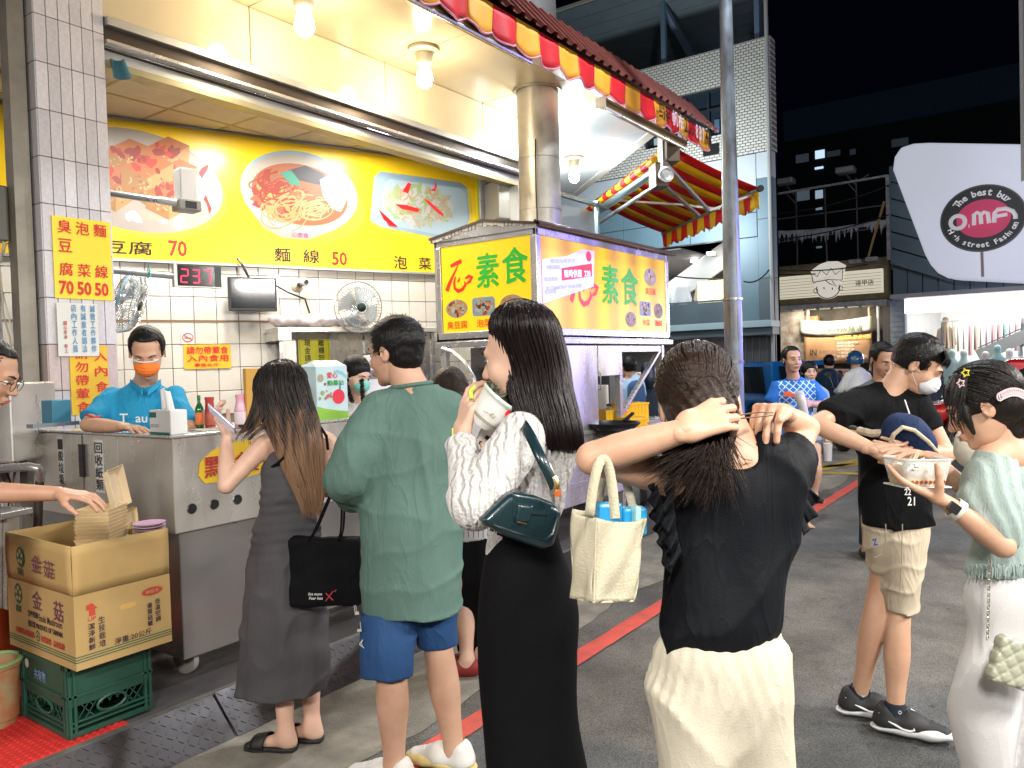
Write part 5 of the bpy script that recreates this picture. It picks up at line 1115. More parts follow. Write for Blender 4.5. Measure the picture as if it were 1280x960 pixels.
# ------------------------------------------------------------------ steel street pole
pb=G(925,640,0);pole=empty('street_pole',(6.72,2.44,0),'tall weathered steel street lamp pole standing right of the food cart','pole')
b0,b1=P(918,480,6.9),P(907,0,6.9);dirp=(b1-b0)/(b1[2]-b0[2])
pm=M('pole_paint',(.22,.27,.33),.42,.3,var=.75,vs=7,col2=(.10,.09,.085),bump=.25,bs=30,rv=.15,stretch=(1,1,.35))
pt0=b0-dirp*b0[2];MB().tube([pt0+dirp*z for z in (0,1,2,3,4,5,6.6)],[.085,.083,.078,.070,.060,.052,.045],28).build('pole_shaft',pm,pole,True)
MB().lathe(pt0,[(.16,0),(.16,.02),(.1,.03)],20).build('base_flange',steel_dk,pole);MB().tube([pt0+dirp*6.58,pt0+dirp*6.8+A3(-.3,-.3,.1)],.03).build('lamp_arm',steel_dk,pole,True)
for z,c_ in ((1.55,.05),(2.1,.12)):MB().tube([pt0+dirp*z,pt0+dirp*(z+.02)],.087,24).build('band',steel_dk,pole,True)
# ------------------------------------------------------------------ tall white tiled building with blue cladding (across the side lane)
XB=16.0;FBg=FXm(XB)
def bp_(u,v,x=XB):return xb(u,v,x)
bb=empty('corner_building',(XB,7,0),'tall building with small white tiles above blue cladding across the side lane','building')
yR=-bp_(966,200)[0]     # Y of its right edge
def small_tiles():
 mt=M('small_white_tiles',(.6,.58,.52),.45);nt=mt.node_tree;n=nt.nodes;L=nt.links.new;b=n['Principled BSDF']
 tc=n.new('ShaderNodeTexCoord');sp=n.new('ShaderNodeSeparateXYZ');cb_=n.new('ShaderNodeCombineXYZ');L(tc.outputs['Object'],sp.inputs[0]);L(sp.outputs[1],cb_.inputs[0]);L(sp.outputs[2],cb_.inputs[1])
 br=n.new('ShaderNodeTexBrick');br.inputs['Scale'].default_value=1;br.inputs['Brick Width'].default_value=.11;br.inputs['Row Height'].default_value=.058;br.inputs['Mortar Size'].default_value=.009
 br.inputs['Color1'].default_value=(.62,.60,.54,1);br.inputs['Color2'].default_value=(.54,.52,.47,1);br.inputs['Mortar'].default_value=(.17,.16,.14,1)
 L(cb_.outputs[0],br.inputs['Vector']);L(br.outputs[0],b.inputs['Base Color']);bm=n.new('ShaderNodeBump');bm.inputs['Strength'].default_value=.6;bm.inputs['Distance'].default_value=.01;L(br.outputs['Fac'],bm.inputs['Height']);bm.invert=True;L(bm.outputs[0],b.inputs['Normal'])
 return mt
stl=small_tiles();clad=M('blue_cladding',(.11,.18,.22),.45,.1,var=.15,vs=.8);clad_l=M('white_cladding',(.46,.50,.53),.4,var=.08,vs=.8);clad_d=M('grey_cladding',(.075,.10,.115),.5,var=.2,vs=1)
zA,zB=5.75,8.02     # tile band
def bbox(name,y0,y1,z0,z1,m_,par=bb,x0=XB,d=.3,bev=0):return MB().box(WF,(x0,y0,z0),(x0+d,y1,z1)).build(name,m_,par,bev=bev)
wy0,wy1,wz0,wz1=5.72,7.7,6.25,7.25
bbox('tiled_wall',yR,wy0,zA,zB,stl);bbox('tiled_wall',wy1,22,zA,zB,stl);bbox('tiled_wall',wy0,wy1,zA,wz0,stl);bbox('tiled_wall',wy0,wy1,wz1,zB,stl)
bbox('core',yR+2.2,22,0,zA-.02,M('dark_core',(.03,.03,.03),.8),x0=XB+6.2);MB().add([A3(XB+.3,yR+.01,0),A3(XB+6.2,yR+2.1,0),A3(XB+6.2,yR+2.2,0),A3(XB+.3,yR+.15,0),A3(XB+.3,yR+.01,zB),A3(XB+6.2,yR+2.1,zB),A3(XB+6.2,yR+2.2,zB),A3(XB+.3,yR+.15,zB)],[(0,1,5,4),(3,7,6,2),(4,5,6,7),(1,2,6,5)]).build('side_wall',M('side_wall_grey',(.12,.12,.12),.7),bb)
win=bbox('window',wy0,wy1,wz0,wz1,M('night_glass',(.015,.025,.035),.08),x0=XB+.14,d=.02)
for y in (wy0,wy0+.5,wy0+1.0,wy0+1.5,wy1-.05):MB().box(WF,(XB+.06,y,wz0),(XB+.14,y+.05,wz1)).build('window_bar',M('dark_frame',(.03,.04,.05),.4,.4),win)
for z in (wz0,wz0+.55,wz1-.05):MB().box(WF,(XB+.07,wy0,z),(XB+.13,wy1,z+.05)).build('window_bar',MC['dark_frame'],win)
r=random.Random(8)
for i in range(9):y=wy0+.1+i*.2;MB().box(WF,(XB+.10,y,wz0+.08),(XB+.13,y+.1+r.random()*.08,wz0+.15+r.random()*.3)).build('window_clutter',M(['clutter_g','clutter_b','clutter_w'][i % 3],[(.06,.14,.12),(.05,.1,.16),(.3,.34,.34)][i % 3],.6),win)
rc=random.Random(6)
# upper cladding (white, lit) with seams as separate panels
zc=[5.74,5.05,4.55,4.05]
ys=[yR+.35,yR+1.8,yR+3.4,yR+5.6,yR+8.2,yR+12]
for i in range(3):
 for j in range(5):bbox('cladding_panel',ys[j]+.006,ys[j+1]-.006,zc[i+1]+.006,zc[i]-.006,clad_l if i == 0 else clad,x0=XB+.02+rc.uniform(-.004,.004),d=.2,bev=.004)
for k,(z0,z1) in enumerate([(5.22,5.735),(4.4,5.21),(3.2,4.39),(2.26,3.19)]):
 bbox('corner_panel',yR+.02,yR+.34,z0,z1,[clad_l,clad,clad,clad_d][k],x0=XB+.015,d=.22)
for (u0,u1,z0,z1,m_) in [(922,952,2.30,4.02,clad),]:bbox('cladding_panel',yR+.345,yR+.93,2.30,4.04,clad,x0=XB+.02,d=.2)
# shop window upstairs
oz0,oz1,oy0,oy1=2.78,3.98,yR+.94,yR+6
bbox('parapet',oy0,oy1,2.33,2.78,clad_d,x0=XB+.0,d=.2);bbox('canopy',yR-.0,oy1,2.19,2.325,M('pale_canopy',(.32,.42,.45),.5),x0=XB-.35,d=.6,bev=.01);bbox('canopy_front',yR,oy1,2.04,2.185,clad_d,x0=XB-.25,d=.45)
bbox('shutter',yR+.03,yR+1.1,0,2.03,M('dark_shutter',(.07,.07,.07),.5,.3,var=.3,vs=1),x0=XB+.05,d=.05)
for k in range(7):bbox('shutter_rib',yR+.05+k*.15,yR+.07+k*.15,0,2.03,M('shutter_rib',(.09,.09,.09),.5),x0=XB+.03,d=.02)
shop_w=M('shop_white',(.6,.6,.58),.6);MB().box(WF,(XB+6.0,yR+2.1,0),(XB+6.1,22,4.1)).build('back_wall',M('shop_grey',(.22,.22,.23),.7,var=.5,vs=.8),bb);MB().box(WF,(XB+.2,yR+2.1,4.0),(XB+6,22,4.03)).build('upper_ceiling',M('shop_ceil',(.16,.16,.17),.7),bb)
MB().box(WF,(XB+.2,yR+2.1,2.2),(XB+6,22,2.3)).build('upper_floor',M('shop_beige',(.45,.4,.34),.6),bb)
MB().bar((XB+1,yR+1.2,4.0),(XB+2.2,yR+4.5,2.5),.05,.55).build('stair_beam',shop_w,bb)
light('AREA','shop_ceiling_light',(XB+2.5,yR+3,3.95),150,(1,.97,.92),2.5,dirv=(0,0,-1),parent=bb);light('AREA','shop_ceiling_light',(XB+2.5,yR+3.5,2.1),170,(1,.97,.92),2.5,dirv=(0,0,-1),parent=bb)
sp_m=M('spot_glow',(1,1,1),.5,em=(1,.96,.9),es=8)
for i in range(6):MB().box(WF,(XB+.8+i % 2,yR+1.6+i*.8,3.9),(XB+.95+i % 2,yR+1.75+i*.8,3.96)).build('spot_lamp',sp_m,bb)
for i,(y,z,c_) in enumerate([(yR+3.05,3.05,(.35,.6,.75)),(yR+2.6,3.05,(.6,.6,.62)),(yR+2.35,3.05,(.08,.08,.1)),(yR+2.0,3.05,(.5,.42,.3)),(yR+3.5,3.0,(.5,.1,.1)),(yR+4.2,3.05,(.3,.5,.65))]):
 sd=SDF(.03,.05);c=A3(XB+1.2+.2*(i % 3),y,z);sd.cap(c+A3(0,-.08,.22),c+A3(0,.08,.22),.07);sd.cap(c+A3(0,0,.2),c+A3(0,0,-.25),.14,.12,n=(1,0,0),f=.6);sd.cap(c+A3(0,-.12,.2),c+A3(0,-.2,-.1),.05);sd.cap(c+A3(0,.12,.2),c+A3(0,.2,-.1),.05)
 mesh_np('hanging_shirt',[sd],M('shirt_%s' % ['blue','silver','black','tan','crimson','sky'][i],c_,.8),label=['pale blue','silver','black','tan','crimson','sky blue'][i]+' shirt on display in the upstairs shop window',cat='shirt')
for i in range(2):MB().box(WF,(XB+.6,yR+1.1+i*.42,2.75),(XB+.9,yR+1.48+i*.42,3.3)).build('glow_box',M('soft_yellow_box',(.8,.7,.35),.5,em=(1,.85,.5),es=.8),bb);
bbox('upper_rail',oy0,oy1,2.79,2.83,clad_d,x0=XB+.05,d=.03)
# ground floor goods seen under the canopy
for i in range(7):MB().box(WF,(XB+1+.3*(i % 2),yR+1.4+i*.55,.05),(XB+1.5,yR+1.8+i*.55,1.0+.3*(i % 3))).build('display_stand',M(['stand_a','stand_b','stand_c'][i % 3],[(.55,.52,.48),(.35,.2,.15),(.6,.62,.64)][i % 3],.6),label=['white','brown','grey','pale','dark brown','light grey','ivory'][i]+' display stand in the ground floor shop below the blue cladding',cat='display stand')
# roof shed above the tiles
sm=M('shed_sheet',(.22,.28,.30),.4,.5,var=.2,vs=1)
sr0,sr1=A3(15.4,5.35,9.75),A3(15.4,10.2,9.35);m=MB()
for i in range(9):
 a=i/9;fr0=A3(XB-.6+i*.42,0,0)
 MB().add([A3(XB-.6+i*.42,yR-.2+.15*i,9.50-.055*i),A3(XB-.6+(i+1)*.42-.02,yR-.2+.15*(i+1),9.50-.055*(i+1)),A3(XB-.6+(i+1)*.42-.02,17,9.6-.055*(i+1)),A3(XB-.6+i*.42,17,9.6-.055*i)],[(0,1,2,3)]).build('roof_sheet',sm,bb,solid=.02)
MB().bar((XB-.6,yR-.2,9.56),(XB-.6,17,9.66),.07).build('roof_gutter',M('pale_gutter',(.4,.38,.3),.5),bb)
for y in (yR+.25,yR+2.3,yR+4.9):MB().box(WF,(XB+.1,y,zB),(XB+.2,y+.1,9.4)).build('roof_post',M('bluegrey_steel',(.14,.2,.28),.5,.4),bb)
MB().bar((XB+.15,yR+2.35,9.3),(XB+3.2,yR+2.35,8.1),.12).build('roof_strut',MC['bluegrey_steel'],bb);MB().bar((XB+.15,yR+.3,8.2),(XB+3.0,yR+1.2,9.2),.1).build('roof_strut',MC['bluegrey_steel'],bb)
MB().box(WF,(XB+3.2,yR+1.1,zB-.3),(XB+3.3,17,9.1)).build('shed_back',M('shed_back',(.05,.10,.17),.5),bb)
MB().box(WF,(XB-.01,yR+4.4,zB-.3),(XB+.02,yR+4.5,zB-.2)).build('fixing',clad_d,bb)
MB().tube([(XB-.05,yR+.06,0),(XB-.05,yR+.06,9.2)],.04,8).build('drain_pipe',M('drain_pipe',(.35,.35,.33),.5),bb,True)
MB().box(WF,(XB-.02,6.0,5.86),(XB+.02,6.35,6.08)).build('dark_vent',black_pl,bb)
light('AREA','wall_wash_light',(13.6,6.6,4.4),150,(.85,.95,1),.8,dirv=(.75,-.05,.25),parent=bb)
# second building piece far left above the red roof
b2=empty('lit_stairwell',(24,15,0),'pale blue lit stairwell tower behind the red roof','building');a,b=xb(683,20,24),xb(734,20,24)
MB().box(WF,(24,-b[0],0),(27,-a[0]+.9,14)).build('tower',M('tower_blue',(.18,.30,.42),.5,em=(.3,.55,.9),es=.12),b2);MB().box(WF,(23.9,-b[0]-.1,11.6),(24.0,-b[0]+1.6,13.6)).build('tower_window',M('tower_window',(.4,.6,.8),.3,em=(.5,.75,1),es=.6),b2)
# ------------------------------------------------------------------ derelict shop with the crown sign (far street, X = 21)
XC=21.0;FC_=FXm(XC)
def cy_(u,v,x=XC):return xb(u,v,x)
dd=empty('crown_shop',(XC,5,0),'shabby narrow shop with a lit crowned-face sign and brown banners','building')
yl_,yr_=6.45,3.68
brick=M('olive_brick',(.16,.13,.07),.8,var=.4,vs=6)
MB().box(WF,(XC,yr_,2.88),(XC+.3,yl_,3.95)).build('sign_wall',brick,dd)
for k in range(9):MB().box(WF,(XC-.012,yr_+.02,2.93+k*.11),(XC,yl_-.02,3.02+k*.11)).build('clapboard',brick,dd)
(a0,t0),(a1,t1)=cy_(974,354),cy_(1105,367)
sgn=MB().box(FC_,(a0,3.08,.02),(a1,3.66,.14)).build('sign_box',M('sign_cream',(.72,.66,.50),.4,em=(1,.92,.7),es=.38),dd)
for k in range(7):MB().box(FC_,(a0+.03,3.11+k*.075,.141),(a1-.03,3.12+k*.075,.143)).build('sign_rib',M('sign_rib',(.5,.4,.25),.5),dd)
m_=M('line_black',(.02,.02,.02),.6);fcen=cy_(1037,358);fx0,fy0=fcen
FCs=FC_.at(0,0,.15)
MB().poly(FCs,ell2(fx0,fy0-.05,.33,.28,28),0).build('face_plate',M('sign_pale',(.8,.76,.64),.5,em=(1,.95,.8),es=.35),dd)
MB().poly(FCs,[(fx0-.36,fy0+.12),(fx0-.42,fy0+.42),(fx0-.2,fy0+.56),(fx0,fy0+.62),(fx0+.25,fy0+.6),(fx0+.44,fy0+.48),(fx0+.36,fy0+.12)][::-1],.004).build('crown_plate',MC['sign_pale'],dd)
def line(fr,pts,w,par,m_,nm='outline',z=.01):return MB().tube([fr(x,y,z) for x,y in pts],w,5,cap=False).build(nm,m_,par,True)
line(FCs,[(fx0+.28*math.cos(t),fy0-.05+.26*math.sin(t)) for t in np.linspace(2.9,6.5,20)],.012,dd,m_)
line(FCs,[(fx0-.36,fy0+.12),(fx0-.40,fy0+.36),(fx0-.26,fy0+.26),(fx0-.16,fy0+.42),(fx0-.03,fy0+.28),(fx0+.08,fy0+.44),(fx0+.18,fy0+.28),(fx0+.36,fy0+.40),(fx0+.34,fy0+.12),(fx0,fy0+.16),(fx0-.36,fy0+.12)],.012,dd,m_)
line(FCs,[(fx0-.05,fy0+.14),(fx0+.05,fy0+.05),(fx0+.2,fy0-.02),(fx0+.1,fy0+.12)],.010,dd,m_)
for (x,y) in ((fx0-.1,fy0-.02),(fx0+.1,fy0-.05)):line(FCs,[(x,y),(x+.01,y-.05)],.014,dd,m_,'eye')
for (x,y) in ((fx0-.3,fy0-.1),(fx0+.3,fy0-.08)):line(FCs,[(x+.05*math.cos(t),y+.06*math.sin(t)) for t in np.linspace(0,6,10)],.010,dd,m_,'ear')
text('道甲店',FCs,a1-.62,3.28,w=.42,h=.13,mat=m_,parent=dd)
MB().box(WF,(XC-.5,yr_,2.76),(XC+.2,yl_,2.88)).build('shop_canopy',M('dirty_white',(.45,.45,.43),.6,var=.4,vs=6),dd)
for k in range(8):MB().box(WF,(XC-.52,yr_+.2+k*.33,2.72),(XC-.49,yr_+.26+k*.33,2.77)).build('canopy_hook',steel_dk,dd)
MB().box(WF,(XC+.4,yr_,0),(XC+.5,yl_,2.9)).build('dim_front',M('dim_front',(.07,.06,.045),.8,var=.6,vs=3),dd)
MB().box(WF,(XC+.0,yl_-.75,0),(XC+.25,yl_-.1,2.75)).build('white_column',M('stained_white',(.38,.36,.33),.8,var=.5,vs=4,col2=(.16,.1,.06)),dd);MB().box(WF,(XC+.0,yr_,0),(XC+.25,yr_+.16,2.75)).build('right_column',M('dark_column',(.07,.06,.06),.8),dd)
for y,c_ in ((yr_+.25,(.5,.5,.5)),(yr_+.45,(.3,.22,.14)),(yl_-.85,(.55,.5,.4))):MB().tube([(XC-.03,y,0),(XC-.03,y,2.75)],.035,8).build('down_pipe',M('pipe_%d' % int(c_[0]*100),c_,.5),dd,True)
brm=M('brown_banner',(.40,.22,.11),.6,var=.25,vs=2);(p0,p1),(p2,p3)=cy_(1007,418),cy_(1092,449)
bnb=empty('cloth_banner',(XC-.1,4.8,1.9),'wide brown cloth banner with white lines of print under the shop canopy','banner')
MB().grid(lambda a,b:FC_(p0+(p2-p0)*a,p1+.02+(p3-p1-.1)*b-.06*math.sin(a*math.pi)*(1-b),.12+.03*math.sin(a*8+b*3)),20,6).build('cloth',brm,bnb,True,solid=.004)
FBn=FC_.at(0,0,.17);w_w=M('banner_white',(.6,.58,.52),.6);w_y=M('banner_yellow',(.7,.5,.08),.6)
text('全新開幕 歡迎光臨',FBn,p0+.75,p1-.17,w=.85,h=.10,mat=w_y,parent=bnb,bold=.02);text('IN',FBn,p0+.15,p3-.02+.15,w=.16,h=.16,mat=blk_t,parent=bnb);text('茶飲甜品站',FBn,p0+.36,p3+.15,w=.5,h=.11,mat=M('banner_dark',(.15,.1,.07),.6),parent=bnb)
for k in range(5):text(['香醇奶茶專賣','新鮮水果茶','古早味紅茶','外送服務中','營業時間十一點'][k],FBn,p0+.8,p1-.28-k*.085,w=[.5,.42,.42,.45,.7][k],h=.055,mat=w_w,parent=bnb)
(p0,p1),(p2,p3)=cy_(1002,399),cy_(1092,413)
bn3=empty('drooping_banner',(XC-.1,4.8,2.5),'drooping grey white banner above the brown cloth banner','banner')
MB().grid(lambda a,b:FC_(p0+(p2-p0)*a,p1-.02+(p3-p1)*b-.08*math.sin(a*math.pi)-.0,.16+.03*math.sin(a*9)),20,4).build('cloth',M('grey_cloth',(.42,.40,.33),.7,var=.2,vs=4),bn3,True,solid=.004)
text('古早味飯麵滷',FC_.at(0,0,.21),p0+.5,p3-.01,w=1.0,h=.17,mat=M('ink_green',(.03,.05,.03),.6),parent=bn3)
MB().box(WF,(XC-.05,yl_-1.1,1.9),(XC+.1,yl_-.75,2.6)).build('rusty_box',M('rusty',(.25,.12,.05),.8,var=.5,vs=6),dd)
# scaffold balcony above with tattered sheet and lamps
sc_=empty('roof_scaffold',(XC,5,4),'rusty pipe scaffold with tattered white netting above the crown sign','scaffold');scm=M('scaffold_pipe',(.10,.10,.10),.6,.3);(l0,_),(r0y,_)=cy_(962,300),cy_(1110,300)
def sb_(u0,v0,u1,v1,w_=.04,m=scm,nm='pipe',d=0):a,b=cy_(u0,v0),cy_(u1,v1);return MB().bar(FC_(a[0],a[1],d),FC_(b[0],b[1],d),w_).build(nm,m,sc_)
wp=M('weathered_pipe',(.42,.43,.42),.6,var=.4,vs=8)
sb_(962,243,963,338,.12,wp);sb_(1110,219,1112,325,.1,wp);sb_(962,244,1110,219.5,.05,wp)
for (a,b,c,d) in [(965,275,1108,256),(965,304,1108,283),(995,240,997,333),(1031,235,1034,331),(1070,222,1073,328),(1070,228,1086,218),(1059,228,1070,240),(984,243,995,255)]:sb_(a,b,c,d,.03)
sb_(1106,252,1085,325,.05,M('bamboo',(.38,.24,.06),.6),'bamboo_pole',.05)
ly=M('netting',(.48,.50,.50),.8,var=.4,vs=15);r=random.Random(12);a,b=cy_(963,289),cy_(1110,274)
def nf(x,y):return FC_(a[0]+(b[0]-a[0])*x,a[1]+(b[1]-a[1])*x-.07*math.sin(x*math.pi)-.09*y,.05+.02*math.sin(x*30+y*3))
MB().grid(nf,60,3).build('net_roll',ly,sc_,True,solid=.01)
m=MB()
for i in range(110):
 x=r.random();L_=r.random()**3*.42*(1.1-abs(x-.55));p=nf(x,1);m.add([p-A3(0,.04,-.03),p+A3(0,.04,.03),p+A3(0,r.uniform(-.03,.03),-L_)],[(0,1,2)])
m.build('tatter',ly,sc_,kind='stuff')
for i,(u,v) in enumerate([(983,228),(1058,214)]):
 c=cy_(u,v);MB().box(FC_,(c[0]-.22,c[1]-.07,-.1),(c[0]+.22,c[1]+.08,.25)).build('flood_lamp',M('lamp_grey',(.35,.36,.36),.4,.3),sc_,bev=.03);sb_(u,v+4,u+10,v+16,.03)
for (u,v) in ((1071,327),(1092,324)):c=cy_(u,v);MB().box(FC_,(c[0]-.15,c[1]-.04,0),(c[0]+.12,c[1]+.04,.2)).build('debris',wp,sc_)
MB().box(WF,(XC+.5,3.7,3.9),(XC+3,6.5,3.95)).build('flat_roof',scm,sc_)
# ------------------------------------------------------------------ corner clothes shop with the big rounded sign
om=empty('clothes_shop',(XC,0,0),'clothes shop with a huge rounded white sign and a bright open front','building')
FO=FXm(XC-.35);oy=lambda u,v:xb(u,v,XC-.35)
ptsm=[oy(u,v) for u,v in [(1116,212),(1118,196),(1126,184),(1142,179),(1162,178),(1420,182),(1420,360),(1200,349),(1184,347),(1172,341),(1163,331),(1156,318)]]
MB().poly(FO,ptsm[::-1],0,.5).build('sign_face',M('sign_white',(.62,.66,.76),.35,var=.10,vs=.5,em=(.85,.88,1),es=.34),om,bev=.05)
gcl=M('grey_fin',(.09,.14,.17),.45,.2,var=.25,vs=1.5)
# folded grey cladding behind and below the sign
for k in range(11):
 (u0,v0),(u1,v1)=(1112+k*1.5,225+k*11),(1175+k*14,375)
 if k < 6:
  a,b,c,d=oy(1112,222+k*22),oy(1112,240+k*22),oy(1186-k*2,372),oy(1186-k*2,362)
 y0=3.6-k*.33;MB().poly(FXm(XC+.2-.03*(k % 2)),[(-3.62+k*.33,3.0),(-3.62+(k+1)*.33-.02,3.0),(-3.62+(k+1)*.33-.02+.35*0,3.75),(-3.62+k*.33,3.75)],0,.1).build('cladding_fin',gcl,om)
for k in range(6):MB().poly(FXm(XC-.1+.03*(k % 2)),[(-3.62,3.76+k*.4),(-2.3,3.2+k*.4),(-2.3,3.36+k*.4+.2),(-3.62,4.12+k*.4)],0,.08).build('cladding_fin',gcl,om)
MB().box(WF,(XC+.3,-9,2.95),(XC+.6,3.62,6.2)).build('upper_wall',M('dark_wall_grey',(.05,.06,.065),.7),om)
cc=oy(1228,273);FOc=FO.at(cc[0],cc[1],.01)
rx,ry=.80,.71
MB().poly(FOc,ell2(0,0,rx+.04,ry+.04,48),.02,.03).build('disc_rim',M('disc_rim',(.12,.12,.12),.4),om);MB().poly(FOc,ell2(0,0,rx,ry,48),.03,.03).build('disc',M('disc_black',(.02,.02,.022),.4),om)
MB().poly(FOc,ell2(.02,-.01,rx*.66,ry*.60,44),.036,.005).build('disc_pink',M('disc_pink',(.72,.04,.14),.4,em=(1,.05,.2),es=.15),om)
wlt=M('logo_white',(.85,.85,.88),.4,em=(1,1,1),es=.2)
FOt=FOc.at(0,0,.04)
def thick(pts,w_):return MB().tube([FOt(x,y,.0) for x,y in pts],w_,8).build('logo_stroke',wlt,om,True)
thick([(-.48+.145*math.cos(t),-.03+.145*math.sin(t)) for t in np.linspace(0,6.28,20)],.045);thick([(-.265,-.15),(-.25,-.15)],.04)
thick([(-.16,-.14),(-.16,.10),(-.10,.14),(-.03,.10),(-.02,-.13)],.042);thick([(-.02,.08),(.04,.13),(.11,.10),(.13,-.13)],.042)
thick([(.23,-.13),(.24,.08),(.30,.15),(.46,.15),(.58,.08),(.63,-.02),(.63,-.10)],.045);thick([(.24,.0),(.48,.02)],.04)
def arc_text(s,R_,a0,a1,size,flip=1):
 n=len(s)
 for i,ch_ in enumerate(s):
  if ch_ == ' ':continue
  a=math.radians(a0+(a1-a0)*i/(n-1));x,y=R_*rx/.8*math.cos(a),R_*.9*math.sin(a);rot=math.degrees(a)-90 if flip == 1 else math.degrees(a)+90
  q=math.radians(rot);f2=FR(FOt(x,y,-.002),FOt.x*math.cos(q)+FOt.y*math.sin(q),FOt.y*math.cos(q)-FOt.x*math.sin(q))
  text(ch_,f2,-size*.3,-size*.45,h=size*(.75 if ch_.islower() and ch_ not in 'hbtf' else 1),mat=wlt,parent=om,bold=.03)
arc_text('The best buy',.63,142,38,.15,1);arc_text('High street Fashion',.67,200,340,.118,-1)
MB().tube([FO((oy(1228,315)[0]-.01),oy(1228,315)[1],.02),FO(oy(1228,315)[0],oy(1228,346)[1],.02)],.03,6).build('stain_pipe',M('stain',(.5,.42,.35),.6),om)
# shop front below
(e0,e1)=cy_(1118,371)
MB().box(WF,(XC-.5,-8,2.88),(XC+.2,3.58,2.98)).build('front_canopy',M('canopy_grey',(.45,.46,.46),.5,var=.2,vs=3),om)
MB().box(WF,(XC-.3,-8,2.52),(XC-.1,3.3,2.86)).build('light_box',M('front_light',(.9,.9,.85),.4,em=(1,.98,.88),es=1.3),om)
MB().box(WF,(XC-.3,3.3,0),(XC+.0,3.62,2.86)).build('brick_column',M('blue_brick',(.22,.28,.33),.7,var=.4,vs=10),om)
for k in range(22):MB().box(WF,(XC-.31,3.32,.1+k*.125),(XC-.30,3.6,.2+k*.125)).build('column_brick',M('blue_brick2',(.26,.32,.37),.7,var=.3,vs=9),om)
MB().box(WF,(XC+6,-9,0),(XC+6.1,3.6,2.9)).build('back_wall',M('store_white',(.75,.75,.73),.6,em=(1,1,.97),es=.28),om);MB().box(WF,(XC,-9,2.86),(XC+6,3.6,2.9)).build('store_ceiling',M('store_ceil',(.8,.8,.8),.6,em=(1,1,.97),es=.35),om);MB().box(WF,(XC,-9,.0),(XC+6,3.6,.06)).build('store_floor',M('store_floor',(.6,.6,.58),.4),om);MB().box(WF,(XC,3.3,0),(XC+6,3.4,2.9)).build('side_wall',M('store_side',(.7,.7,.7),.6),om)  # back wall and ceiling glow, shop brightness put into their material
light('AREA','store_light',(XC+2,.5,2.8),190,(1,.99,.96),5,4,dirv=(0,0,-1),parent=om);light('AREA','front_spill_light',(XC-.45,-.5,2.6),210,(1,.98,.93),6,.4,dirv=(-1,0,-.35),parent=om);light('AREA','banner_fill_light',(XC-.6,5,2.66),60,(1,.9,.7),1.5,.1,dirv=(.6,0,-1),parent=dd)  # last light is added under the canopy to brighten the brown banner
MB().bar((XC+.9,1.9,1.45),(XC+.9,-.6,2.62),.12,.30).build('escalator_beam',M('escalator',(.30,.31,.31),.4,.3),om)
MB().bar((XC+.85,1.9,1.65),(XC+.85,-.6,2.84),.03,.03).build('hand_rail',steel_dk,om)
# clothes on rails, stands, people-sized mannequins in the store
r=random.Random(21)
gcol=[(.75,.75,.73),(.1,.1,.12),(.6,.35,.38),(.5,.42,.33),(.25,.45,.45),(.8,.55,.65),(.3,.33,.38),(.75,.7,.6),(.15,.18,.25)]
gnm=['white','black','rose','tan','teal','pink','slate','cream','navy']
for j,(zr,y0,y1,xd) in enumerate([(1.75,-2.5,1.2,1.2),(2.15,-.0,3.0,3.0),(1.15,-2.8,1.4,.8)]):
 rk=MB().tube([(XC+xd,y0,zr+.25),(XC+xd,y1,zr+.25)],.015,8).build('clothes_rail',steel_br,label=['middle clothes rail','upper rear clothes rail','low front clothes rail'][j]+' inside the bright clothes shop',cat='clothes rail')
 n=int((y1-y0)/.13)
 for i in range(n):
  k=r.randrange(9);y=y0+.05+i*.13;L_=.45+r.random()*.25
  mb=MB();mb.add([A3(XC+xd-.22,y-.02,zr+.1),A3(XC+xd,y,zr+.23),A3(XC+xd+.2,y+.02,zr+.1),A3(XC+xd+.2,y+.05,zr-L_),A3(XC+xd-.24,y-.05,zr-L_)],[(0,1,2,3,4)])
  mb.build('hanging_garment',M('garment_'+gnm[k],gcol[k],.8),solid=.05,bev=.015,label=gnm[k]+' garment hung on the '+['middle','upper rear','low front'][j]+' rail of the clothes shop',cat='garment',group='garments on the rails of the clothes shop')
for i,(u,v,c_) in enumerate([(1190,455,(.45,.65,.62)),(1205,456,(.55,.7,.68)),(1247,450,(.3,.5,.5)),(1262,455,(.75,.75,.75)),(1168,458,(.05,.06,.1)),(1232,458,(.65,.6,.55)),(1182,412,(.3,.22,.15))]):
 c=cy_(u,v,XC+.3 if v > 430 else XC+4);y,z=-c[0],c[1];sd=SDF(.025,.05);x=XC+.3 if v > 430 else XC+4
 sd.cap((x,y,z),(x,y,z-.45),.14,.17,n=(1,0,0),f=.6);sd.cap((x,y,z+.03),(x,y,z+.28),.05,.08);sd.cap((x,y-.16,z-.02),(x,y-.22,z-.4),.05);sd.cap((x,y+.16,z-.02),(x,y+.22,z-.4),.05);sd.cap((x,y,z-.5),(x,y,.1),.17,.1)
 nm_=['mint','aqua','teal','white','navy','beige','brown'][i]
 mesh_np('mannequin',[sd],M('mannequin_'+nm_,c_,.7),label='dressed %s mannequin in the front of the bright clothes shop' % nm_ if v > 430 else 'brown clothed figure standing upstairs in the clothes shop',cat='mannequin')
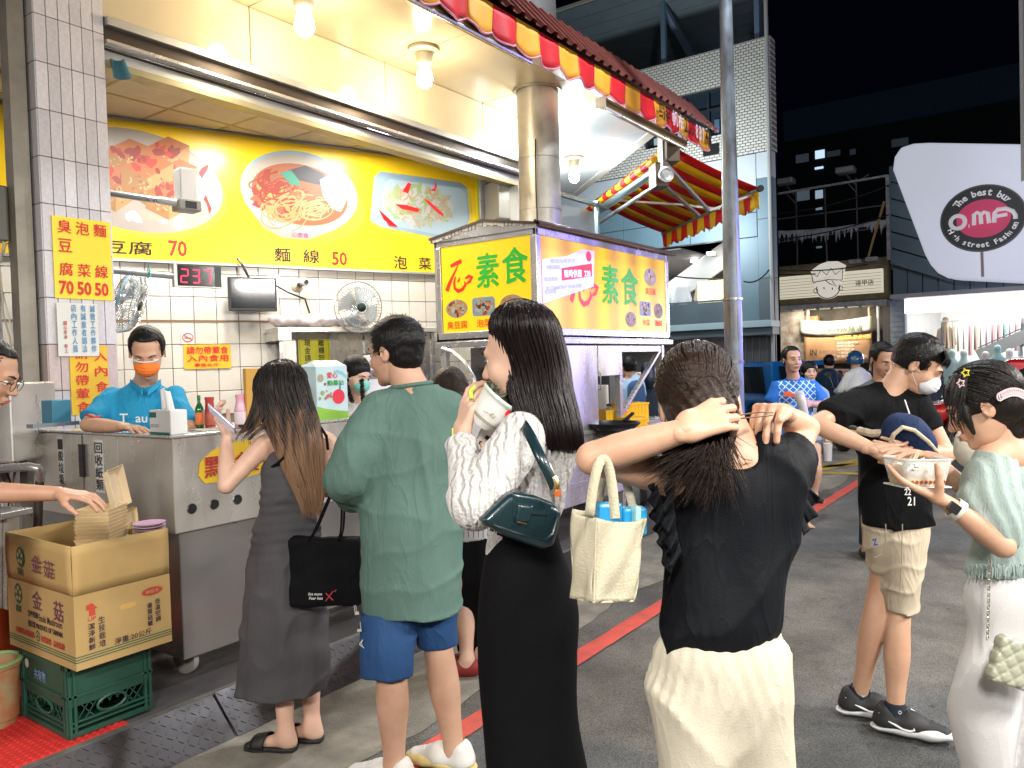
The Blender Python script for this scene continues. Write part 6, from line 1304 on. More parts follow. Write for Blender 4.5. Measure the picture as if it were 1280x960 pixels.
# ------------------------------------------------------------------ dark blocks behind
dk=empty('dark_block',(46,10,0),'dark apartment block with few lit windows behind the scaffold','building')
XD=46.;FD_=FXm(XD);dm=M('block_dark',(.018,.022,.028),.8,var=.3,vs=.3)
(a0,z0),(a1,z1)=xb(978,152,XD),xb(1276,98,XD)
MB().box(FD_,(a0,0,-8),(a1+6,z0-1.2,0)).build('wall',dm,dk);MB().box(FD_,(a0,z0-1.15,-8),(a1+6,z0+.6,-.2)).build('parapet',M('block_blue',(.012,.022,.034),.7,em=(.08,.2,.42),es=.008),dk)  # parapet glows faintly, light put into its material
for k in range(60):MB().box(FD_,(a0+.1+k*.33,z0-1.1,-.19),(a0+.2+k*.33,z0+.55,-.12)).build('parapet_rib',MC['block_blue'],dk)
def lw(u,v,w_,h_,es,col=(.6,.8,1)):c=xb(u,v,XD);MB().box(FD_,(c[0]-w_/2,c[1]-h_/2,0),(c[0]+w_/2,c[1]+h_/2,.05)).build('window',M('win_%.2f' % es,(.02,.03,.04),.3,em=col,es=es),dk)
for (u,v,w_,h_,es) in [(1025,193,.5,.45,.8),(1024,210,.45,.12,.8),(1024,243,.4,.45,.35),(1024,261,.35,.12,.2),(1003,198,.7,.45,.03),(1004,244,.7,.6,.07),(1024,292,.4,.3,.07),(1004,294,.7,.4,.03),(1042,192,.7,.3,.02),(1125,178,.8,.4,.02),(1066,190,.3,.3,.02),(1024,309,.3,.1,.12)]:lw(u,v,w_,h_,es)
rp_=empty('beige_pier',(12,-.3,0),'beige building corner with a pipe at the right edge of the picture','building');c=P(1284,100,14.)
MB().box(WF,(c[0],c[1]-1.4,3.9),(c[0]+.4,c[1]+.02,9)).build('pier',M('pier_beige',(.30,.24,.15),.7),rp_);MB().tube([(c[0]-.05,c[1]+.06,4.6),(c[0]-.05,c[1]+.06,9)],.05,10).build('pipe',M('pier_pipe',(.45,.42,.36),.5),rp_,True)
# overhead cables
wrm=black_pl
for i,pts in enumerate([[(960,268,20),(1110,232,19),(1290,205,18)],[(840,345,15.5),(960,337,19),(1110,325,19.5),(1290,306,20)],[(960,343,20),(1120,326,20),(1290,302,20)],[(960,300,20),(1120,265,19),(1290,240,18)],[(930,352,15),(965,332,16)]]):
 pp2=[P(*p) for p in pts];out=[]
 for a,b in zip(pp2[:-1],pp2[1:]):
  for k in range(8):t=k/8;out.append(a*(1-t)+b*t-A3(0,0,.5*t*(1-t)))
 out.append(pp2[-1]);MB().tube(out,.016,5).build('overhead_cable',wrm,smooth=True,label=['highest thin cable crossing the big rounded sign','thick black cable passing below the round logo','second black cable just under the thick one','thin cable crossing the middle of the scaffold','short slanting cable in front of the blue cladding'][i],cat='cable')
# ------------------------------------------------------------------ figure tools
def skin_m(name,c,**k):return M(name,c,.48,sss=.12,var=.10,vs=9,col2=tuple(a*b for a,b in zip(c,(.90,.80,.76))),bump=.06,bs=180,**k)
skin={'fair':skin_m('skin_fair',(.71,.47,.355)),'mid':skin_m('skin_mid',(.58,.36,.25)),'tan':skin_m('skin_tan',(.50,.29,.19)),'warm':skin_m('skin_warm',(.63,.385,.26))}
hairm=M('hair_black',(.007,.006,.006),.42,bump=.5,bs=130,stretch=(1,1,.12),spec=.22)
hairb=M('hair_darkbrown',(.02,.012,.008),.42,spec=.25,bump=.6,bs=130,stretch=(1,1,.12))
hairr=M('hair_redblack',(.010,.0055,.006),.36,spec=.28,bump=.5,bs=130,stretch=(1,1,.08))
lipm=M('lips',(.40,.17,.14),.45);eyew=M('eye_white',(.7,.68,.66),.2);eyei=M('eye_iris',(.02,.012,.01),.15);browm=M('brow',(.03,.02,.015),.8)
def ombre():
 mt=M('hair_ombre',(.02,.014,.011),.42,spec=.25,bump=.6,bs=130,stretch=(1,1,.1));nt=mt.node_tree;n=nt.nodes;L=nt.links.new;b=n['Principled BSDF'];tc=n.new('ShaderNodeTexCoord');sp=n.new('ShaderNodeSeparateXYZ');L(tc.outputs['Object'],sp.inputs[0])
 nz_=n.new('ShaderNodeTexNoise');nz_.inputs['Scale'].default_value=1;mp=n.new('ShaderNodeMapping');mp.inputs['Scale'].default_value=(45,45,1.2);L(tc.outputs['Object'],mp.inputs[0]);L(mp.outputs[0],nz_.inputs['Vector'])
 ad=n.new('ShaderNodeMath');ad.operation='MULTIPLY_ADD';ad.inputs[1].default_value=.42;L(nz_.outputs['Fac'],ad.inputs[0]);L(sp.outputs[2],ad.inputs[2])
 mr=n.new('ShaderNodeMapRange');mr.inputs[1].default_value=1.70;mr.inputs[2].default_value=1.45;L(ad.outputs[0],mr.inputs[0])
 rp=n.new('ShaderNodeValToRGB');rp.color_ramp.elements[0].color=(.016,.012,.011,1);rp.color_ramp.elements[1].color=(.25,.145,.085,1);e=rp.color_ramp.elements.new(.5);e.color=(.075,.042,.028,1);L(mr.outputs[0],rp.inputs[0]);L(rp.outputs[0],b.inputs['Base Color']);return mt
hairo=ombre()
def rows(z0,L_,ratio=.62):
 out=[]
 for r_ in L_:
  v,ul,ur=r_[:3];dz=r_[3] if len(r_) > 3 else 0;ra=r_[4] if len(r_) > 4 else ratio;z=z0+dz;c=P((ul+ur)/2,v,z);hw=(ur-ul)/2*z/F;out.append((c[2],c[0],c[1],hw,hw*ra))
 return out
def headfr(o,f,s=1,roll=0):
 f=unit(f);x=unit(np.cross(f,ZZ));
 if roll:u=np.cross(x,f);x=x*math.cos(roll)+u*math.sin(roll)
 fr=FR(o,x,f);fr.s=s;return fr
def head_sdf(fr,h=.0042,ears=True):
 s=fr.s;q=lambda a,b,c:fr(a*s,b*s,c*s);R3=lambda *r_:tuple(x*s for x in r_);d=SDF(h,.02*s)
 d.ell(q(0,-.015,.04),R3(.075,.095,.080),fr);d.ell(q(0,.018,-.018),R3(.064,.074,.092),fr,k=.02);d.ell(q(0,.036,-.078),R3(.042,.045,.032),fr);d.ell(q(0,.070,-.098),R3(.020,.016,.015),fr,k=.018)
 for x in (-1,1):d.ell(q(.036*x,.055,-.03),R3(.025,.024,.028),fr,k=.02)
 d.ell(q(0,.076,.024),R3(.046,.016,.012),fr,k=.018)
 for x in (-1,1):d.ell(q(.031*x,.100,.0),R3(.017,.014,.0095),fr,k=.012,op='s')
 d.cap(q(0,.084,.012),q(0,.107,-.030),.008*s,.0115*s,k=.012)
 for x in (-1,1):d.ell(q(.011*x,.096,-.034),R3(.009,.010,.008),fr,k=.006)
 d.ell(q(0,.088,-.060),R3(.024,.012,.007),fr,k=.008);d.ell(q(0,.087,-.070),R3(.020,.012,.007),fr,k=.008)
 if ears:
  for x in (-1,1):
   e=FR(q(.078*x,-.008,-.006),unit(fr.x*x-fr.y*.45),fr.y);d.ell(q(.079*x,-.010,-.004),R3(.008,.019,.031),FR((0,0,0),unit(fr.x+fr.y*-.35*x),fr.y),k=.008);d.ell(q(.088*x,-.004,-.004),R3(.006,.010,.018),fr,k=.004,op='s')
 return d
def face(fr,par,eyes=True,lips=True,closed=False,hcol=None):
 s=fr.s;q=lambda a,b,c:fr(a*s,b*s,c*s)
 if eyes:
  for x in (-1,1):
   if not closed:
    e=MB().lathe(q(.031*x,.0705,.0),[(1e-4,-.014*s),(.009*s,-.010*s),(.0135*s,0),(.011*s,.008*s),(.006*s,.012*s),(0,.0135*s)],14,ax=fr.y).build('eye',eyew,par,True);MB().lathe(q(.031*x,.0843,-.0005),[(.0055*s,-.002),(.0045*s,.0007),(0,.0012)],12,ax=fr.y).build('iris',eyei,e,True)
   MB().tube([q(x*(.019+.024*t),.091-.012*t*t,.0065*math.sin(t*3.1)-.001-(.006 if closed else 0)) for t in np.linspace(0,1,7)],.0014*s,5).build('lash_line',eyei,par,True)
   MB().tube([q(x*(.015+.033*t),.096-.016*t*t,.023+.006*math.sin(t*2.6)) for t in np.linspace(0,1,7)],[.0025*s,.0036*s,.0038*s,.0036*s,.003*s,.0022*s,.0012*s],6).build('eyebrow',hcol or browm,par,True)
 if lips:
  MB().tube([q(x,.1005-.35*abs(x)**1.4*2,-.0605+.0012*math.cos(x*200)) for x in np.linspace(-.023,.023,9)],[s*r_ for r_ in (.001,.0028,.004,.0042,.0036,.0042,.004,.0028,.001)],6).build('upper_lip',lipm,par,True)
  MB().tube([q(x,.0990-.35*abs(x)**1.4*2,-.0690) for x in np.linspace(-.020,.020,9)],[s*r_ for r_ in (.001,.003,.0045,.005,.005,.005,.0045,.003,.001)],6).build('lower_lip',lipm,par,True)
def arm(d,sh,el,wr,s=1,thin=1.):
 sh,el,wr=map(lambda p:np.array(p,float),(sh,el,wr));k=s*thin
 d.chain([sh,sh+(el-sh)*.45,el],[.048*k,.043*k,.037*k],k=.025);d.chain([el,el+(wr-el)*.28,wr],[.037*k,.039*k,.026*k],k=.008);return d
def leg(d,hip,kn,an,s=1,thin=1.,up=.86):
 hip,kn,an=map(lambda p:np.array(p,float),(hip,kn,an));k=s*thin;b=unit(hdir*-1)
 d.chain([hip,hip+(kn-hip)*.5,kn,kn+(an-kn)*.30,kn+(an-kn)*.62,an],[.082*k*up,.070*k*up,.052*k,.055*k,.043*k,.034*k],k=.02);return d
def foot(d,an,f,s=1):
 f=unit(f);an=np.array(an,float);g=an*A3(1,1,0);l=np.cross(f,ZZ)
 z0=an[2]-.075*s
 d.cap(an,A3(*an[:2],z0+.035*s)-f*.02*s,.034*s,.033*s,k=.03);d.cap(A3(*an[:2],z0+.045*s)+f*.01*s,A3(*an[:2],z0+.022*s)+f*.125*s,.032*s,.022*s,k=.03)
 for i,(lo_,fo) in enumerate([(-.026,.160),(-.012,.160),(.0,.155),(.012,.147),(.023,.137)]):d.cap(A3(*an[:2],z0+.02*s)+f*.115*s+l*lo_*s*.8,A3(*an[:2],z0+.010*s)+f*(fo+.01)*s+l*lo_*s,.013*s if i == 0 else .011*s,.010*s if i == 0 else .0075*s,k=.006)
 return d
def hand(w,d,n,side=1,s=1.,curl=((25,30,20),)*4,thumb=None,h=.0036,spread=1.,stub=.03):
 d=unit(d);n=np.array(n,float);n=unit(n-d*(n@d));t=np.cross(n,d)*side;w=np.array(w,float);q=SDF(h*s,.010*s)
 q.cap(w-d*stub,w+d*.012*s,.0225*s,.025*s,n=n,f=.82,k=.012)
 kn=[]
 for i,(a,b) in enumerate([(.017,.030),(.006,.010),(-.006,-.010),(-.016,-.028)]):
  k_=w+d*(.088-.004*abs(i-1)-.004*(i == 3))*s+t*b*s*spread;kn.append(k_);q.cap(w+d*.008*s+t*a*s,k_,.0125*s,.0105*s,k=.014*s)
 LN=[(.040,.024,.020),(.044,.028,.021),(.040,.026,.020),(.031,.019,.017)]
 for i in range(4):
  a=0;p=kn[i];cu=curl[i] if len(curl) == 4 else curl[0];sp_=(1.5-i)*.09*spread
  for j in range(3):
   a += math.radians(cu[j]);dd=unit((d+t*sp_)*math.cos(a)+n*math.sin(a));p2=p+dd*LN[i][j]*s;q.cap(p,p2,(.0095-.0008*j)*s*(.88 if i == 3 else 1),(.0088-.0008*j)*s*(.88 if i == 3 else 1),k=.003*s);p=p2
 th=thumb or (.55,.62,.35);b0=w+d*.02*s+t*.020*s;m1=b0+unit(d*th[0]+t*th[1]+n*th[2])*.045*s;m2=m1+unit(d*(th[0]+.3)+t*th[1]*.5+n*(th[2]+.1))*.032*s;m3=m2+unit(d*(th[0]+.4)+t*th[1]*.25+n*(th[2]+.2))*.026*s
 q.cap(b0,m1,.016*s,.012*s,k=.012*s);q.cap(m1,m2,.0112*s,.0098*s,k=.004*s);q.cap(m2,m3,.0098*s,.0080*s,k=.004*s)
 return q
def person(name_label,base,group=None):return empty('person',base,name_label,'person',group)
def shortcap(fr,s=1,grow=.012,back=True,face_cut=.045,h=.005,low=-.045,disp=.0015,fr_z=.068):
 """short hair: shell round the skull, open at the face"""
 sc=fr.s;q=lambda a,b,c:fr(a*sc,b*sc,c*sc);d=SDF(h,.015)
 d.ell(q(0,-.018,.042),tuple((x+grow)*sc for x in (.076,.094,.082)),fr);d.ell(q(0,-.045,-.02),tuple(x*sc for x in (.070,.060,.062)),fr,k=.02)
 c=q(0,.060,fr_z);d.cut(q(0,.02,low),-fr.z)
 d.ops.append(('s',c-.25,c+.25,(lambda X,Y,Z:np.maximum(((X-c[0])*fr.z[0]+(Y-c[1])*fr.z[1]+(Z-c[2])*fr.z[2]),-((X-c[0])*fr.y[0]+(Y-c[1])*fr.y[1]+(Z-c[2])*fr.y[2])-.030*sc-.35*((X-c[0])*fr.z[0]+(Y-c[1])*fr.z[1]+(Z-c[2])*fr.z[2])*-1*.0)),.008))
 for x in (-1,1):d.ell(q(.088*x,.0,-.025),tuple(a*sc for a in (.03,.032,.038)),fr,op='s',k=.01)
 d.disp.append(lambda X,Y,Z:disp*nz(X,Y,Z,150));return d
def spikes(fr,n,L_,w,seed,zmin=-.02,front=.045,fzz=.075,par=None,m=hairm,down=.0,grow=.010):
 r=random.Random(seed);sc=fr.s;mb=MB()
 for i in range(n):
  th=r.uniform(0,2*math.pi);ph=math.acos(r.uniform(-.35,1));a=A3(math.sin(ph)*math.cos(th),math.sin(ph)*math.sin(th),math.cos(ph))
  p=A3(a[0]*(.076+grow),a[1]*(.094+grow)-.018,a[2]*(.082+grow)+.042)*sc
  if p[2] < zmin*sc or (p[1] > front*sc and p[2] < fzz*sc):continue
  nn=unit(fr.x*a[0]+fr.y*a[1]+fr.z*a[2]);tg=unit(np.cross(nn,fr.x*.3+fr.z)+A3(r.uniform(-.6,.6),r.uniform(-.6,.6),r.uniform(-.6,.6)));dn=-fr.z*down+fr.y*.3
  o=fr(*p)-nn*.004;tip=o+(nn*.45+unit(tg+dn)*.9)*L_*r.uniform(.6,1.2);sd_=unit(np.cross(nn,tip-o))*w
  mb.add([o-sd_,o+sd_,tip,o-nn*.004],[(0,1,2),(1,3,2),(3,0,2)])
 return mb.build('hair_tuft',m,par,kind='stuff')
def strands(st,n,seed,par,m,w=.0045,th=(0,2*math.pi),grow=.004,top=None,bot=None,wave=.006,tip=.03,taper=True,x=None,nseg=14):
 """locks lying on the surface of a hair mass given by stations"""
 r=random.Random(seed);st=sorted(st);T=[q[0] for q in st];V=[q[1:] for q in st];z1=T[-1] if top is None else top;z0=T[0] if bot is None else bot;mb=MB();x=rdir if x is None else x;y=A3(-x[1],x[0],0);zq=np.linspace(T[0],T[-1],60);tb4=cr(T,V,zq)
 for i in range(n):
  a=r.uniform(*th);zt=z1-r.random()**2*(z1-z0)*.35;zb=z0+r.uniform(-tip,tip*2.5);pts=[];g=grow+r.uniform(-.004,.004);ph=r.uniform(0,6);fq=r.uniform(5,12);dw=wave*r.uniform(.3,1.3)
  for j in range(nseg+1):
   t=j/nseg;z=zt+(zb-zt)*t;c=[np.interp(z,zq,tb4[:,q_]) for q_ in range(4)];aa=a+dw*8*math.sin(fq*t+ph)/max(c[2]*20,1);pts.append(A3(c[0],c[1],z)+x*(c[2]+g)*math.cos(aa)+y*(c[3]+g)*math.sin(aa))
  rs=[w*(.35+.65*min(1,3*t_))*(1-max(0,t_-.7)/.3*.85) for t_ in np.linspace(0,1,nseg+1)];mb.tube(pts,rs,4,cap=False)
 return mb.build('hair_lock',m,par,True,kind='stuff',ang=180)
def fold(amp,fx=18,fz=5,seed=0,dz=0):return lambda X,Y,Z:amp*nz((X*rdir[0]+Y*rdir[1]),(X*hdir[0]+Y*hdir[1]),Z*fz/fx,fx,seed)+amp*.45*nz(X,Y,Z,fx*2.6,seed+3)
def rdg(X,Y,Z,f,amp,seed=0,p=5):return -amp*(1-np.abs(nz(X,Y,Z,f,seed)))**p
def box_sdf(d,fr,a,b,r_=.01,k=None,op='u'):
 a=np.array(a,float);b=np.array(b,float);c=(a+b)/2;hf=(b-a)/2-r_;cc=fr(*c);R_=np.linalg.norm(hf)+r_
 def fn(X,Y,Z):
  px,py,pz=X-cc[0],Y-cc[1],Z-cc[2];q=[np.abs(px*v[0]+py*v[1]+pz*v[2])-hf[i] for i,v in enumerate((fr.x,fr.y,fr.z))]
  return np.sqrt(sum(np.maximum(e,0)**2 for e in q))+np.minimum(np.maximum(np.maximum(q[0],q[1]),q[2]),0)-r_
 d.ops.append((op,cc-R_,cc+R_,fn,d.k if k is None else k));return d
def cloth_m(name,c,r=.85,weave=260,b=.18,var=.12,**k):c=tuple(v*.5 for v in c) if max(c) < .02 else c;return M(name,c,r,var=var,vs=5,bump=b,bs=weave,sheen=k.pop('sheen',0),wr=k.pop('wr',.3),spec=.12 if max(c) < .02 else .3,**k)
# ================================================================== the woman in the grey dress
z0=3.33;toY=unit((-.15,1,0));a_=empty('person',G(365,930),'long-haired woman in a grey strappy dress and black slides raising her phone at the counter','person')
drs=rows(z0,[(862,298,404,0,.75),(830,301,409,0,.72),(780,305,407,0,.7),(735,308,404,0,.68),(695,311,400,0,.68),(660,319,397,0,.66),(632,325,392,0,.64),(605,326,396,0,.64),(580,329,402,0,.62),(566,338,402,0,.58),(556,345,400,0,.55)])
tors=drs[5:]+rows(z0,[(548,328,412,0,.55),(540,338,402,0,.5),(528,356,388,0,.8)])
sk=SDF(.0075,.025);sk.loft(tors,grow=-.008,bot=False)
shl,shr=P(330,556,z0-.01),P(408,554,z0+.05);ell_,wrl=P(283,607,z0-.10),P(283.5,548,z0+.02);elr,wrr=P(410,612,z0+.05),P(392,575,z0+.26)
sk.cap(P(371,545,z0),P(362,500,z0),.052,.050,k=.03);sk.cap(shl,P(365,540,z0),.042,.05,k=.03);sk.cap(shr,P(375,540,z0),.042,.05,k=.03)
arm(sk,shl,ell_,wrl,.98,.92);arm(sk,shr,elr,wrr,.98,.92)
leg(sk,P(345,720,z0),P(353,812,z0-.02),G(357,916,.075),.98,.95);leg(sk,P(380,720,z0+.1),P(386,808,z0+.1),G(390,905,.075),.98,.95)
fdir=unit(-rdir*.9+hdir*.15);foot(sk,G(357,916,.075),fdir,.95);foot(sk,G(390,905,.075),fdir,.95)
hf_=headfr(P(350,487,z0+.02),toY+A3(-.1,0,-.12),.96)
hd_=hand(P(283,541,z0+.03),unit(P(268,517,z0+.03)-P(283,543,z0+.02)),unit(rdir*.75+ZZ*.6),-1,.92,curl=((20,35,30),(25,38,30),(30,40,30),(35,40,30)),thumb=(.6,.5,.3))
hr_=hand(wrr,unit(wrr-elr),ZZ,1,.92)
mesh_np('body',[sk,head_sdf(hf_,ears=False),hd_,hr_],skin['fair'],a_);face(hf_,a_)
dr=SDF(.0065,.02);dr.loft(drs,top=False,rip=lambda Z,a:(.030*np.sin(a*9+1.5*np.sin(Z*3))+.02*np.sin(a*5+Z*4))*np.clip((1.02-Z)/.5,0,1));dr.disp.append(lambda X,Y,Z:.003*nz(X,Y,Z*1.8,22)+rdg(X+.2*Z,Y,Z*.7,15,.008,3)+.002*nz(X*.6,Y*.6,Z*3,45,2)*np.exp(-((Z-.98)/.16)**2)*2)
tz=P(356,563,z0)[2];dr.cut(P(368,566,z0),ZZ*.96+rdir*.12)
mesh_np('dress',[dr],cloth_m('dress_grey',(.075,.072,.078),.7,300,.15,wr=.15,stretch=(1,1,1)),a_)
blk_c=cloth_m('strap_black',(.012,.012,.014),.7)
MB().tube([P(347,538,z0-.10),P(353,548,z0-.115),P(358,560,z0-.115),P(355,572,z0-.11),P(346,580,z0-.09),P(338,585,z0-.05)],.0065,8).build('strap',blk_c,a_,True);MB().tube([P(400,533,z0-.06),P(408,545,z0-.075),P(410,562,z0-.06)],.006,8).build('strap',blk_c,a_,True)
# hair: long ombre
hs=rows(z0,[(640,380,400,-.10,.25),(615,370,404,-.09,.28),(585,356,404,-.08,.38),(555,344,402,-.07,.5),(530,333,398,-.05,.62),(505,324,390,-.02,.8),(480,320,384,0,1.0),(462,326,378,.01,1.0),(452,338,366,.01,1.0),(448.5,348,357,.01,1.)])
h_=SDF(.006,.015);h_.loft(hs,top=True,rip=lambda Z,a:.02*np.sin(a*23+3*np.sin(Z*5))+.015*np.sin(a*37));h_.chain([P(335,485,z0-.03),P(328,510,z0-.06),P(317,528,z0-.08),P(303,540,z0-.09)],[.035,.030,.018,.006]);h_.disp.append(lambda X,Y,Z:.004*nz(X*1.0,Y,Z*.12,90))
mesh_np('hair',[h_],hairo,a_);strands(hs,260,3,a_,hairo,w=.0042,th=(math.pi*.95,math.pi*2.05),grow=.004,wave=.012,nseg=16)
strands(rows(z0,[(548,296,316,-.09,.4),(530,308,340,-.08,.4),(505,318,352,-.05,.6),(480,322,370,-.02,.8),(460,332,372,0,.9)]),50,4,a_,hairo,w=.0035,th=(math.pi,math.pi*1.8),wave=.01)
# slides
slm=M('slide_black',(.012,.012,.012),.6)
for an in (G(357,916,.075),G(390,905,.075)):
 b_=A3(an[0],an[1],.0);fs=FR(b_,fdir,np.cross(ZZ,fdir));MB().poly(fs,[(x,y) for x,y in [(-.05,.0),(-.045,.03),(0,.038),(.07,.035),(.13,.046),(.175,.035),(.19,0),(.175,-.035),(.12,-.044),(.05,-.032),(-.02,-.032),(-.045,-.025)]][::-1],.022,.02).build('slide_sole',slm,a_,bev=.006)
 MB().grid(lambda u_,v_:fs(.075+.06*v_+.01*math.cos(u_*3),.046*math.cos(math.pi*u_),.02+.052*math.sin(math.pi*u_)*(1-.25*v_)),12,3).build('slide_strap',slm,a_,True,solid=.006)
ph=empty('mobile_phone',P(278,524,z0+.02),'mobile phone in a clear case held up by the grey dress woman','phone')
px_=unit(P(297,541,z0+.0)-P(262,510,z0+.03));FP=FR(P(279,525,z0-.02),px_,unit(cU*.6-fwd*.75));MB().box(FP,(-.085,-.034,-.004),(.075,.036,.004)).build('phone_body',M('phone_case_clear',(.42,.45,.52),.2,.2),ph,bev=.003);MB().box(FP,(-.078,-.030,.0042),(.068,.032,.005)).build('phone_screen',M('phone_screen',(.3,.33,.42),.1,em=(.6,.65,.85),es=.25),ph)
# black tote on her right arm
tb_=empty('black_tote',P(408,750,z0),'black canvas tote bag with small white writing beside the grey dress','bag')
TB=FR(P(363,757,z0-.12),unit(P(450,757,z0-.12)-P(363,757,z0-.12)),ZZ);wt=90*3.2/F
sb_=SDF(.006,.02);box_sdf(sb_,TB,(0.0,-.0,-.035),(wt,.285,.035),.018);sb_.disp.append(lambda X,Y,Z:.006*nz(X,Y,Z*.8,22,1)+.003*nz(X,Y,Z,55));mesh_np('bag_body',[sb_],cloth_m('tote_black',(.010,.010,.013),.8,350,.2),tb_)
for q in (-.02,.03):MB().grid(lambda a,b,q=q:TB(.085+.055*math.sin(math.pi*a)**.7*1.0+.12*a,.275+.22*math.sin(math.pi*a),q+(b-.5)*.024),20,1).build('bag_handle',MC['tote_black'],tb_,True,solid=.004)
wt_=M('white_stitch',(.7,.7,.7),.7);FTb=TB.at(0,0,.043);text('live more',FTb,.085,.055,w=.055,h=.012,mat=wt_,parent=tb_,shear=.2);text('Fear less',FTb,.088,.038,w=.055,h=.012,mat=wt_,parent=tb_,shear=.2);rs_=M('red_stitch',(.6,.06,.08),.7)
MB().bar(FTb(.155,.032,0),FTb(.185,.072,0),.003).build('cross_mark',rs_,tb_);MB().bar(FTb(.185,.035,0),FTb(.155,.065,0),.003).build('cross_mark',rs_,tb_);MB().bar(FTb(.19,.07,0),FTb(.198,.078,0),.003).build('cross_mark',rs_,tb_)
# ================================================================== the man in the green top
z0=3.0;a_=empty('person',G(515,985),'man with glasses in a loose sage green top and blue shorts seen from behind','person')
shs=rows(z0,[(766,454,576,0,.6),(735,453,577,0,.6),(690,451,579,0,.6),(640,452,579,0,.58),(590,455,577,0,.56),(550,455,575,0,.55),(520,458,572,0,.52),(503,468,566,0,.50),(492,480,557,0,.52),(483,491,547,0,.66)])
sk=SDF(.008,.03);sk.loft(shs,grow=-.02);sk.cap(P(518,492,z0),P(500,455,z0),.066,.062,k=.03)
shl,ell_,wrl=P(465,515,z0-.02),P(434,600,z0-.06),P(452,590,z0+.25);shr,elr,wrr=P(566,512,z0+.05),P(573,600,z0+.12),P(540,585,z0+.3)
arm(sk,shl,ell_,wrl,1.05);arm(sk,shr,elr,wrr,1.05)
leg(sk,P(486,785,z0),P(490,848,z0-.02),G(493,960,.08),1.08,1.04,.78);leg(sk,P(543,770,z0+.07),P(550,824,z0+.08),G(568,938,.08),1.08,1.04,.72)
mf=unit(-rdir*.8+hdir*.35);foot(sk,G(493,960,.08),mf,1.05);foot(sk,G(568,938,.08),mf,1.05)
hf_=headfr(P(494,441,z0+.01),unit(-rdir*.86+hdir*.45-ZZ*.12),1.06)
mesh_np('body',[sk,head_sdf(hf_),hand(wrl,hdir,-ZZ,1,1),hand(wrr,hdir-rdir,-ZZ,-1,1)],skin['mid'],a_);face(hf_,a_)
g_=SDF(.007,.03);g_.loft(shs,bot=True);g_.chain([P(475,512,z0-.01),P(452,548,z0-.04),P(433,600,z0-.06)],[.070,.074,.078],k=.04);g_.chain([P(433,600,z0-.06),P(440,622,z0+.08)],[.072,.066],k=.03,flat='b');g_.chain([P(560,510,z0+.03),P(572,560,z0+.08),P(574,600,z0+.12)],[.065,.06,.055],k=.04)
g_.disp.append(lambda X,Y,Z:.003*nz(X,Y,Z*.3,30,2)+.004*nz(X,Y,Z*1.5,14,5)+rdg((X*rdir[0]+Y*rdir[1])+.25*Z,(X+Y)*.3,Z*.16,19,.010,2)*np.clip((1.62-Z)*2.5,0,1)*np.clip((Z-.98)*4,0,1)+rdg(X,Y,Z*1.4,13,.006,7));g_.ell(P(510,468,z0),(.056,.058,.048),op='s',k=.008)
gm=cloth_m('shirt_sage',(.105,.185,.16),.85,240,.25,var=.15,stretch=(1,1,.5))
mesh_np('shirt',[g_],gm,a_)
MB().tube([P(514,483,z0+.0)+(cR*math.cos(t)+fwd*.85*math.sin(t))*.078+cU*(.004-.012*math.cos(t)*-1) for t in np.linspace(0,6.28,30)[:-1]],.008,8,closed=True).build('collar_band',gm,a_,True)
MB().tube([P(*p,z0-.15) for p in [(489,489),(484,500),(482,515),(484,530)]],.002,5).build('raglan_seam',gm,a_,True)
sh_=SDF(.007,.02);sh_.loft(rows(z0,[(842,450,517,-.02,.95),(800,451,520,-.02,.95),(765,453,528,.0,.85),(740,460,560,.02,.6)]),top=False);sh_.loft(rows(z0,[(806,521,572,.10,1.1),(780,518,573,.08,1.1),(755,500,574,.05,.8),(735,480,572,.02,.6)]),top=False,k=.02)
sh_.disp.append(lambda X,Y,Z:.006*nz(X,Y,Z*.6,28,4));sm_=cloth_m('shorts_blue',(.02,.07,.19),.75,300,.15);mesh_np('shorts',[sh_],sm_,a_)
FSh=FR(P(456,826,z0-.075),unit((P(466,826,z0-.14)-P(456,826,z0-.075))),ZZ)
for i,ch in enumerate('ALF'):text(ch,FSh,-.005,.04+i*.062,w=.035,h=.045,mat=wt_,parent=a_,z=.009,rot=90)
shp=shortcap(hf_,grow=.012,low=-.075);mesh_np('hair',[shp],hairm,a_);spikes(hf_,2600,.020,.0022,5,zmin=-.07,par=a_,down=.5)
def glasses(fr,par,m_):
 s=fr.s
 for x in (-1,1):MB().tube([fr((.032*x+.024*math.cos(t))*s,.104*s,(-.002+.020*math.sin(t))*s) for t in np.linspace(0,6.28,18)[:-1]],.0014,6,closed=True).build('glasses_rim',m_,par,True);MB().tube([fr(.057*x*s,.102*s,.006*s),fr(.080*x*s,.07*s,.006*s),fr(.084*x*s,-.005*s,.004*s),fr(.082*x*s,-.02*s,-.012*s)],.0014,6).build('glasses_arm',m_,par,True)
 MB().tube([fr(-.010*s,.106*s,.004*s),fr(.010*s,.106*s,.004*s)],.0013,6).build('glasses_bridge',m_,par,True)
glm=M('glasses_metal',(.25,.2,.1),.3,.9);glasses(hf_,a_,glm)
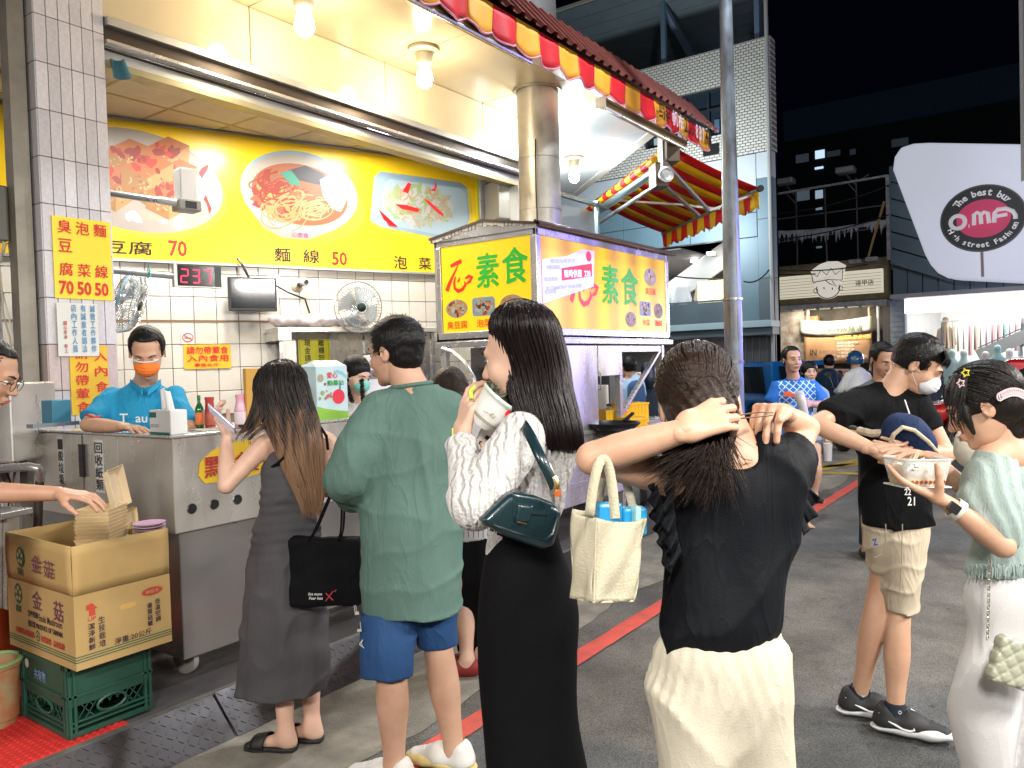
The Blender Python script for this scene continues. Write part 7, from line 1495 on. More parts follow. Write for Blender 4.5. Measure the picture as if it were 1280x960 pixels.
def sneaker(an,f,s,par,up_,sole,lace=None):
 f=unit(f);b_=A3(an[0],an[1],an[2]-.075*s);fs=FR(b_,f,np.cross(ZZ,f));d=SDF(.005,.03);d.cap(fs(-.035*s,0,.05*s),fs(-.03*s,0,.085*s),.042*s,.040*s);d.cap(fs(-.03*s,0,.045*s),fs(.06*s,0,.05*s),.043*s,.043*s);d.cap(fs(.05*s,0,.048*s),fs(.165*s,.0,.032*s),.045*s,.030*s)
 d.cut(fs(0,0,.034*s),-ZZ);d.cap(fs(0,0,.11*s),fs(-.01,0,.2*s),.035*s,.05*s,op='s',k=.01);mesh_np('shoe',[d],up_,par)
 o=SDF(.005,.012);
 for a,b,r1,r2 in [(-.048,.04,.046,.046),(.04,.12,.046,.050),(.12,.178,.050,.033)]:o.cap(fs(a*s,0,.03*s),fs(b*s,0,.03*s),r1*s,r2*s,n=ZZ,f=.55)
 o.cut(fs(0,0,.036*s+.0),ZZ+f*-.12);o.cut(A3(0,0,.002),-ZZ);mesh_np('sole',[o],sole,par)
 if lace:
  for k in range(5):MB().tube([fs((.03+.022*k)*s,-.02*s,(.102-.0085*k)*s),fs((.04+.022*k)*s,0,(.109-.009*k)*s),fs((.03+.022*k)*s,.02*s,(.102-.0085*k)*s)],.0032*s,6).build('lace',lace,par,True)
 return fs
wsh=M('shoe_white',(.72,.70,.66),.6,var=.1,vs=10);ysl=M('sole_yellow',(.65,.5,.2),.6)
sneaker(G(493,960,.08),mf,1.05,a_,wsh,ysl,white_pl);sneaker(G(568,938,.08),mf,1.05,a_,wsh,ysl,white_pl)
# ================================================================== the woman in the white knit top
z0=1.95;a_=empty('person',G(660,1250),'black-haired woman in a white knit top and long black skirt sipping a drink','person')
kt=rows(z0,[(690,612,699,0,.62),(665,616,696,0,.62),(635,622,700,0,.64),(600,628,712,0,.64),(570,632,720,0,.6),(550,632,722,0,.56),(535,640,714,0,.5),(523,652,704,0,.5),(512,662,692,0,.8)])
sk=SDF(.0075,.025);sk.loft(kt,grow=-.014,bot=True);sk.cap(P(672,525,z0+.01),P(655,480,z0+.01),.054,.052,k=.03)
shl,ell_,wrl=P(648,550,z0-.06),P(594,628,z0-.14),P(578,552,z0+.02)
shr,elr,wrr=P(690,548,z0+.14),P(660,640,z0+.28),P(604,566,z0+.22)
arm(sk,shl,ell_,wrl,1,.9);arm(sk,shr,elr,wrr,1,.9)
leg(sk,P(642,760,z0),P(652,960,z0),P(657,1190,z0),1,.8,.7);leg(sk,P(680,760,z0+.03),P(686,960,z0+.03),P(696,1190,z0+.06),1,.8,.7);foot(sk,P(655,1190,z0),unit(-rdir+hdir),.95);foot(sk,P(700,1190,z0+.08),unit(-rdir+hdir),.95)
hf_=headfr(P(651,446,z0+.02),unit(-rdir*.90+hdir*.40-ZZ*.16),.97)
hL=hand(P(577,545,z0+.03),unit(P(586,505,z0+.03)-P(577,545,z0+.03)),unit(rdir*.8+hdir*.45),-1,.95,curl=((12,30,30),(15,34,34),(18,36,36),(22,36,30)),thumb=(.75,.35,.5))
hR=hand(P(604,562,z0+.20),unit(P(600,545,z0+.1)-P(612,566,z0+.24)),unit(-hdir),1,.9,curl=((40,50,30),))
mesh_np('body',[sk,head_sdf(hf_,.0036,ears=False),hL,hR],skin['fair'],a_);face(hf_,a_)
k_=SDF(.0055,.02);k_.loft(kt);k_.chain([P(652,545,z0-.05),P(622,590,z0-.11),P(594,630,z0-.14)],[.062,.060,.056],k=.03);k_.chain([P(594,630,z0-.14),P(588,605,z0-.10),P(577,556,z0+.015)],[.056,.052,.037],k=.02,flat='b');k_.chain([P(690,548,z0+.12),P(665,630,z0+.27)],[.06,.05],k=.03);k_.chain([P(665,630,z0+.27),P(608,572,z0+.22)],[.05,.036],k=.02,flat='b')
k_.ell(P(664,505,z0+.01),(.07,.07,.055),op='s',k=.008);k_.disp.append(lambda X,Y,Z:.003*nz(X,Y,Z,15,3)+rdg(X,Y,Z*1.4,12,.007,6))
def knit():
 mt=M('white_knit',(.62,.60,.58),.85,sheen=.3);nt=mt.node_tree;n=nt.nodes;L=nt.links.new;b=n['Principled BSDF'];tc=n.new('ShaderNodeTexCoord');vo_=n.new('ShaderNodeTexWave');vo_.inputs['Scale'].default_value=15;vo_.inputs['Distortion'].default_value=5;vo_.inputs['Detail'].default_value=1.5;vo_.inputs['Detail Scale'].default_value=2.2;mp=n.new('ShaderNodeMapping');mp.inputs['Rotation'].default_value=(0,0,math.atan2(-rdir[1],rdir[0]));mp.inputs['Scale'].default_value=(1,1,.6);L(tc.outputs['Object'],mp.inputs[0]);L(mp.outputs[0],vo_.inputs['Vector'])
 v2=n.new('ShaderNodeTexVoronoi');v2.inputs['Scale'].default_value=130;L(tc.outputs['Object'],v2.inputs['Vector']);ad=n.new('ShaderNodeMath');ad.operation='MULTIPLY_ADD';ad.inputs[1].default_value=.35;L(v2.outputs['Distance'],ad.inputs[0]);L(vo_.outputs['Fac'],ad.inputs[2])
 bp=n.new('ShaderNodeBump');bp.inputs['Strength'].default_value=.85;bp.inputs['Distance'].default_value=.008;L(ad.outputs[0],bp.inputs['Height']);L(bp.outputs[0],b.inputs['Normal']);return mt
mesh_np('knit_top',[k_],knit(),a_)
skr=rows(z0,[(1195,590,765,0,.85),(1080,602,752,0,.8),(960,606,737,0,.75),(885,604,721,0,.72),(820,599,719,0,.72),(765,597,722,0,.74),(724,600,716,0,.74),(680,608,702,0,.7),(655,613,697,0,.68)])
s_=SDF(.009,.02);s_.loft(skr,rip=lambda Z,a:.012*np.sin(a*5+2*np.sin(Z*2))*np.clip((.9-Z)/.5,0,1));s_.disp.append(lambda X,Y,Z:.005*nz(X,Y,Z*.5,18,2));mesh_np('skirt',[s_],cloth_m('skirt_black',(.008,.008,.010),.72,320,.12,wr=.07),a_)
hs=rows(z0,[(562,658,728,-.03,.50),(545,652,727,-.03,.55),(520,645,722,-.02,.60),(490,636,714,.0,.72),(455,627,709,.03,1.05),(425,617,702,.035,1.25),(400,614,694,.035,1.35),(384,623,680,.03,1.3),(376,636,664,.03,1.2),(373,645,653,.03,1.1)])
h_=SDF(.0055,.012);h_.loft(hs,rip=lambda Z,a:.012*np.sin(a*27+3*np.sin(Z*4))+.01*np.sin(a*41));fc_=hf_(0,.088,-.03);h_.ell(hf_(0,.075,-.035),(.062,.055,.105),hf_,op='s',k=.012);h_.ell(hf_(0,.13,-.06),(.09,.07,.14),hf_,op='s',k=.01)
h_.disp.append(lambda X,Y,Z:.003*nz(X,Y,Z*.10,110));mesh_np('hair',[h_],hairr,a_);strands(hs,330,13,a_,hairr,w=.0026,th=(math.pi*1.02,math.pi*2.05),grow=.002,wave=.005,tip=.012,nseg=16)
# drink: tilted round cup with dark lid
cup=empty('drink_cup',P(606,510,z0+.02),'tilted white cup with a dark green leafy top and straw held to her mouth','cup')
ax=unit(cU*.78+cR*.62-fwd*.15);cb_=P(601,532,z0+.03)
MB().lathe(cb_,[(0,0),(.028,.002),(.042,.02),(.050,.05),(.054,.085),(.056,.09)],28,ax=ax).build('cup_body',M('cup_white',(.80,.79,.76),.35,coat=.3),cup,True)
MB().lathe(cb_,[(.0435,.02),(.0455,.028)],28,ax=ax).build('cup_stripe',M('cup_stripe',(.35,.32,.25),.4),cup,True)
d=SDF(.005,.01);r=random.Random(3)
fa=FR(cb_+ax*.098,cR,-fwd);fa=FR(cb_+ax*.098,unit(np.cross(ax,fwd)),np.cross(ax,unit(np.cross(ax,fwd))))
for i in range(34):t=r.uniform(0,6.28);q=math.sqrt(r.random())*.044;d.cap(fa(q*math.cos(t),q*math.sin(t),-.006),fa(q*math.cos(t)+r.uniform(-.016,.016),q*math.sin(t)+r.uniform(-.016,.016),r.uniform(0,.022)),.007,.003,k=.004)
mesh_np('leafy_topping',[d],M('dark_leaf',(.055,.075,.035),.45,var=.5,vs=60),cup)
MB().lathe(cb_+ax*.085,[(.057,0),(.060,.006),(.058,.012)],28,ax=ax).build('cup_rim',M('clear_rim',(.6,.65,.6),.15,coat=.5),cup,True)
MB().tube([cb_+ax*.03,cb_+ax*.12,hf_(-.0,.104,-.066)],.0045,8).build('straw',M('straw',(.75,.68,.6),.3),cup,True)
MB().tube([P(589,499,z0-.0),P(588,489,z0+.01),P(594,483,z0+.01)],.006,8).build('lime_wedge',M('lime',(.5,.65,.08),.4),cup,True)
MB().box(FR(cb_+ax*.045-fwd*.047,cR,ax),(.034,-.008,.0),(.046,.006,.002)).build('red_mark',red_t,cup,bev=.003)
text('一心',FR(cb_+ax*.035-fwd*.050,unit(cR-ax*.45),ax),-.018,.0,w=.034,h=.012,mat=M('tea_print',(.4,.25,.15),.5),parent=cup)
ym=MB().box(FR(P(567,545,z0+.04),cR,cU),(-.004,-.03,0),(.014,.02,.004)).build('yellow_card',M('lemon_card',(.85,.85,.05),.4),label='small yellow card pinched under the drinking hand',cat='card')
mp_=empty('patterned_phone',P(612,545,z0+.14),'black and white patterned phone in her far hand','phone');FPp=FR(P(606,548,z0+.1),unit(cR*.4+cU*.9),unit(-cR+cU*.4));MB().box(FPp,(-.05,-.02,-.005),(.06,.02,.005)).build('phone_body',white_pl,mp_,bev=.003)
for k in range(5):MB().box(FPp,(-.04+.02*k,-.012+.01*(k % 2),.0052),(-.03+.02*k,.0+.01*(k % 2),.0058)).build('pattern_mark',blk_t,mp_)
# teal baguette bag
tg=empty('shoulder_bag',P(648,640,z0-.2),'dark teal leather baguette bag with a flap under her arm','bag')
FB2=FR(P(594,662,z0-.20),unit(P(694,672,z0-.15)-P(594,650,z0-.22)),unit(cU));k2=1.76/F
lea=M('teal_leather',(.008,.028,.036),.28,coat=.4,var=.15,vs=20,bump=.08,bs=300)
bs_=SDF(.0042,.012)
def fnb(px,py):return px
shape=[(0,14),(10,30),(26,52),(40,60),(95,52),(104,45),(106,22),(104,2),(90,-6),(40,0),(10,8)]
def polybag(d,fr,pts,t,r_=.012):
 pts=[np.array(p,float)*k2*1.0 for p in pts];n=len(pts);lo=np.min(pts,0);hi=np.max(pts,0);cc=fr((lo[0]+hi[0])/2,(lo[1]+hi[1])/2,0);R_=np.linalg.norm(hi-lo)/2+t
 def fn(X,Y,Z):
  px,py,pz=X-fr.o[0],Y-fr.o[1],Z-fr.o[2];a=px*fr.x[0]+py*fr.x[1]+pz*fr.x[2];b=px*fr.y[0]+py*fr.y[1]+pz*fr.y[2];c=px*fr.z[0]+py*fr.z[1]+pz*fr.z[2]
  dm=None;ins=np.zeros(np.broadcast(a,b).shape,bool)
  for i in range(n):
   p,q=pts[i],pts[(i+1) % n];e=q-p;wx,wy=a-p[0],b-p[1];t_=np.clip((wx*e[0]+wy*e[1])/(e@e),0,1);dd=(wx-e[0]*t_)**2+(wy-e[1]*t_)**2;dm=dd if dm is None else np.minimum(dm,dd)
   cnd=((p[1] > b) != (q[1] > b)) & (a < (q[0]-p[0])*(b-p[1])/((q[1]-p[1]) or 1e-9)+p[0]);ins ^= cnd
  s2=np.where(ins,-1,1)*np.sqrt(dm)+r_;s3=np.abs(c)-t+r_
  return np.sqrt(np.maximum(s2,0)**2+np.maximum(s3,0)**2)+np.minimum(np.maximum(s2,s3),0)-r_
 d.ops.append(('u',cc-R_,cc+R_,fn,.01));return d
polybag(bs_,FB2,shape,.032,.016);mesh_np('bag_body',[bs_],lea,tg)
fl_=SDF(.0035,.006);polybag(fl_,FB2.at(0,0,.020),[(30,57),(60,59),(88,55),(84,36),(60,33),(56,24),(38,24),(33,34)],.018,.010);mesh_np('bag_flap',[fl_],lea,tg)
fl_=SDF(.0035,.006);polybag(fl_,FB2.at(0,0,.034),[(38,45),(60,47),(58,24),(40,22)],.012,.008);mesh_np('bag_clasp_tab',[fl_],lea,tg)
MB().tube([FB2(x*k2,y*k2,.034) for x,y in [(14,12),(50,8),(88,8),(96,18),(97,40)]],.003,6).build('bag_seam',lea,tg,True)
gold=M('gold_metal',(.75,.52,.25),.25,1);MB().box(FB2,(40*k2,22*k2,.045),(54*k2,23.5*k2,.05)).build('bag_bar',gold,tg)
stp=[P(640,524,z0+.02),P(650,526,z0-.07),P(662,543,z0-.145),P(674,568,z0-.19),P(686,592,z0-.20),P(694,610,z0-.20)]
ribbon('bag_strap',stp,.024,fwd,lea,tg,.005);MB().tube([P(693,596,z0-.21),P(696,604,z0-.215),P(695,614,z0-.215)],.007,8).build('strap_clip',gold,tg,True);MB().lathe(P(697,616,z0-.22),[(0,0),(.008,.001),(.008,.01),(0,.011)],14,ax=-fwd).build('amber_stud',M('amber',(.5,.12,.03),.2),tg,True)
# ================================================================== the woman tying her ponytail
z0=1.60;a_=empty('person',G(900,1430),'woman in a black ruffled top and beige trousers tying her ponytail, back turned','person')
tp=rows(z0,[(806,834,962,0,.66),(785,824,972,0,.66),(745,826,979,0,.64),(700,833,984,0,.62),(660,838,990,0,.6),(625,838,997,0,.56),(600,842,1000,0,.5),(583,852,994,0,.46),(570,872,980,0,.46),(558,890,965,0,.55),(546,896,948,0,.8)])
sk=SDF(.0068,.02);sk.loft(tp,grow=-.022);sk.cap(P(917,575,z0+.01),P(895,520,z0+.03),.058,.052,k=.035)
shl,ell_,wrl=P(862,603,z0-.02),P(741,573,z0-.12),P(858,537,z0-.19);shr,elr,wrr=P(980,590,z0+.04),P(1008,535,z0+.28),P(972,517,z0+.08)
arm(sk,shl,ell_,wrl,.93,.90);arm(sk,shr,elr,wrr,.93,.86);sk.cap(shl,P(900,585,z0),.042,.045,k=.02);sk.cap(shr,P(940,582,z0),.042,.045,k=.02)
leg(sk,P(872,880,z0),P(866,1100,z0),P(865,1340,z0),1,.75,.75);leg(sk,P(934,880,z0+.01),P(948,1100,z0+.02),P(950,1340,z0+.02),1,.75,.75);foot(sk,P(865,1340,z0),hdir,.95);foot(sk,P(945,1340,z0),hdir,.95)
hf_=headfr(P(874,505,z0+.02),unit(hdir*.95+rdir*.2-ZZ*.25),.96,roll=.10)
h1=hand(P(855,538,z0-.19),unit(P(905,518,z0-.17)-P(855,540,z0-.19)),unit(hdir*.7-cU*.5),-1,.92,curl=((35,60,40),(30,62,42),(30,60,40),(30,55,35)),thumb=(.7,.35,.6),h=.003,stub=.008)
h2=hand(P(975,516,z0+.06),unit(P(948,505,z0-.05)-P(975,516,z0+.06)),unit(-hdir*.2-cU*.95-cR*.2),-1,.92,curl=((50,32,14),(56,30,12),(62,28,12),(66,26,12)),thumb=(.8,.25,.2),h=.003,stub=.05)
mesh_np('body',[sk,head_sdf(hf_,.0036),h1,h2],skin['warm'],a_)
face(hf_,a_)
MB().tube([P(905+t*38,548+34*math.sin(t*1.55)-8*t*t,z0-.105+.05*t) for t in np.linspace(.05,.95,14)],.0012,5).build('necklace',gold,a_,True)
t_=SDF(.0060,.02);t_.loft(tp,rip=lambda Z,a:.012*np.sin(a*7+Z*9));t_.cap(P(868,598,z0-.01),P(846,597,z0-.02),.060,.058,k=.02,flat='b');t_.cap(P(975,590,z0+.03),P(992,570,z0+.12),.060,.052,k=.02,flat='b')
t_.disp.append(lambda X,Y,Z:.005*nz((X*rdir[0]+Y*rdir[1])*1.2,X+Y,Z*.5+(X*rdir[0]+Y*rdir[1])*.8,26,7)+rdg(X,Y,Z*.8,13,.010,4));t_.cap(P(862,592,z0-.0),P(893,568,z0),.05,.04,k=.03);t_.cap(P(955,568,z0+.01),P(985,582,z0+.03),.045,.05,k=.03);t_.ell(P(926,552,z0-.06),(.058,.09,.062),FR((0,0,0),cR,fwd),op='s',k=.01)
t_.cut(P(890,812,z0),-ZZ*.97+0*rdir)
tm_=cloth_m('top_black',(.012,.014,.019),.62,300,.2);mesh_np('top',[t_],tm_,a_)
def ruffle(path,drop,amp,waves,nm='ruffle'):
 n=len(path)
 def fn(a,b):
  i=min(int(a*(n-1)),n-2);t=a*(n-1)-i;p=path[i]*(1-t)+path[i+1]*t;dn=drop[i]*(1-t)+drop[i+1]*t;w_=math.sin(a*waves)*amp*b+math.sin(a*waves*2.3+1)*amp*.4*b
  return p+dn*b+fwd*w_+cR*math.cos(a*waves*1.3)*amp*.5*b
 MB().grid(fn,90,7).build(nm,tm_,a_,True,solid=.0025,ang=180)
zl=z0-.09
ruffle([P(842,560,zl),P(826,577,zl),P(820,600,zl),P(828,630,zl),P(838,660,zl),P(845,700,zl)],[cU*.01-cR*.012,-cR*.02-cU*.01,-cR*.012-cU*.02,-cR*.02-cU*.03,-cR*.022-cU*.03,-cR*.01-cU*.05],.010,46)
ruffle([P(856,566,zl-.01),P(846,590,zl-.02),P(842,625,zl-.02),P(846,665,zl-.02),P(852,690,zl-.02)],[-cR*.018-cU*.01]*2+[-cR*.02-cU*.03]*3,.009,38)
ruffle([P(952,562,z0+.02),P(985,566,z0+.04),P(1003,590,z0+.03),P(1008,618,z0+.0),P(1000,650,z0-.02)],[cR*.01+cU*.005,cR*.02,cR*.022-cU*.01,cR*.02-cU*.03,cR*.01-cU*.03],.010,36)
for k in range(5):MB().tube([P(945+6*k+t*30,556+6*k-4*math.sin(t*3)+t*10,z0-.03+.02*t) for t in np.linspace(0,1,8)],.0035,6).build('shoulder_gather',tm_,a_,True)
pn=SDF(.007,.03);gat=lambda Z,a:.022*np.sin(a*26+1.5*np.sin(Z*9))*np.exp(-((Z-.98)/.09)**2)*1.4+.014*np.sin(a*7)*np.clip((1.0-Z)/.3,0,1)
pn.loft(rows(z0,[(1040,824,906,.0,.95),(960,823,914,.0,.95),(900,818,930,.0,.85),(850,818,960,0,.75),(802,830,970,0,.66),(792,836,962,0,.66)]),rip=gat,bot=False);pn.loft(rows(z0,[(1040,908,992,.02,.95),(960,905,994,.02,.95),(900,880,991,.01,.85),(850,850,988,0,.75),(802,830,971,0,.66),(792,838,964,0,.66)]),rip=gat,bot=False,k=.02)
for ul,ur,dz in ((824,906,0),(908,992,.02)):pn.loft(rows(z0,[(1340,ul-4,ur+4,dz,.95),(1200,ul-2,ur+2,dz,.95),(1036,ul,ur,dz,.95)]),k=.02)
pn.disp.append(lambda X,Y,Z:.004*nz(X,Y,Z*.45,20,9)+.003*nz(X,Y,Z*.3,60,2)*np.clip((Z-.75)*4,0,1)+rdg(X+.3*Z,Y,Z*.35,14,.012,5));mesh_np('trousers',[pn],cloth_m('trousers_beige',(.58,.53,.42),.8,280,.2,var=.08,wr=.16),a_)
# hair
hm2=M('hair_brown',(.024,.0125,.008),.42,spec=.28,bump=.6,bs=120,stretch=(1,.25,1))
h_=SDF(.005,.012);s=hf_.s;q=lambda a,b,c:hf_(a*s,b*s,c*s)
h_.ell(q(0,-.018,.040),(.084*s,.104*s,.090*s),hf_);h_.ell(q(0,-.040,-.03),(.076*s,.072*s,.062*s),hf_,k=.02);h_.ell(q(0,.10,-.06),(.08*s,.06*s,.1*s),hf_,op='s',k=.01)
for x in (-1,1):h_.ell(q(.086*x,.004,-.022),(.022,.024,.032),hf_,op='s',k=.008)
pc=P(897,530,z0-.10);h_.cap(q(.0,-.085,-.03),pc,.045,.030,k=.04)
pc_dir=unit(pc-q(0,0,.05));h_.disp.append(lambda X,Y,Z:.0035*np.sin(((X-pc[0])*rdir[0]+(Y-pc[1])*rdir[1]+.35*(Z-pc[2]))*300+8*np.sin((Z-pc[2])*9))*np.clip((Z-1.35)*8,0,1));mesh_np('hair',[h_],hm2,a_)
def flow(n,seed,w,m_):
 r=random.Random(seed);mb=MB()
 for i in range(n):
  th=r.uniform(0,2*math.pi);ph=math.acos(r.uniform(-.3,1));a=A3(math.sin(ph)*math.cos(th),math.sin(ph)*math.sin(th),math.cos(ph))
  if a[1] > .55 and a[2] < .6:continue
  p0=A3(a[0]*.087,a[1]*.107-.018,a[2]*.093+.04)*s;e=A3(0,-.115,-.045)*s+A3(r.uniform(-.012,.012),r.uniform(-.01,.01),r.uniform(-.012,.012));pts=[]
  for j in range(11):
   t=j/10*.92;p=p0*(1-t)+e*t;c=A3(0,-.018,.04)*s;d_=p-c;k_=math.sqrt((d_[0]/(.087*s))**2+(d_[1]/(.107*s))**2+(d_[2]/(.093*s))**2);p=c+d_/max(k_,.2)*(1.0+.004) if k_ < 1.02 else p;pts.append(hf_(*p))
  if any(np.linalg.norm(p_-q(x*.084,0,-.02)) < .025 for p_ in pts for x in (-1,1)):continue
  mb.tube(pts,[w*.4]+[w]*9+[w*.4],4,cap=False)
 mb.build('hair_lock',m_,a_,True,kind='stuff',ang=180)
flow(420,31,.0022,hm2)
# the held pony tail bunch
tail_c=[P(897,530,z0-.12),P(884,545,z0-.15),P(872,568,z0-.14),P(862,592,z0-.13)]
hb=SDF(.005,.02);hb.chain([P(902,528,z0-.11),P(884,546,z0-.115),P(864,566,z0-.11),P(850,582,z0-.10)],[.026,.040,.036,.012]);hb.chain([P(902,530,z0-.11),P(893,555,z0-.115),P(884,580,z0-.11)],[.026,.036,.010]);hb.disp.append(lambda X,Y,Z:.006*nz(X,Y,Z*.5,60,4)+.003*nz(X,Y,Z*.4,150,2));mesh_np('pony_tail',[hb],hm2,a_)
r=random.Random(5);mb=MB()
for i in range(1500):
 o=P(896,524,z0-.125)+A3(*[r.uniform(-.014,.014) for _ in range(3)]);an=r.gauss(.42,.27);L_=r.uniform(.06,.15);dirn=unit(-cU*math.cos(an)-cR*math.sin(an)-fwd*r.uniform(-.05,.45));bend=unit(-cU*.5-cR*r.uniform(-.5,1.0)+cU*r.uniform(0,.9));bl_=r.uniform(.01,.055)
 mb.tube([o+dirn*L_*t+bend*bl_*t*t-fwd*.012*math.sin(t*2.6)+cR*.006*math.sin(t*5+i*.03)*t for t in np.linspace(0,1,8)],[.0018*(1-.85*t) for t in np.linspace(0,1,8)],3,cap=False)
mb.build('tail_lock',hm2,a_,True,kind='stuff',ang=180)
for k in range(2):MB().tube([P(905,518+8*k,z0-.12),P(925,519+4*k,z0-.11),P(948,515+6*k,z0-.10),P(966,516+3*k,z0-.06)],.0016,6).build('hair_band',M('band_brown',(.12,.05,.02),.5),a_,True)
# beige tote bag on her arm
tt=empty('canvas_tote',P(762,690,z0-.1),'beige canvas tote bag with blue things inside hanging from her bent arm','bag')
zt=z0-.12;can=cloth_m('canvas',(.56,.51,.37),.85,220,.3,var=.10,wr=.16);kx=zt/F
Q=lambda u,v,dz=0:P(u,v,zt+dz)
# four-sided bag: left edge A, near corner B, right edge C, far corner D
top_=[Q(716,636,.03),Q(745,647,-.055),Q(806,648,.0),Q(776,632,.09)];bot_=[Q(714,747,.02),Q(742,753,-.05),Q(792,751,.0),Q(768,742,.08)]
def side(i,j,nm):
 def fn(a,b):
  p=(top_[i]*(1-a)+top_[j]*a)*(1-b)+(bot_[i]*(1-a)+bot_[j]*a)*b;n_=unit(np.cross(top_[j]-top_[i],ZZ));bulge=.012*math.sin(math.pi*a)*math.sin(math.pi*min(1,b*1.1));return p+n_*bulge*1+n_*.004*math.sin(a*9+b*7+i)+A3(0,0,-.008*math.sin(math.pi*a)*(1-b))
 return MB().grid(fn,16,20).build(nm,can,tt,True,solid=.003,ang=60)
side(0,1,'left_panel');side(1,2,'front_panel');side(2,3,'right_panel');side(3,0,'back_panel');MB().add(bot_,[(0,1,2,3)]).build('bottom_panel',can,tt,solid=.003)
MB().tube([(top_[1]*(1-b)+bot_[1]*b)-fwd*.003 for b in np.linspace(0,1,10)],.002,5).build('edge_seam',can,tt,True)
def strap(p0,p1,p2,w_,nm='strap'):
 c1,c2=Q(758,576,-.04),Q(766,574,.06);ap=Q(762,571,0)
 pts=[]
 for t in np.linspace(0,1,25):
  b1=(1-t)**3;b2=3*(1-t)**2*t;b3=3*(1-t)*t*t;b4=t**3;pts.append(p0*b1+p1*b2+p2*b3+0*b4*p0+b4*p_end)
 ribbon(nm,pts[::3]+[pts[-1]],w_*2,unit(fwd*.9+cR*.3),can,tt,.003)
p_end=Q(769,646,-.04);strap(Q(737,645,-.045),Q(745,560,-.05),Q(762,540,-.04),.009)
p_end=Q(792,636,.06);strap(Q(748,628,.06),Q(757,570,.07),Q(768,540,.07),.008)
for (u,v,dz,w_,h_,c_,nm) in [(745,640,.01,.05,.06,(.03,.3,.62),'blue_pack'),(776,644,.02,.05,.055,(.03,.35,.68),'blue_pack'),(790,640,.01,.014,.05,(.4,.75,.75),'mint_tube')]:
 MB().box(FR(Q(u,v+6,dz),unit(cR+fwd*.3),unit(cU+cR*.1)),(0,-.03,-.01),(w_,h_*.45,.015)).build(nm,M(nm+str(u),c_,.3,coat=.3),tt,bev=.006)
# ================================================================== the boy in black
z0=3.3;a_=empty('person',G(1110,915),'boy in a black T-shirt, white mask and khaki shorts looking down','person')
ts=rows(z0,[(655,1080,1163,0,.6),(620,1078,1164,0,.6),(585,1076,1162,0,.58),(550,1074,1158,0,.56),(525,1072,1154,0,.54),(505,1072,1152,0,.5),(490,1082,1146,0,.46),(480,1096,1132,0,.6)])
sk=SDF(.0075,.025);sk.loft(ts,grow=-.016);sk.cap(P(1112,492,z0),P(1128,466,z0-.01),.052,.050,k=.03)
shl,ell_,wrl=P(1079,502,z0),P(1018,530,z0-.16),P(1092,562,z0-.28);shr,elr,wrr=P(1148,506,z0),P(1183,568,z0-.05),P(1135,565,z0-.25)
arm(sk,shl,ell_,wrl,1,.95);arm(sk,shr,elr,wrr,1,.95)
leg(sk,P(1108,690,z0+.03),P(1094,765,z0+.03),G(1074,872,.085),1,.92,.72);leg(sk,P(1128,700,z0),P(1122,790,z0-.02),G(1119,893,.085),1,.94,.72)
hf_=headfr(P(1147,457,z0-.03),unit(rdir*.74-hdir*.42-ZZ*.58),.98)
mesh_np('body',[sk,head_sdf(hf_),hand(wrl,unit(P(1125,566,z0-.3)-wrl),unit(hdir+ZZ*.3),1,.95,curl=((20,20,15),)),hand(wrr,unit(P(1112,560,z0-.3)-wrr),hdir,-1,.95)],skin['warm'],a_);face(hf_,a_,lips=False,closed=True)
def mask(fr,par,col,loops=True,s2=1.0):
 s=fr.s*s2;d=SDF(.0035,.012);q=lambda a,b,c:fr(a*s,b*s,c*s);d.ell(q(0,.062,-.045),(.060*s,.056*s,.050*s),fr);d.ell(q(0,.092,-.035),(.022*s,.026*s,.03*s),fr,k=.02);d.ell(q(0,.03,-.04),(.057*s,.058*s,.085*s),fr,op='s',k=.004);d.cut(q(0,.022,0),-fr.y)
 for k in range(3):zc_=-.03-.017*k;d.ell(q(0,.155,zc_),(.2*s,.055*s,.0012),fr,op='s',k=.003)
 mesh_np('face_mask',[d],M('mask_%d%d%d' % tuple(int(c*99) for c in col),col,.8,bump=.1,bs=200),par)
 if loops:
  for x in (-1,1):
   for zz in (-.02,-.07):MB().tube([fr(.052*x*fr.s,.045*fr.s,zz*fr.s),fr(.078*x*fr.s,.01*fr.s,(zz*.6)*fr.s),fr(.082*x*fr.s,-.018*fr.s,-.005*fr.s)],.0013,5).build('mask_loop',white_pl,par,True)
mask(hf_,a_,(.78,.80,.84))
t_=SDF(.0065,.025);t_.loft(ts);t_.chain([P(1086,504,z0),P(1055,512,z0-.06),P(1040,522,z0-.10)],[.065,.066,.064],k=.03,flat='b');t_.chain([P(1145,506,z0),P(1160,538,z0-.03)],[.062,.060],k=.03,flat='b');t_.ell(P(1118,476,z0-.01),(.066,.066,.05),op='s',k=.008);t_.disp.append(lambda X,Y,Z:.004*nz(X,Y,Z*.6,22,11)+rdg(X,Y,Z*.9,13,.012,4));mesh_np('t_shirt',[t_],cloth_m('tee_black',(.010,.010,.012),.8,300,.15),a_)
FTx=FR(P(1130,628,z0-.17),unit(cR),unit(cU));text('22',FTx,.0,.03,w=.026,h=.025,mat=wt_,parent=a_,rot=0,z=.004);text('21',FTx,.012,-.012,w=.03,h=.035,mat=wt_,parent=a_,z=.004)
kh=cloth_m('khaki',(.60,.51,.38),.8,260,.2,var=.1);s_=SDF(.0065,.02)
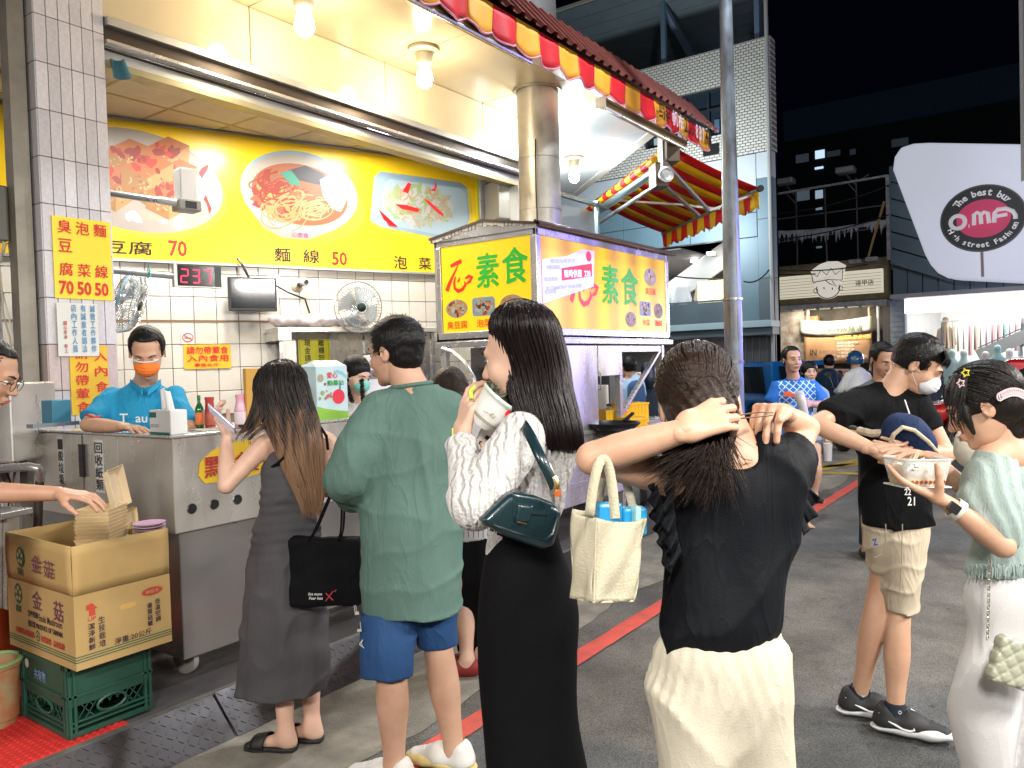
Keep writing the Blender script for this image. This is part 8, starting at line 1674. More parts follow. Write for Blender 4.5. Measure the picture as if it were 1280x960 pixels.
s_.loft(rows(z0,[(735,1090,1128,.04,1.),(700,1086,1130,.03,.95),(665,1081,1140,.02,.8),(645,1084,1155,0,.65)]),top=False);s_.loft(rows(z0,[(762,1105,1146,-.01,1.05),(725,1103,1149,-.01,1.05),(690,1100,1156,0,.9),(660,1095,1160,0,.7),(645,1090,1158,0,.65)]),top=False,k=.02);s_.disp.append(lambda X,Y,Z:.003*nz(X,Y,Z*1.2,26,3)+rdg(X,Y,Z*1.6,17,.008,2));mesh_np('shorts',[s_],kh,a_)
text('Z',FR(P(1090,682,z0-.13),cR,cU),0,0,w=.022,h=.028,mat=M('navy_print',(.03,.06,.25),.6),parent=a_,bold=.05,rot=15)
MB().tube([P(*p,z0-.125) for p in [(1107,655),(1108,675),(1104,692),(1092,697)]],.002,5).build('pocket_seam',M('khaki_dark',(.33,.27,.18),.8),a_,True);MB().tube([P(*p,z0-.13) for p in [(1128,655),(1127,700),(1124,755)]],.002,5).build('side_seam',MC['khaki_dark'],a_,True)
sok=cloth_m('sock_navy',(.02,.03,.045),.9,200,.3);sf1=unit(rdir*.95-hdir*.30);sf2=unit(rdir*.86-hdir*.5)
bk=M('shoe_black',(.018,.018,.020),.6,var=.3,vs=30,bump=.2,bs=250);wsole=M('sole_white',(.72,.72,.72),.5)
for an,sf,dz in ((G(1074,872,.085),sf1,0),(G(1119,893,.085),sf2,0)):
 d=SDF(.005,.01);d.chain([an+A3(0,0,.06),an+A3(0,0,.01),an-A3(0,0,.02)],[.037,.040,.042],flat='a');d.cut(an+A3(0,0,.055),ZZ);mesh_np('sock',[d],sok,a_)
 fs=sneaker(an,sf,1.08,a_,bk,wsole,M('lace_black',(.02,.02,.02),.7));s=1.08
 sd_=-1 if (np.cross(ZZ,sf)@fwd) > 0 else 1
 pts=[(-.035,.045*sd_,.062),(.0,.0475*sd_,.045),(.03,.048*sd_,.040),(.07,.0485*sd_,.052),(.085,.047*sd_,.066),(.068,.047*sd_,.060)]
 MB().tube([fs(x*s,y*s,z*s) for x,y,z in [(-.055,.034*sd_,.085),(-.02,.0445*sd_,.062),(.03,.0475*sd_,.042),(.055,.0480*sd_,.040),(.068,.0475*sd_,.047),(.066,.046*sd_,.062)]],[.0015,.003,.006,.0075,.005,.001],6).build('curved_stripe',wsole,a_,True)
 MB().tube([an+unit(-fwd)*.041+A3(0,0,.025)+cR*(.006*math.cos(t))+cU*(.006*math.sin(t)) for t in np.linspace(0,6.28,12)[:-1]],.0012,5,closed=True).build('sock_emblem',white_pl,a_,True)
h_=shortcap(hf_,grow=.013,low=-.035,fr_z=.052);mesh_np('hair',[h_],hairm,a_);spikes(hf_,1800,.022,.0022,8,zmin=-.03,par=a_,down=.9,grow=.010)
r=random.Random(2);mb=MB()
for i in range(90):
 x=r.uniform(-.07,.07);mb.tube([hf_(x,.050,.108-.25*x*x*4),hf_(x*1.02,.092-abs(x)*.3,.080),hf_(x*1.0+r.uniform(-.012,.012),.098-abs(x)*.4,.056+r.uniform(-.012,.012))],[.003,.003,.0006],4)
mb.build('fringe',hairm,a_,True,kind='stuff')
bg=empty('waist_bag',P(1130,548,z0-.25),'navy cloth sling bag with a khaki edge across the boy chest','bag')
d=SDF(.006,.02);d.chain([P(1108,545,z0-.20),P(1125,533,z0-.24),P(1148,545,z0-.26),P(1160,558,z0-.24)],[.028,.055,.055,.03]);d.cap(P(1112,552,z0-.22),P(1150,556,z0-.25),.04,.04);d.disp.append(lambda X,Y,Z:.006*nz(X,Y,Z,34));mesh_np('bag_cloth',[d],cloth_m('navy_cloth',(.012,.028,.09),.75,260,.2),bg)
MB().tube([P(1112,556,z0-.29),P(1117,543,z0-.32),P(1128,534,z0-.33),P(1143,538,z0-.33),P(1160,552,z0-.31),P(1172,566,z0-.26)],.0085,8).build('bag_piping',kh,bg,True);MB().tube([P(1074,538,z0-.12),P(1090,542,z0-.18),P(1108,541,z0-.22)],.016,8).build('bag_belt',kh,bg,True)
MB().tube([P(1131,500,z0-.16),P(1136,515,z0-.2),P(1140,530,z0-.26)],.003,6).build('cord',white_pl,bg,True)
# ================================================================== the girl in mint
z0=2.25;a_=empty('person',G(1258,1130),'girl in a mint puff-sleeved blouse and white trousers holding a food tub','person')
bl=rows(z0,[(716,1210,1318,0,.62),(690,1216,1312,0,.62),(660,1222,1308,0,.6),(620,1222,1312,0,.58),(590,1222,1314,0,.52),(570,1230,1305,0,.48),(556,1243,1292,0,.5)])
sk=SDF(.0068,.025);sk.loft(bl,grow=-.014);sk.cap(P(1262,568,z0),P(1240,520,z0),.050,.046,k=.03);sk.cap(P(1240,575,z0-.02),P(1295,572,z0),.045,.045,k=.03)
shl,ell_,wrl=P(1240,592,z0-.06),P(1254,683,z0-.15),P(1183,628,z0-.13);shr,elr,wrr=P(1292,600,z0+.1),P(1235,640,z0+.20),P(1172,578,z0+.03)
arm(sk,shl,ell_,wrl,.92,.88);arm(sk,shr,elr,wrr,.92,.85)
hf_=headfr(P(1230,508,z0),unit(-rdir*.80+hdir*.50-ZZ*.42),.95)
h1=hand(P(1180,626,z0-.13),unit(P(1138,607,z0-.10)-P(1180,627,z0-.13)),ZZ,1,.92,curl=((6,10,8),(8,10,8),(8,12,8),(10,12,8)),thumb=(.35,.3,.9),h=.0032)
h2=hand(P(1168,574,z0+.02),unit(P(1140,565,z0-.0)-P(1170,575,z0+.02)),-ZZ,1,.92,curl=((8,14,10),(14,20,12),(22,24,16),(28,26,16)),thumb=(.7,-.3,.5),h=.0032)
leg(sk,P(1250,800,z0),P(1236,960,z0),P(1230,1085,z0),1,.85,.7);leg(sk,P(1285,800,z0),P(1300,960,z0),P(1305,1085,z0),1,.85,.7);foot(sk,P(1240,1085,z0),-rdir,.95);foot(sk,P(1290,1085,z0),-rdir,.95)
mesh_np('body',[sk,head_sdf(hf_,.0038),h1,h2],skin['warm'],a_);face(hf_,a_)
b_=SDF(.0058,.02);b_.loft(bl,rip=lambda Z,a:.018*np.sin(a*24+2*np.sin(Z*12))*(.4+.9*np.clip((1.05-Z)*8,0,1)));b_.chain([P(1243,580,z0-.03),P(1236,610,z0-.07),P(1240,645,z0-.10),P(1249,668,z0-.12)],[.058,.075,.078,.052],k=.03);b_.cap(P(1249,668,z0-.12),P(1252,676,z0-.13),.048,.046,flat='b',k=.01);b_.chain([P(1290,585,z0+.05),P(1275,615,z0+.12),P(1250,640,z0+.17)],[.06,.07,.06],k=.03)
b_.ell(P(1262,552,z0-.02),(.095,.085,.050),op='s',k=.008);b_.disp.append(lambda X,Y,Z:.0035*np.sin((X*rdir[0]+Y*rdir[1])*170+3*np.sin(Z*22))*np.clip(1-abs(Z-1.2)*3,.25,1)+.005*nz(X,Y,Z*.8,34,4));mm=cloth_m('mint_cotton',(.36,.45,.42),.85,200,.4,var=.08,wr=.15,stretch=(1,1,.3));mesh_np('blouse',[b_],mm,a_)
mb=MB();r=random.Random(9)
for i in range(60):x=i/60;c=P(1209+104*x,708+3*math.sin(i*1.9),z0-.075*math.sin(math.pi*min(1,x*1.05+.05))-.03);mb.tube([c,c-cU*.030+cR*r.uniform(-.006,.006)],[.0035,.0012],4)
mb.build('frayed_hem',mm,a_,True,kind='stuff')
tr_=SDF(.008,.03);tr_.loft(rows(z0,[(1090,1180,1262,0,.95),(960,1204,1264,0,.95),(925,1196,1266,0,.95),(880,1192,1272,0,.95),(840,1200,1282,0,.9),(790,1216,1300,0,.8),(740,1212,1312,0,.7),(706,1216,1306,0,.64)]));tr_.loft(rows(z0,[(1090,1266,1352,0,.95),(960,1266,1340,0,.95),(880,1262,1335,0,.95),(790,1240,1325,0,.8),(740,1222,1316,0,.7),(706,1226,1306,0,.64)]),k=.02)
tr_.disp.append(lambda X,Y,Z:.003*nz(X,Y,Z*.8,18,13)+rdg(X,Y,Z*.6,12,.008,5));wj=cloth_m('white_denim',(.74,.73,.73),.95,300,.2,var=.04,wr=.1);mesh_np('trousers',[tr_],wj,a_)
hm3=M('hair_softblack',(.012,.009,.008),.45,spec=.25,bump=.6,bs=120,stretch=(1,1,.2));s=hf_.s;q=lambda a,b,c:hf_(a*s,b*s,c*s);h_=SDF(.005,.012)
h_.ell(q(0,-.016,.042),(.086*s,.106*s,.090*s),hf_);h_.ell(q(0,-.05,-.02),(.076*s,.068*s,.06*s),hf_,k=.02);h_.ell(q(0,.10,-.05),(.085*s,.055*s,.1*s),hf_,op='s',k=.01);h_.cap(P(1268,512,z0),P(1278,530,z0),.045,.050,k=.03);h_.cap(P(1255,520,z0-.02),P(1262,540,z0-.02),.03,.03,k=.02)
h_.cap(q(-.072,.05,.04),q(-.075,.055,-.06),.014,.008,k=.01)
for x in (-1,1):h_.ell(q(.086*x,.004,-.022),(.020,.020,.030),hf_,op='s',k=.008)
h_.disp.append(lambda X,Y,Z:.004*nz(X,Y,Z*.4,80,6));mesh_np('hair',[h_],hm3,a_)
r=random.Random(15);mb=MB()
for i in range(420):
 th=r.uniform(0,2*math.pi);ph=math.acos(r.uniform(-.2,1));a=A3(math.sin(ph)*math.cos(th),math.sin(ph)*math.sin(th),math.cos(ph))
 if a[1] > .6 and a[2] < .5:continue
 p0=A3(a[0]*.089,a[1]*.109-.016,a[2]*.093+.042)*s;e=A3(.0,-.12,-.06)*s;pts=[]
 for j in range(9):
  t=j/8*.9;p=p0*(1-t)+e*t;c=A3(0,-.016,.042)*s;d_=p-c;k_=math.sqrt((d_[0]/(.089*s))**2+(d_[1]/(.109*s))**2+(d_[2]/(.093*s))**2);p=c+d_/max(k_,.2)*1.004 if k_ < 1.03 else p;pts.append(hf_(*p))
 mb.tube(pts,[.0010]+[.0022]*7+[.001],4,cap=False)
for i in range(40):o=P(1196+r.uniform(-4,14),475+r.uniform(-8,10),z0-.05);mb.tube([o,o-cU*.04-cR*.01,o-cU*.10-cR*(.012+r.random()*.012),o-cU*.13-cR*r.random()*.01],[.0012,.0012,.001,.0004],4)
mb.build('hair_lock',hm3,a_,True,kind='stuff',ang=180)
for k in range(14):c=P(1250+k*2.6,496-6*math.sin(k/13*3.1),z0-.105+.001*k);MB().tube([c+cR*(.008*math.cos(t))+cU*(.011*math.sin(t)) for t in np.linspace(0,6.28,10)[:-1]],.0022,5,closed=True).build('scrunchie_coil',M('pale_pink_coil',(.72,.60,.62),.3,coat=.5),a_,True)
for (u,v,c_) in [(1207,466,'clip_yellow'),(1201,479,'clip_pink')]:
 m_=M(c_,(.85,.75,.05) if 'yel' in c_ else (.85,.6,.62),.3,coat=.4);o=P(u,v,z0-.115);MB().tube([o+(cR*math.cos(t)+cU*math.sin(t))*(.012 if i % 2 else .006) for i,t in enumerate(np.linspace(0,6.28,11)[:-1])],.0018,5,closed=True).build('star_clip',m_,a_,True)
FWt=unit(wrl-ell_);wc_=P(1196,637,z0-.135);wa=unit(P(1180,626,z0-.13)-P(1200,640,z0-.14));MB().lathe(wc_,[(.0275,-.011),(.0295,-.011),(.0295,.011),(.0275,.011)],26,ax=wa).build('watch_band',M('cream_band',(.72,.70,.60),.4),a_,True);MB().box(FR(wc_+unit(-fwd*.55-cR*.5+cU*.2)*.031,wa,unit(np.cross(wa,fwd))),(-.016,-.013,-.004),(.016,.013,.006)).build('watch_face',M('watch_dark',(.03,.03,.03),.15),a_,bev=.003)
MB().tube([P(1174+6*math.cos(t),584+9*math.sin(t),z0+.0) for t in np.linspace(0,6,14)],.0018,5).build('bracelet',white_pl,a_,True) if 0 else None
# food tub
ft_=empty('food_tub',P(1146,590,z0-.06),'clear plastic tub of noodles and pickles with an orange printed band','food tub')
FT2=FR(P(1146,605,z0-.07),unit(cR+fwd*.1),unit(fwd-cR*.1));m=MB();w0,w1,hh=.058,.072,.072
lo_=rrect(-w0,-.045,w0,.045,.015);hi_=rrect(-w1,-.058,w1,.058,.018);n=len(lo_);vs=[FT2(x,y,0) for x,y in lo_]+[FT2(x,y,hh) for x,y in hi_]
FT2z=FT2.z if FT2.z[2] > 0 else -FT2.z
vs=[FT2.o+FT2.x*x+FT2.y*y for x,y in lo_]+[FT2.o+FT2.x*x+FT2.y*y+FT2z*hh for x,y in hi_];MB().add(vs,[tuple(range(n))[::-1]]+[(i,(i+1) % n,n+(i+1) % n,n+i) for i in range(n)]).build('tub_wall',M('clear_tub',(.85,.84,.80),.15,alpha=.38,coat=.5),ft_,True,solid=.0015)
MB().tube([v for v in vs[n:]],.003,6,closed=True).build('tub_rim',M('tub_rim',(.8,.8,.76),.2,alpha=.7),ft_,True)
d=SDF(.004,.008);r=random.Random(6)
FQ=FR(FT2.o,FT2.x,FT2.y);
for i in range(60):x,y=r.uniform(-.05,.05),r.uniform(-.04,.04);z_=r.uniform(.012,.052);o=FT2.o+FT2.x*x+FT2.y*y+FT2z*z_;d.cap(o,o+FT2.x*r.uniform(-.015,.015)+FT2.y*r.uniform(-.01,.01)+FT2z*r.uniform(-.006,.012),r.uniform(.006,.011),.006)
mesh_np('noodles',[d],M('noodle_mix',(.78,.62,.34),.5,var=.6,vs=45,col2=(.72,.70,.60)),ft_)
for i in range(22):x,y=r.uniform(-.055,.02),r.uniform(-.05,.0);o=FT2.o+FT2.x*x+FT2.y*y+FT2z*r.uniform(.045,.07);MB().box(FR(o,unit(A3(r.uniform(-1,1),r.uniform(-1,1),.2)),ZZ),(-.012,-.002,-.006),(.012,.002,.006)).build('cabbage_bit',M(['cab_a','cab_b','cab_c'][i % 3],[(.75,.74,.66),(.80,.78,.74),(.45,.62,.58)][i % 3],.4),ft_,bev=.002)
lb_=MB();lb_.add([vs[i]*(.72)+vs[n+i]*.28+0 for i in range(n)]+[vs[i]*.96+vs[n+i]*.04 for i in range(n)],[(i,(i+1) % n,n+(i+1) % n,n+i) for i in range(n)]);lb_.build('printed_band',M('band_orange',(.85,.50,.12),.4),ft_,True)
for k in range(8):x=-.045+k*.013;o=FT2.o+FT2.x*x-FT2.y*.0505+FT2z*.011;MB().lathe(o,[(0,.0),(.005,.0)],10,ax=-FT2.y).build('brown_dot',M('dot_brown',(.25,.05,.02),.5),ft_)
MB().add([FT2.o+FT2.x*a*.066+FT2.y*b*.054-FT2z*.003 for a,b in ((-1,-1),(1,-1),(1,1),(-1,1))],[(0,1,2,3)]).build('tub_lid',white_pl,ft_,solid=.003)
for k in range(2):MB().tube([P(1140+3*k,588,z0-.06),P(1143+3*k,572,z0-.05),P(1147+3*k,563,z0-.04)],.0022,6).build('chopstick',M('bamboo_stick',(.7,.55,.35),.6),ft_,True)
ct_=empty('cream_bag',P(1225,560,z0+.3),'cream folded cloth bag beyond her chest','bag');d=SDF(.007,.02);d.chain([P(1200,552,z0+.35),P(1212,560,z0+.35),P(1222,580,z0+.35)],[.02,.045,.04]);d.cap(P(1203,545,z0+.35),P(1218,548,z0+.35),.018,.02);d.cap(P(1200,565,z0+.35),P(1212,575,z0+.35),.012,.02);d.disp.append(lambda X,Y,Z:.007*nz(X,Y,Z,45));mesh_np('bag_cloth',[d],M('cream_cloth',(.70,.66,.55),.8),ct_)
# quilted bag on a chain
qb=empty('quilted_bag',P(1262,830,z0-.2),'pale sage quilted leather bag on a thin chain at the right edge','bag')
FQb=FR(P(1232,848,z0-.20),unit(P(1300,868,z0-.18)-P(1232,846,z0-.20)),unit(cU+cR*.05));qm=M('sage_leather',(.40,.41,.31),.35,coat=.2);d=SDF(.0045,.01);box_sdf(d,FQb,(0,0,-.02),(.19,.125,.02),.012)
def quilt(X,Y,Z):
 a=(X-FQb.o[0])*FQb.x[0]+(Y-FQb.o[1])*FQb.x[1]+(Z-FQb.o[2])*FQb.x[2];b=(X-FQb.o[0])*FQb.y[0]+(Y-FQb.o[1])*FQb.y[1]+(Z-FQb.o[2])*FQb.y[2];s_=.042
 u_=np.abs(((a+b)/s_) % 1-.5)*2;v_=np.abs(((a-b)/s_) % 1-.5)*2;return .006*np.maximum(np.clip((u_-.6)*2.5,0,1),np.clip((v_-.6)*2.5,0,1))**1.5
d.disp.append(quilt);mesh_np('bag_body',[d],qm,qb)
mb=MB()
for k in range(26):c=P(1237-.1*k,700+3.9*k,z0-.17);mb.tube([c+(cR*.0035*math.cos(t)+cU*.006*math.sin(t) if k % 2 else fwd*.0035*math.cos(t)+cU*.006*math.sin(t)) for t in np.linspace(0,6.28,8)[:-1]],.0012,4,closed=True)
mb.build('chain',M('chain_metal',(.55,.5,.4),.3,1),qb,True,kind='stuff')
# ------------------------------------------------------------------ compact figure builder for the other people
def figure(label,base,z0,shirt,shirt_c,head,f,sk_,arms=(),legs=(),pants=None,pants_c=None,shoe_c=None,h=.009,hs=1.,hair_m=hairm,hairy='short',extra=None,sleeve=.055,sl_t=.45,ratio=.6,tuft=500,shirt_m=None,lip=True):
 a_=empty('person',base,label,'person');sh=rows(z0,shirt,ratio);s=SDF(h,.025);s.loft(sh,grow=-.016);top=max(q[0] for q in sh);hp=P(head[0],head[1],head[2]);c=[q for q in sh if q[0] == top][0]
 s.cap(A3(c[1],c[2],top-.04),hp-A3(0,0,.07)-unit(f)*.02,.055*hs,.052*hs,k=.03);ps=[s]
 g=SDF(h*.9,.025);g.loft(sh)
 for (sh_,el,wr,hd) in arms:
  sp_,ep,wp_=P(*sh_),P(*el),P(*wr);arm(s,sp_,ep,wp_,hs,.95);ps.append(hand(wp_,unit(wp_-ep)+A3(*hd[0]),A3(*hd[1]),hd[2],hs*.95,curl=(hd[3],),h=.0045 if z0 < 6 else .007));e2=sp_+(ep-sp_)*min(1,sl_t*1.6);g.cap(sp_+(c[1]-sp_[0])*A3(.15,0,0),e2,sleeve*1.05*hs,sleeve*.98*hs,k=.03,flat='b')
  if sl_t > 1:g.chain([ep,ep+(wp_-ep)*.85],[sleeve*.9,sleeve*.7],flat='b')
 for (hi,kn,an,fd) in legs:an=G(an[0],an[1],.08);leg(s,P(*hi),P(*kn),an,hs,.95,.75);foot(s,an,fd,hs)
 fr=headfr(hp,f,hs);ps.append(head_sdf(fr,.0045 if z0 < 6 else .007));mesh_np('body',ps,sk_,a_);face(fr,a_,lips=lip)
 g.ell(hp-A3(0,0,.13),(.07,.07,.05),op='s',k=.01);g.disp.append(lambda X,Y,Z:.003*nz(X,Y,Z,20)+rdg(X,Y,Z*.8,14,.010,3));mesh_np('shirt',[g],shirt_m or cloth_m('shirt_%d_%d_%d' % tuple(int(v*999) for v in shirt_c),shirt_c),a_)
 if pants:
  p_=SDF(h,.02)
  for L_ in pants:p_.loft(rows(z0,L_,.8))
  p_.disp.append(lambda X,Y,Z:.004*nz(X,Y,Z*.6,20));mesh_np('trousers',[p_],cloth_m('cloth_%d_%d_%d' % tuple(int(v*999) for v in pants_c),pants_c),a_)
 if shoe_c:
  for (hi,kn,an,fd) in legs:an=G(an[0],an[1],.08);d=SDF(.008,.02);fd=unit(fd);d.cap(an-A3(0,0,.035)-fd*.03,an-A3(0,0,.045)+fd*.14,.045*hs,.036*hs);d.cut(A3(0,0,.004),-ZZ);mesh_np('shoe',[d],M('shoe_%d' % int(shoe_c[0]*999),shoe_c,.6),a_)
 if hairy == 'short':mesh_np('hair',[shortcap(fr,grow=.010,h=.005 if z0 < 6 else .007,fr_z=.088)],hair_m,a_);spikes(fr,tuft,.014,.0024,5,zmin=-.03,par=a_,down=.2,m=hair_m,fzz=.10,grow=.006)
 elif hairy == 'long':
  d=SDF(.006,.015);d.ell(fr(0,-.02,.035),(.088,.105,.094),fr);d.chain([fr(0,-.06,0),fr(0,-.075,-.08),fr(0,-.07,-.14)],[.08,.075,.05]);d.ell(fr(0,.10,-.045),(.074,.062,.095),fr,op='s',k=.01);d.disp.append(lambda X,Y,Z:.003*nz(X,Y,Z*.2,90));mesh_np('hair',[d],hair_m,a_)
 return a_,fr
tod=unit(-hdir+rdir*.1)
# the seller
z=4.2
a_,fr=figure('seller with an orange face mask and bright blue polo shirt leaning on the counter',A3(2.35,4.2,.15),z,[(640,140,215,.1),(575,132,222),(540,128,226),(515,130,224),(500,136,220),(488,148,210),(479,162,198),(470,170,192)],(.02,.28,.50),(184,441,4.08),unit(-hdir*.85+rdir*.30-ZZ*.50),skin['warm'],
 arms=[((136,497,4.18),(110,531,3.98),(152,533.5,3.86),((0,0,0),(0,0,-1),-1,(10,14,10))),((220,497,4.18),(238,540,4.0),(214,541,3.9),((-.2,0,0),(0,0,-1),1,(14,14,10)))],sleeve=.054,sl_t=.5,tuft=900,hs=1.04,lip=False,legs=[((150,640,4.3),(150,730,4.35),(150,800,4.4),tod),((200,640,4.3),(200,730,4.35),(200,800,4.4),tod)],pants=[[(640,130,172),(800,135,165)],[(640,178,222),(800,185,215)],[(655,135,220),(600,138,218)]],pants_c=(.02,.02,.03))
mask(fr,a_,(.90,.22,.03));MB().tube([fr(.062*math.sin(t),.06+.05*math.cos(t),.003-.0*t) for t in np.linspace(-1.1,1.1,14)],.0045,6).build('mask_edge',white_pl,a_,True)
pol=cloth_m('shirt_%d_%d_%d' % tuple(int(v*999) for v in (.02,.28,.50)),(.02,.28,.50));wred=M('trim_red',(.6,.05,.08),.6)
for (u0,v0,u1,v1,dz) in [(163,474,178,487,-.12),(201,474,184,488,-.12)]:MB().grid(lambda a,b:P(u0+(u1-u0)*a,v0+(v1-v0)*a+9*b*(1-a*.2),z+dz+.10*(1-a)-.03*b),8,4).build('collar_flap',pol,a_,True,solid=.006)
for q in ((104,517,127,520),):MB().tube([P(q[0]+(q[2]-q[0])*t,q[1]+(q[3]-q[1])*t+2*math.sin(t*3),4.02-.06*math.sin(t*3.1)) for t in np.linspace(0,1,10)],.005,6).build('sleeve_trim',wred,a_,True)
FTs=FR(P(150,533,3.98),cR,cU);text('T  au',FTs,.0,.02,w=.14,h=.045,mat=white_pl,parent=a_,z=.004,bold=.01)
# the masked worker with braids
a_,fr=figure('worker with braided hair and a green mask in a white top behind the donation box',A3(3.6,4.3,.15),5.2,[(620,424,466),(540,424,464),(515,422,464),(502,427,460),(495,437,452)],(.72,.72,.72),(446,469,5.15),unit(rdir*.72-hdir*.55-ZZ*.35),skin['fair'],arms=[((428,512,5.2),(426,560,5.1),(455,570,5.0),((0,0,0),(0,0,-1),1,(20,20,10)))],hairy='none',lip=False,legs=[((435,640,5.3),(435,690,5.4),(435,730,5.6),tod),((455,640,5.3),(455,690,5.4),(455,730,5.6),tod)])
mask(fr,a_,(.22,.62,.52));d=SDF(.005,.012);d.ell(fr(0,-.018,.042),(.084,.102,.090),fr);d.ell(fr(0,-.04,-.02),(.08,.07,.065),fr,k=.02);d.ell(fr(0,.105,-.03),(.08,.07,.085),fr,op='s',k=.01);mesh_np('hair',[d],hairm,a_)
for x0,x1 in ((431,440),(452,454)):
 m=MB()
 for k in range(8):m.lathe(P(x0+(x1-x0)*k/7,476+k*3.6,5.08),[(0,-.014),(.012,-.010),(.018,0),(.013,.010),(0,.014)],8,ax=(.2,(-1)**k*.5,1))
 m.build('braid',hairm,a_,True,kind='stuff')
# the man at the left edge reaching to the box
z=2.9
a_,fr=figure('man with glasses half out of the left edge stretching his arm over the cardboard box',G(-90,960),z,[(700,-160,-50),(600,-160,-48),(540,-162,-46),(515,-150,-56),(500,-125,-80)],(.10,.10,.12),(-16,468,2.85),unit(rdir*.88+hdir*.2-ZZ*.42),skin['tan'],arms=[((-60,535,2.85),(-62,615,2.72),(74,617,2.70),((.1,0,-.1),(.1,.1,-1),1,(10,26,18)))],legs=[((-120,700,2.9),(-115,850,2.9),(-115,960,2.9),rdir),((-80,700,2.9),(-80,850,2.9),(-80,960,2.9),rdir)],pants=[[(700,-145,-98),(950,-135,-100)],[(700,-104,-56),(950,-100,-62)]],pants_c=(.03,.03,.04),hs=1.02,tuft=900)
glasses(fr,a_,M('glasses_black',(.01,.01,.01),.3))
# person hidden between the green top and the knit top
a_,fr=figure('person in a striped top and black trousers mostly hidden behind the drinking woman',G(588,842),4.15,[(674,561,612),(640,560,612),(590,560,610),(545,562,606),(520,566,600),(508,575,590)],(.42,.42,.44),(560,489,4.2),unit(hdir*.7-rdir*.6-ZZ*.3),skin['fair'],hairy='long',hair_m=hairb,arms=[((564,530,4.2),(556,590,4.3),(560,600,4.5),((0,0,0),(0,0,-1),1,(20,20,10)))],legs=[((575,690,4.15),(580,760,4.15),(584,826,4.2),-rdir),((598,690,4.2),(598,755,4.25),(598,815,4.3),-rdir)],pants=[[(815,572,596),(740,566,594),(665,562,596)],[(805,590,606),(740,586,608),(665,580,612)]],pants_c=(.006,.006,.007),shoe_c=(.25,.02,.02),sl_t=1.1)
for k in range(9):MB().tube([P(562+k*6,650,4.02),P(562+k*6,672,4.02)],.0022,5).build('stripe_line',M('stripe_dark',(.06,.06,.07),.7),a_)
# the man in the blue sports shirt
def sport():
 mt=cloth_m('sport_blue',(.02,.16,.62),.6);nt=mt.node_tree;n=nt.nodes;L=nt.links.new;b=n['Principled BSDF'];tc=n.new('ShaderNodeTexCoord');outs=[]
 dt=n.new('ShaderNodeVectorMath');dt.operation='DOT_PRODUCT';dt.inputs[1].default_value=tuple(rdir);L(tc.outputs['Object'],dt.inputs[0]);sp=n.new('ShaderNodeSeparateXYZ');L(tc.outputs['Object'],sp.inputs[0])
 def mth(op,a,b_,c=None):
  m=n.new('ShaderNodeMath');m.operation=op
  for i,v in enumerate((a,b_,c)):
   if v is None:continue
   if isinstance(v,(int,float)):m.inputs[i].default_value=v
   else:L(v,m.inputs[i])
  return m.outputs[0]
 for sg in (1,-1):outs.append(mth('GREATER_THAN',mth('ABSOLUTE',mth('SINE',mth('MULTIPLY',mth('ADD',mth('MULTIPLY',dt.outputs['Value'],1.0*sg),sp.outputs[2]),48),0),0),.955))
 g_=mth('MAXIMUM',outs[0],outs[1]);lim=mth('MULTIPLY',mth('GREATER_THAN',sp.outputs[2],.93),mth('LESS_THAN',sp.outputs[2],1.36));lim=mth('MULTIPLY',lim,mth('LESS_THAN',mth('ABSOLUTE',mth('SUBTRACT',dt.outputs['Value'],float(P(993,500,7.5)@rdir)),0),.17));g_=mth('MULTIPLY',g_,lim)
 mx=n.new('ShaderNodeMix');mx.data_type='RGBA';L(g_,mx.inputs[0]);mx.inputs[6].default_value=(.02,.17,.66,1);mx.inputs[7].default_value=(.55,.75,.88,1);L(mx.outputs[2],b.inputs['Base Color']);return mt
a_,fr=figure('man in a bright blue patterned sports shirt walking with a clear drink',G(990,655),7.5,[(550,967,1016),(530,968,1016),(505,970,1016),(488,970,1018),(478,974,1014),(472,984,1002)],(.02,.17,.66),(990,450,7.45),unit(-hdir+rdir*.12),skin['mid'],arms=[((972,486,7.5),(962,512,7.5),(966,540,7.4),((0,0,0),(1,0,0),1,(20,20,10))),((1016,486,7.5),(1030,506,7.45),(1013,505,7.2),((0,0,0),(-.5,.5,0),1,(40,40,20)))],sl_t=.45,sleeve=.072,shirt_m=sport(),legs=[((981,560,7.5),(980,610,7.5),(978,655,7.6),tod),((1003,560,7.5),(1004,606,7.4),(1003,646,7.4),tod)],pants=[[(618,970,992),(545,968,995)],[(612,994,1012),(545,988,1015)]],pants_c=(.02,.05,.10),hs=1.03)
MB().poly(FR(P(979,493,7.28),cR,cU),[(0,.02),(.05,.03),(.12,0),(.17,-.02),(.15,-.05),(.08,-.02),(.01,-.02)],.0,.004).build('orange_mark',M('mark_orange',(.85,.12,.03),.6),a_)
dk_=empty('clear_cup',P(1004,505,7.15),'clear plastic drink cup in the hand of the blue shirted man','cup');MB().lathe(P(1006,518,7.15),[(0,0),(.035,0),(.045,.2),(.03,.22),(0,.225)],16,ax=ZZ+cR*-.25).build('cup_body',M('clear_cup',(.75,.76,.76),.2,alpha=.8),dk_,True);MB().tube([P(1001,494,7.15),P(999,486,7.15)],.008,6).build('straw',M('teal_straw',(.05,.4,.45),.4),dk_)
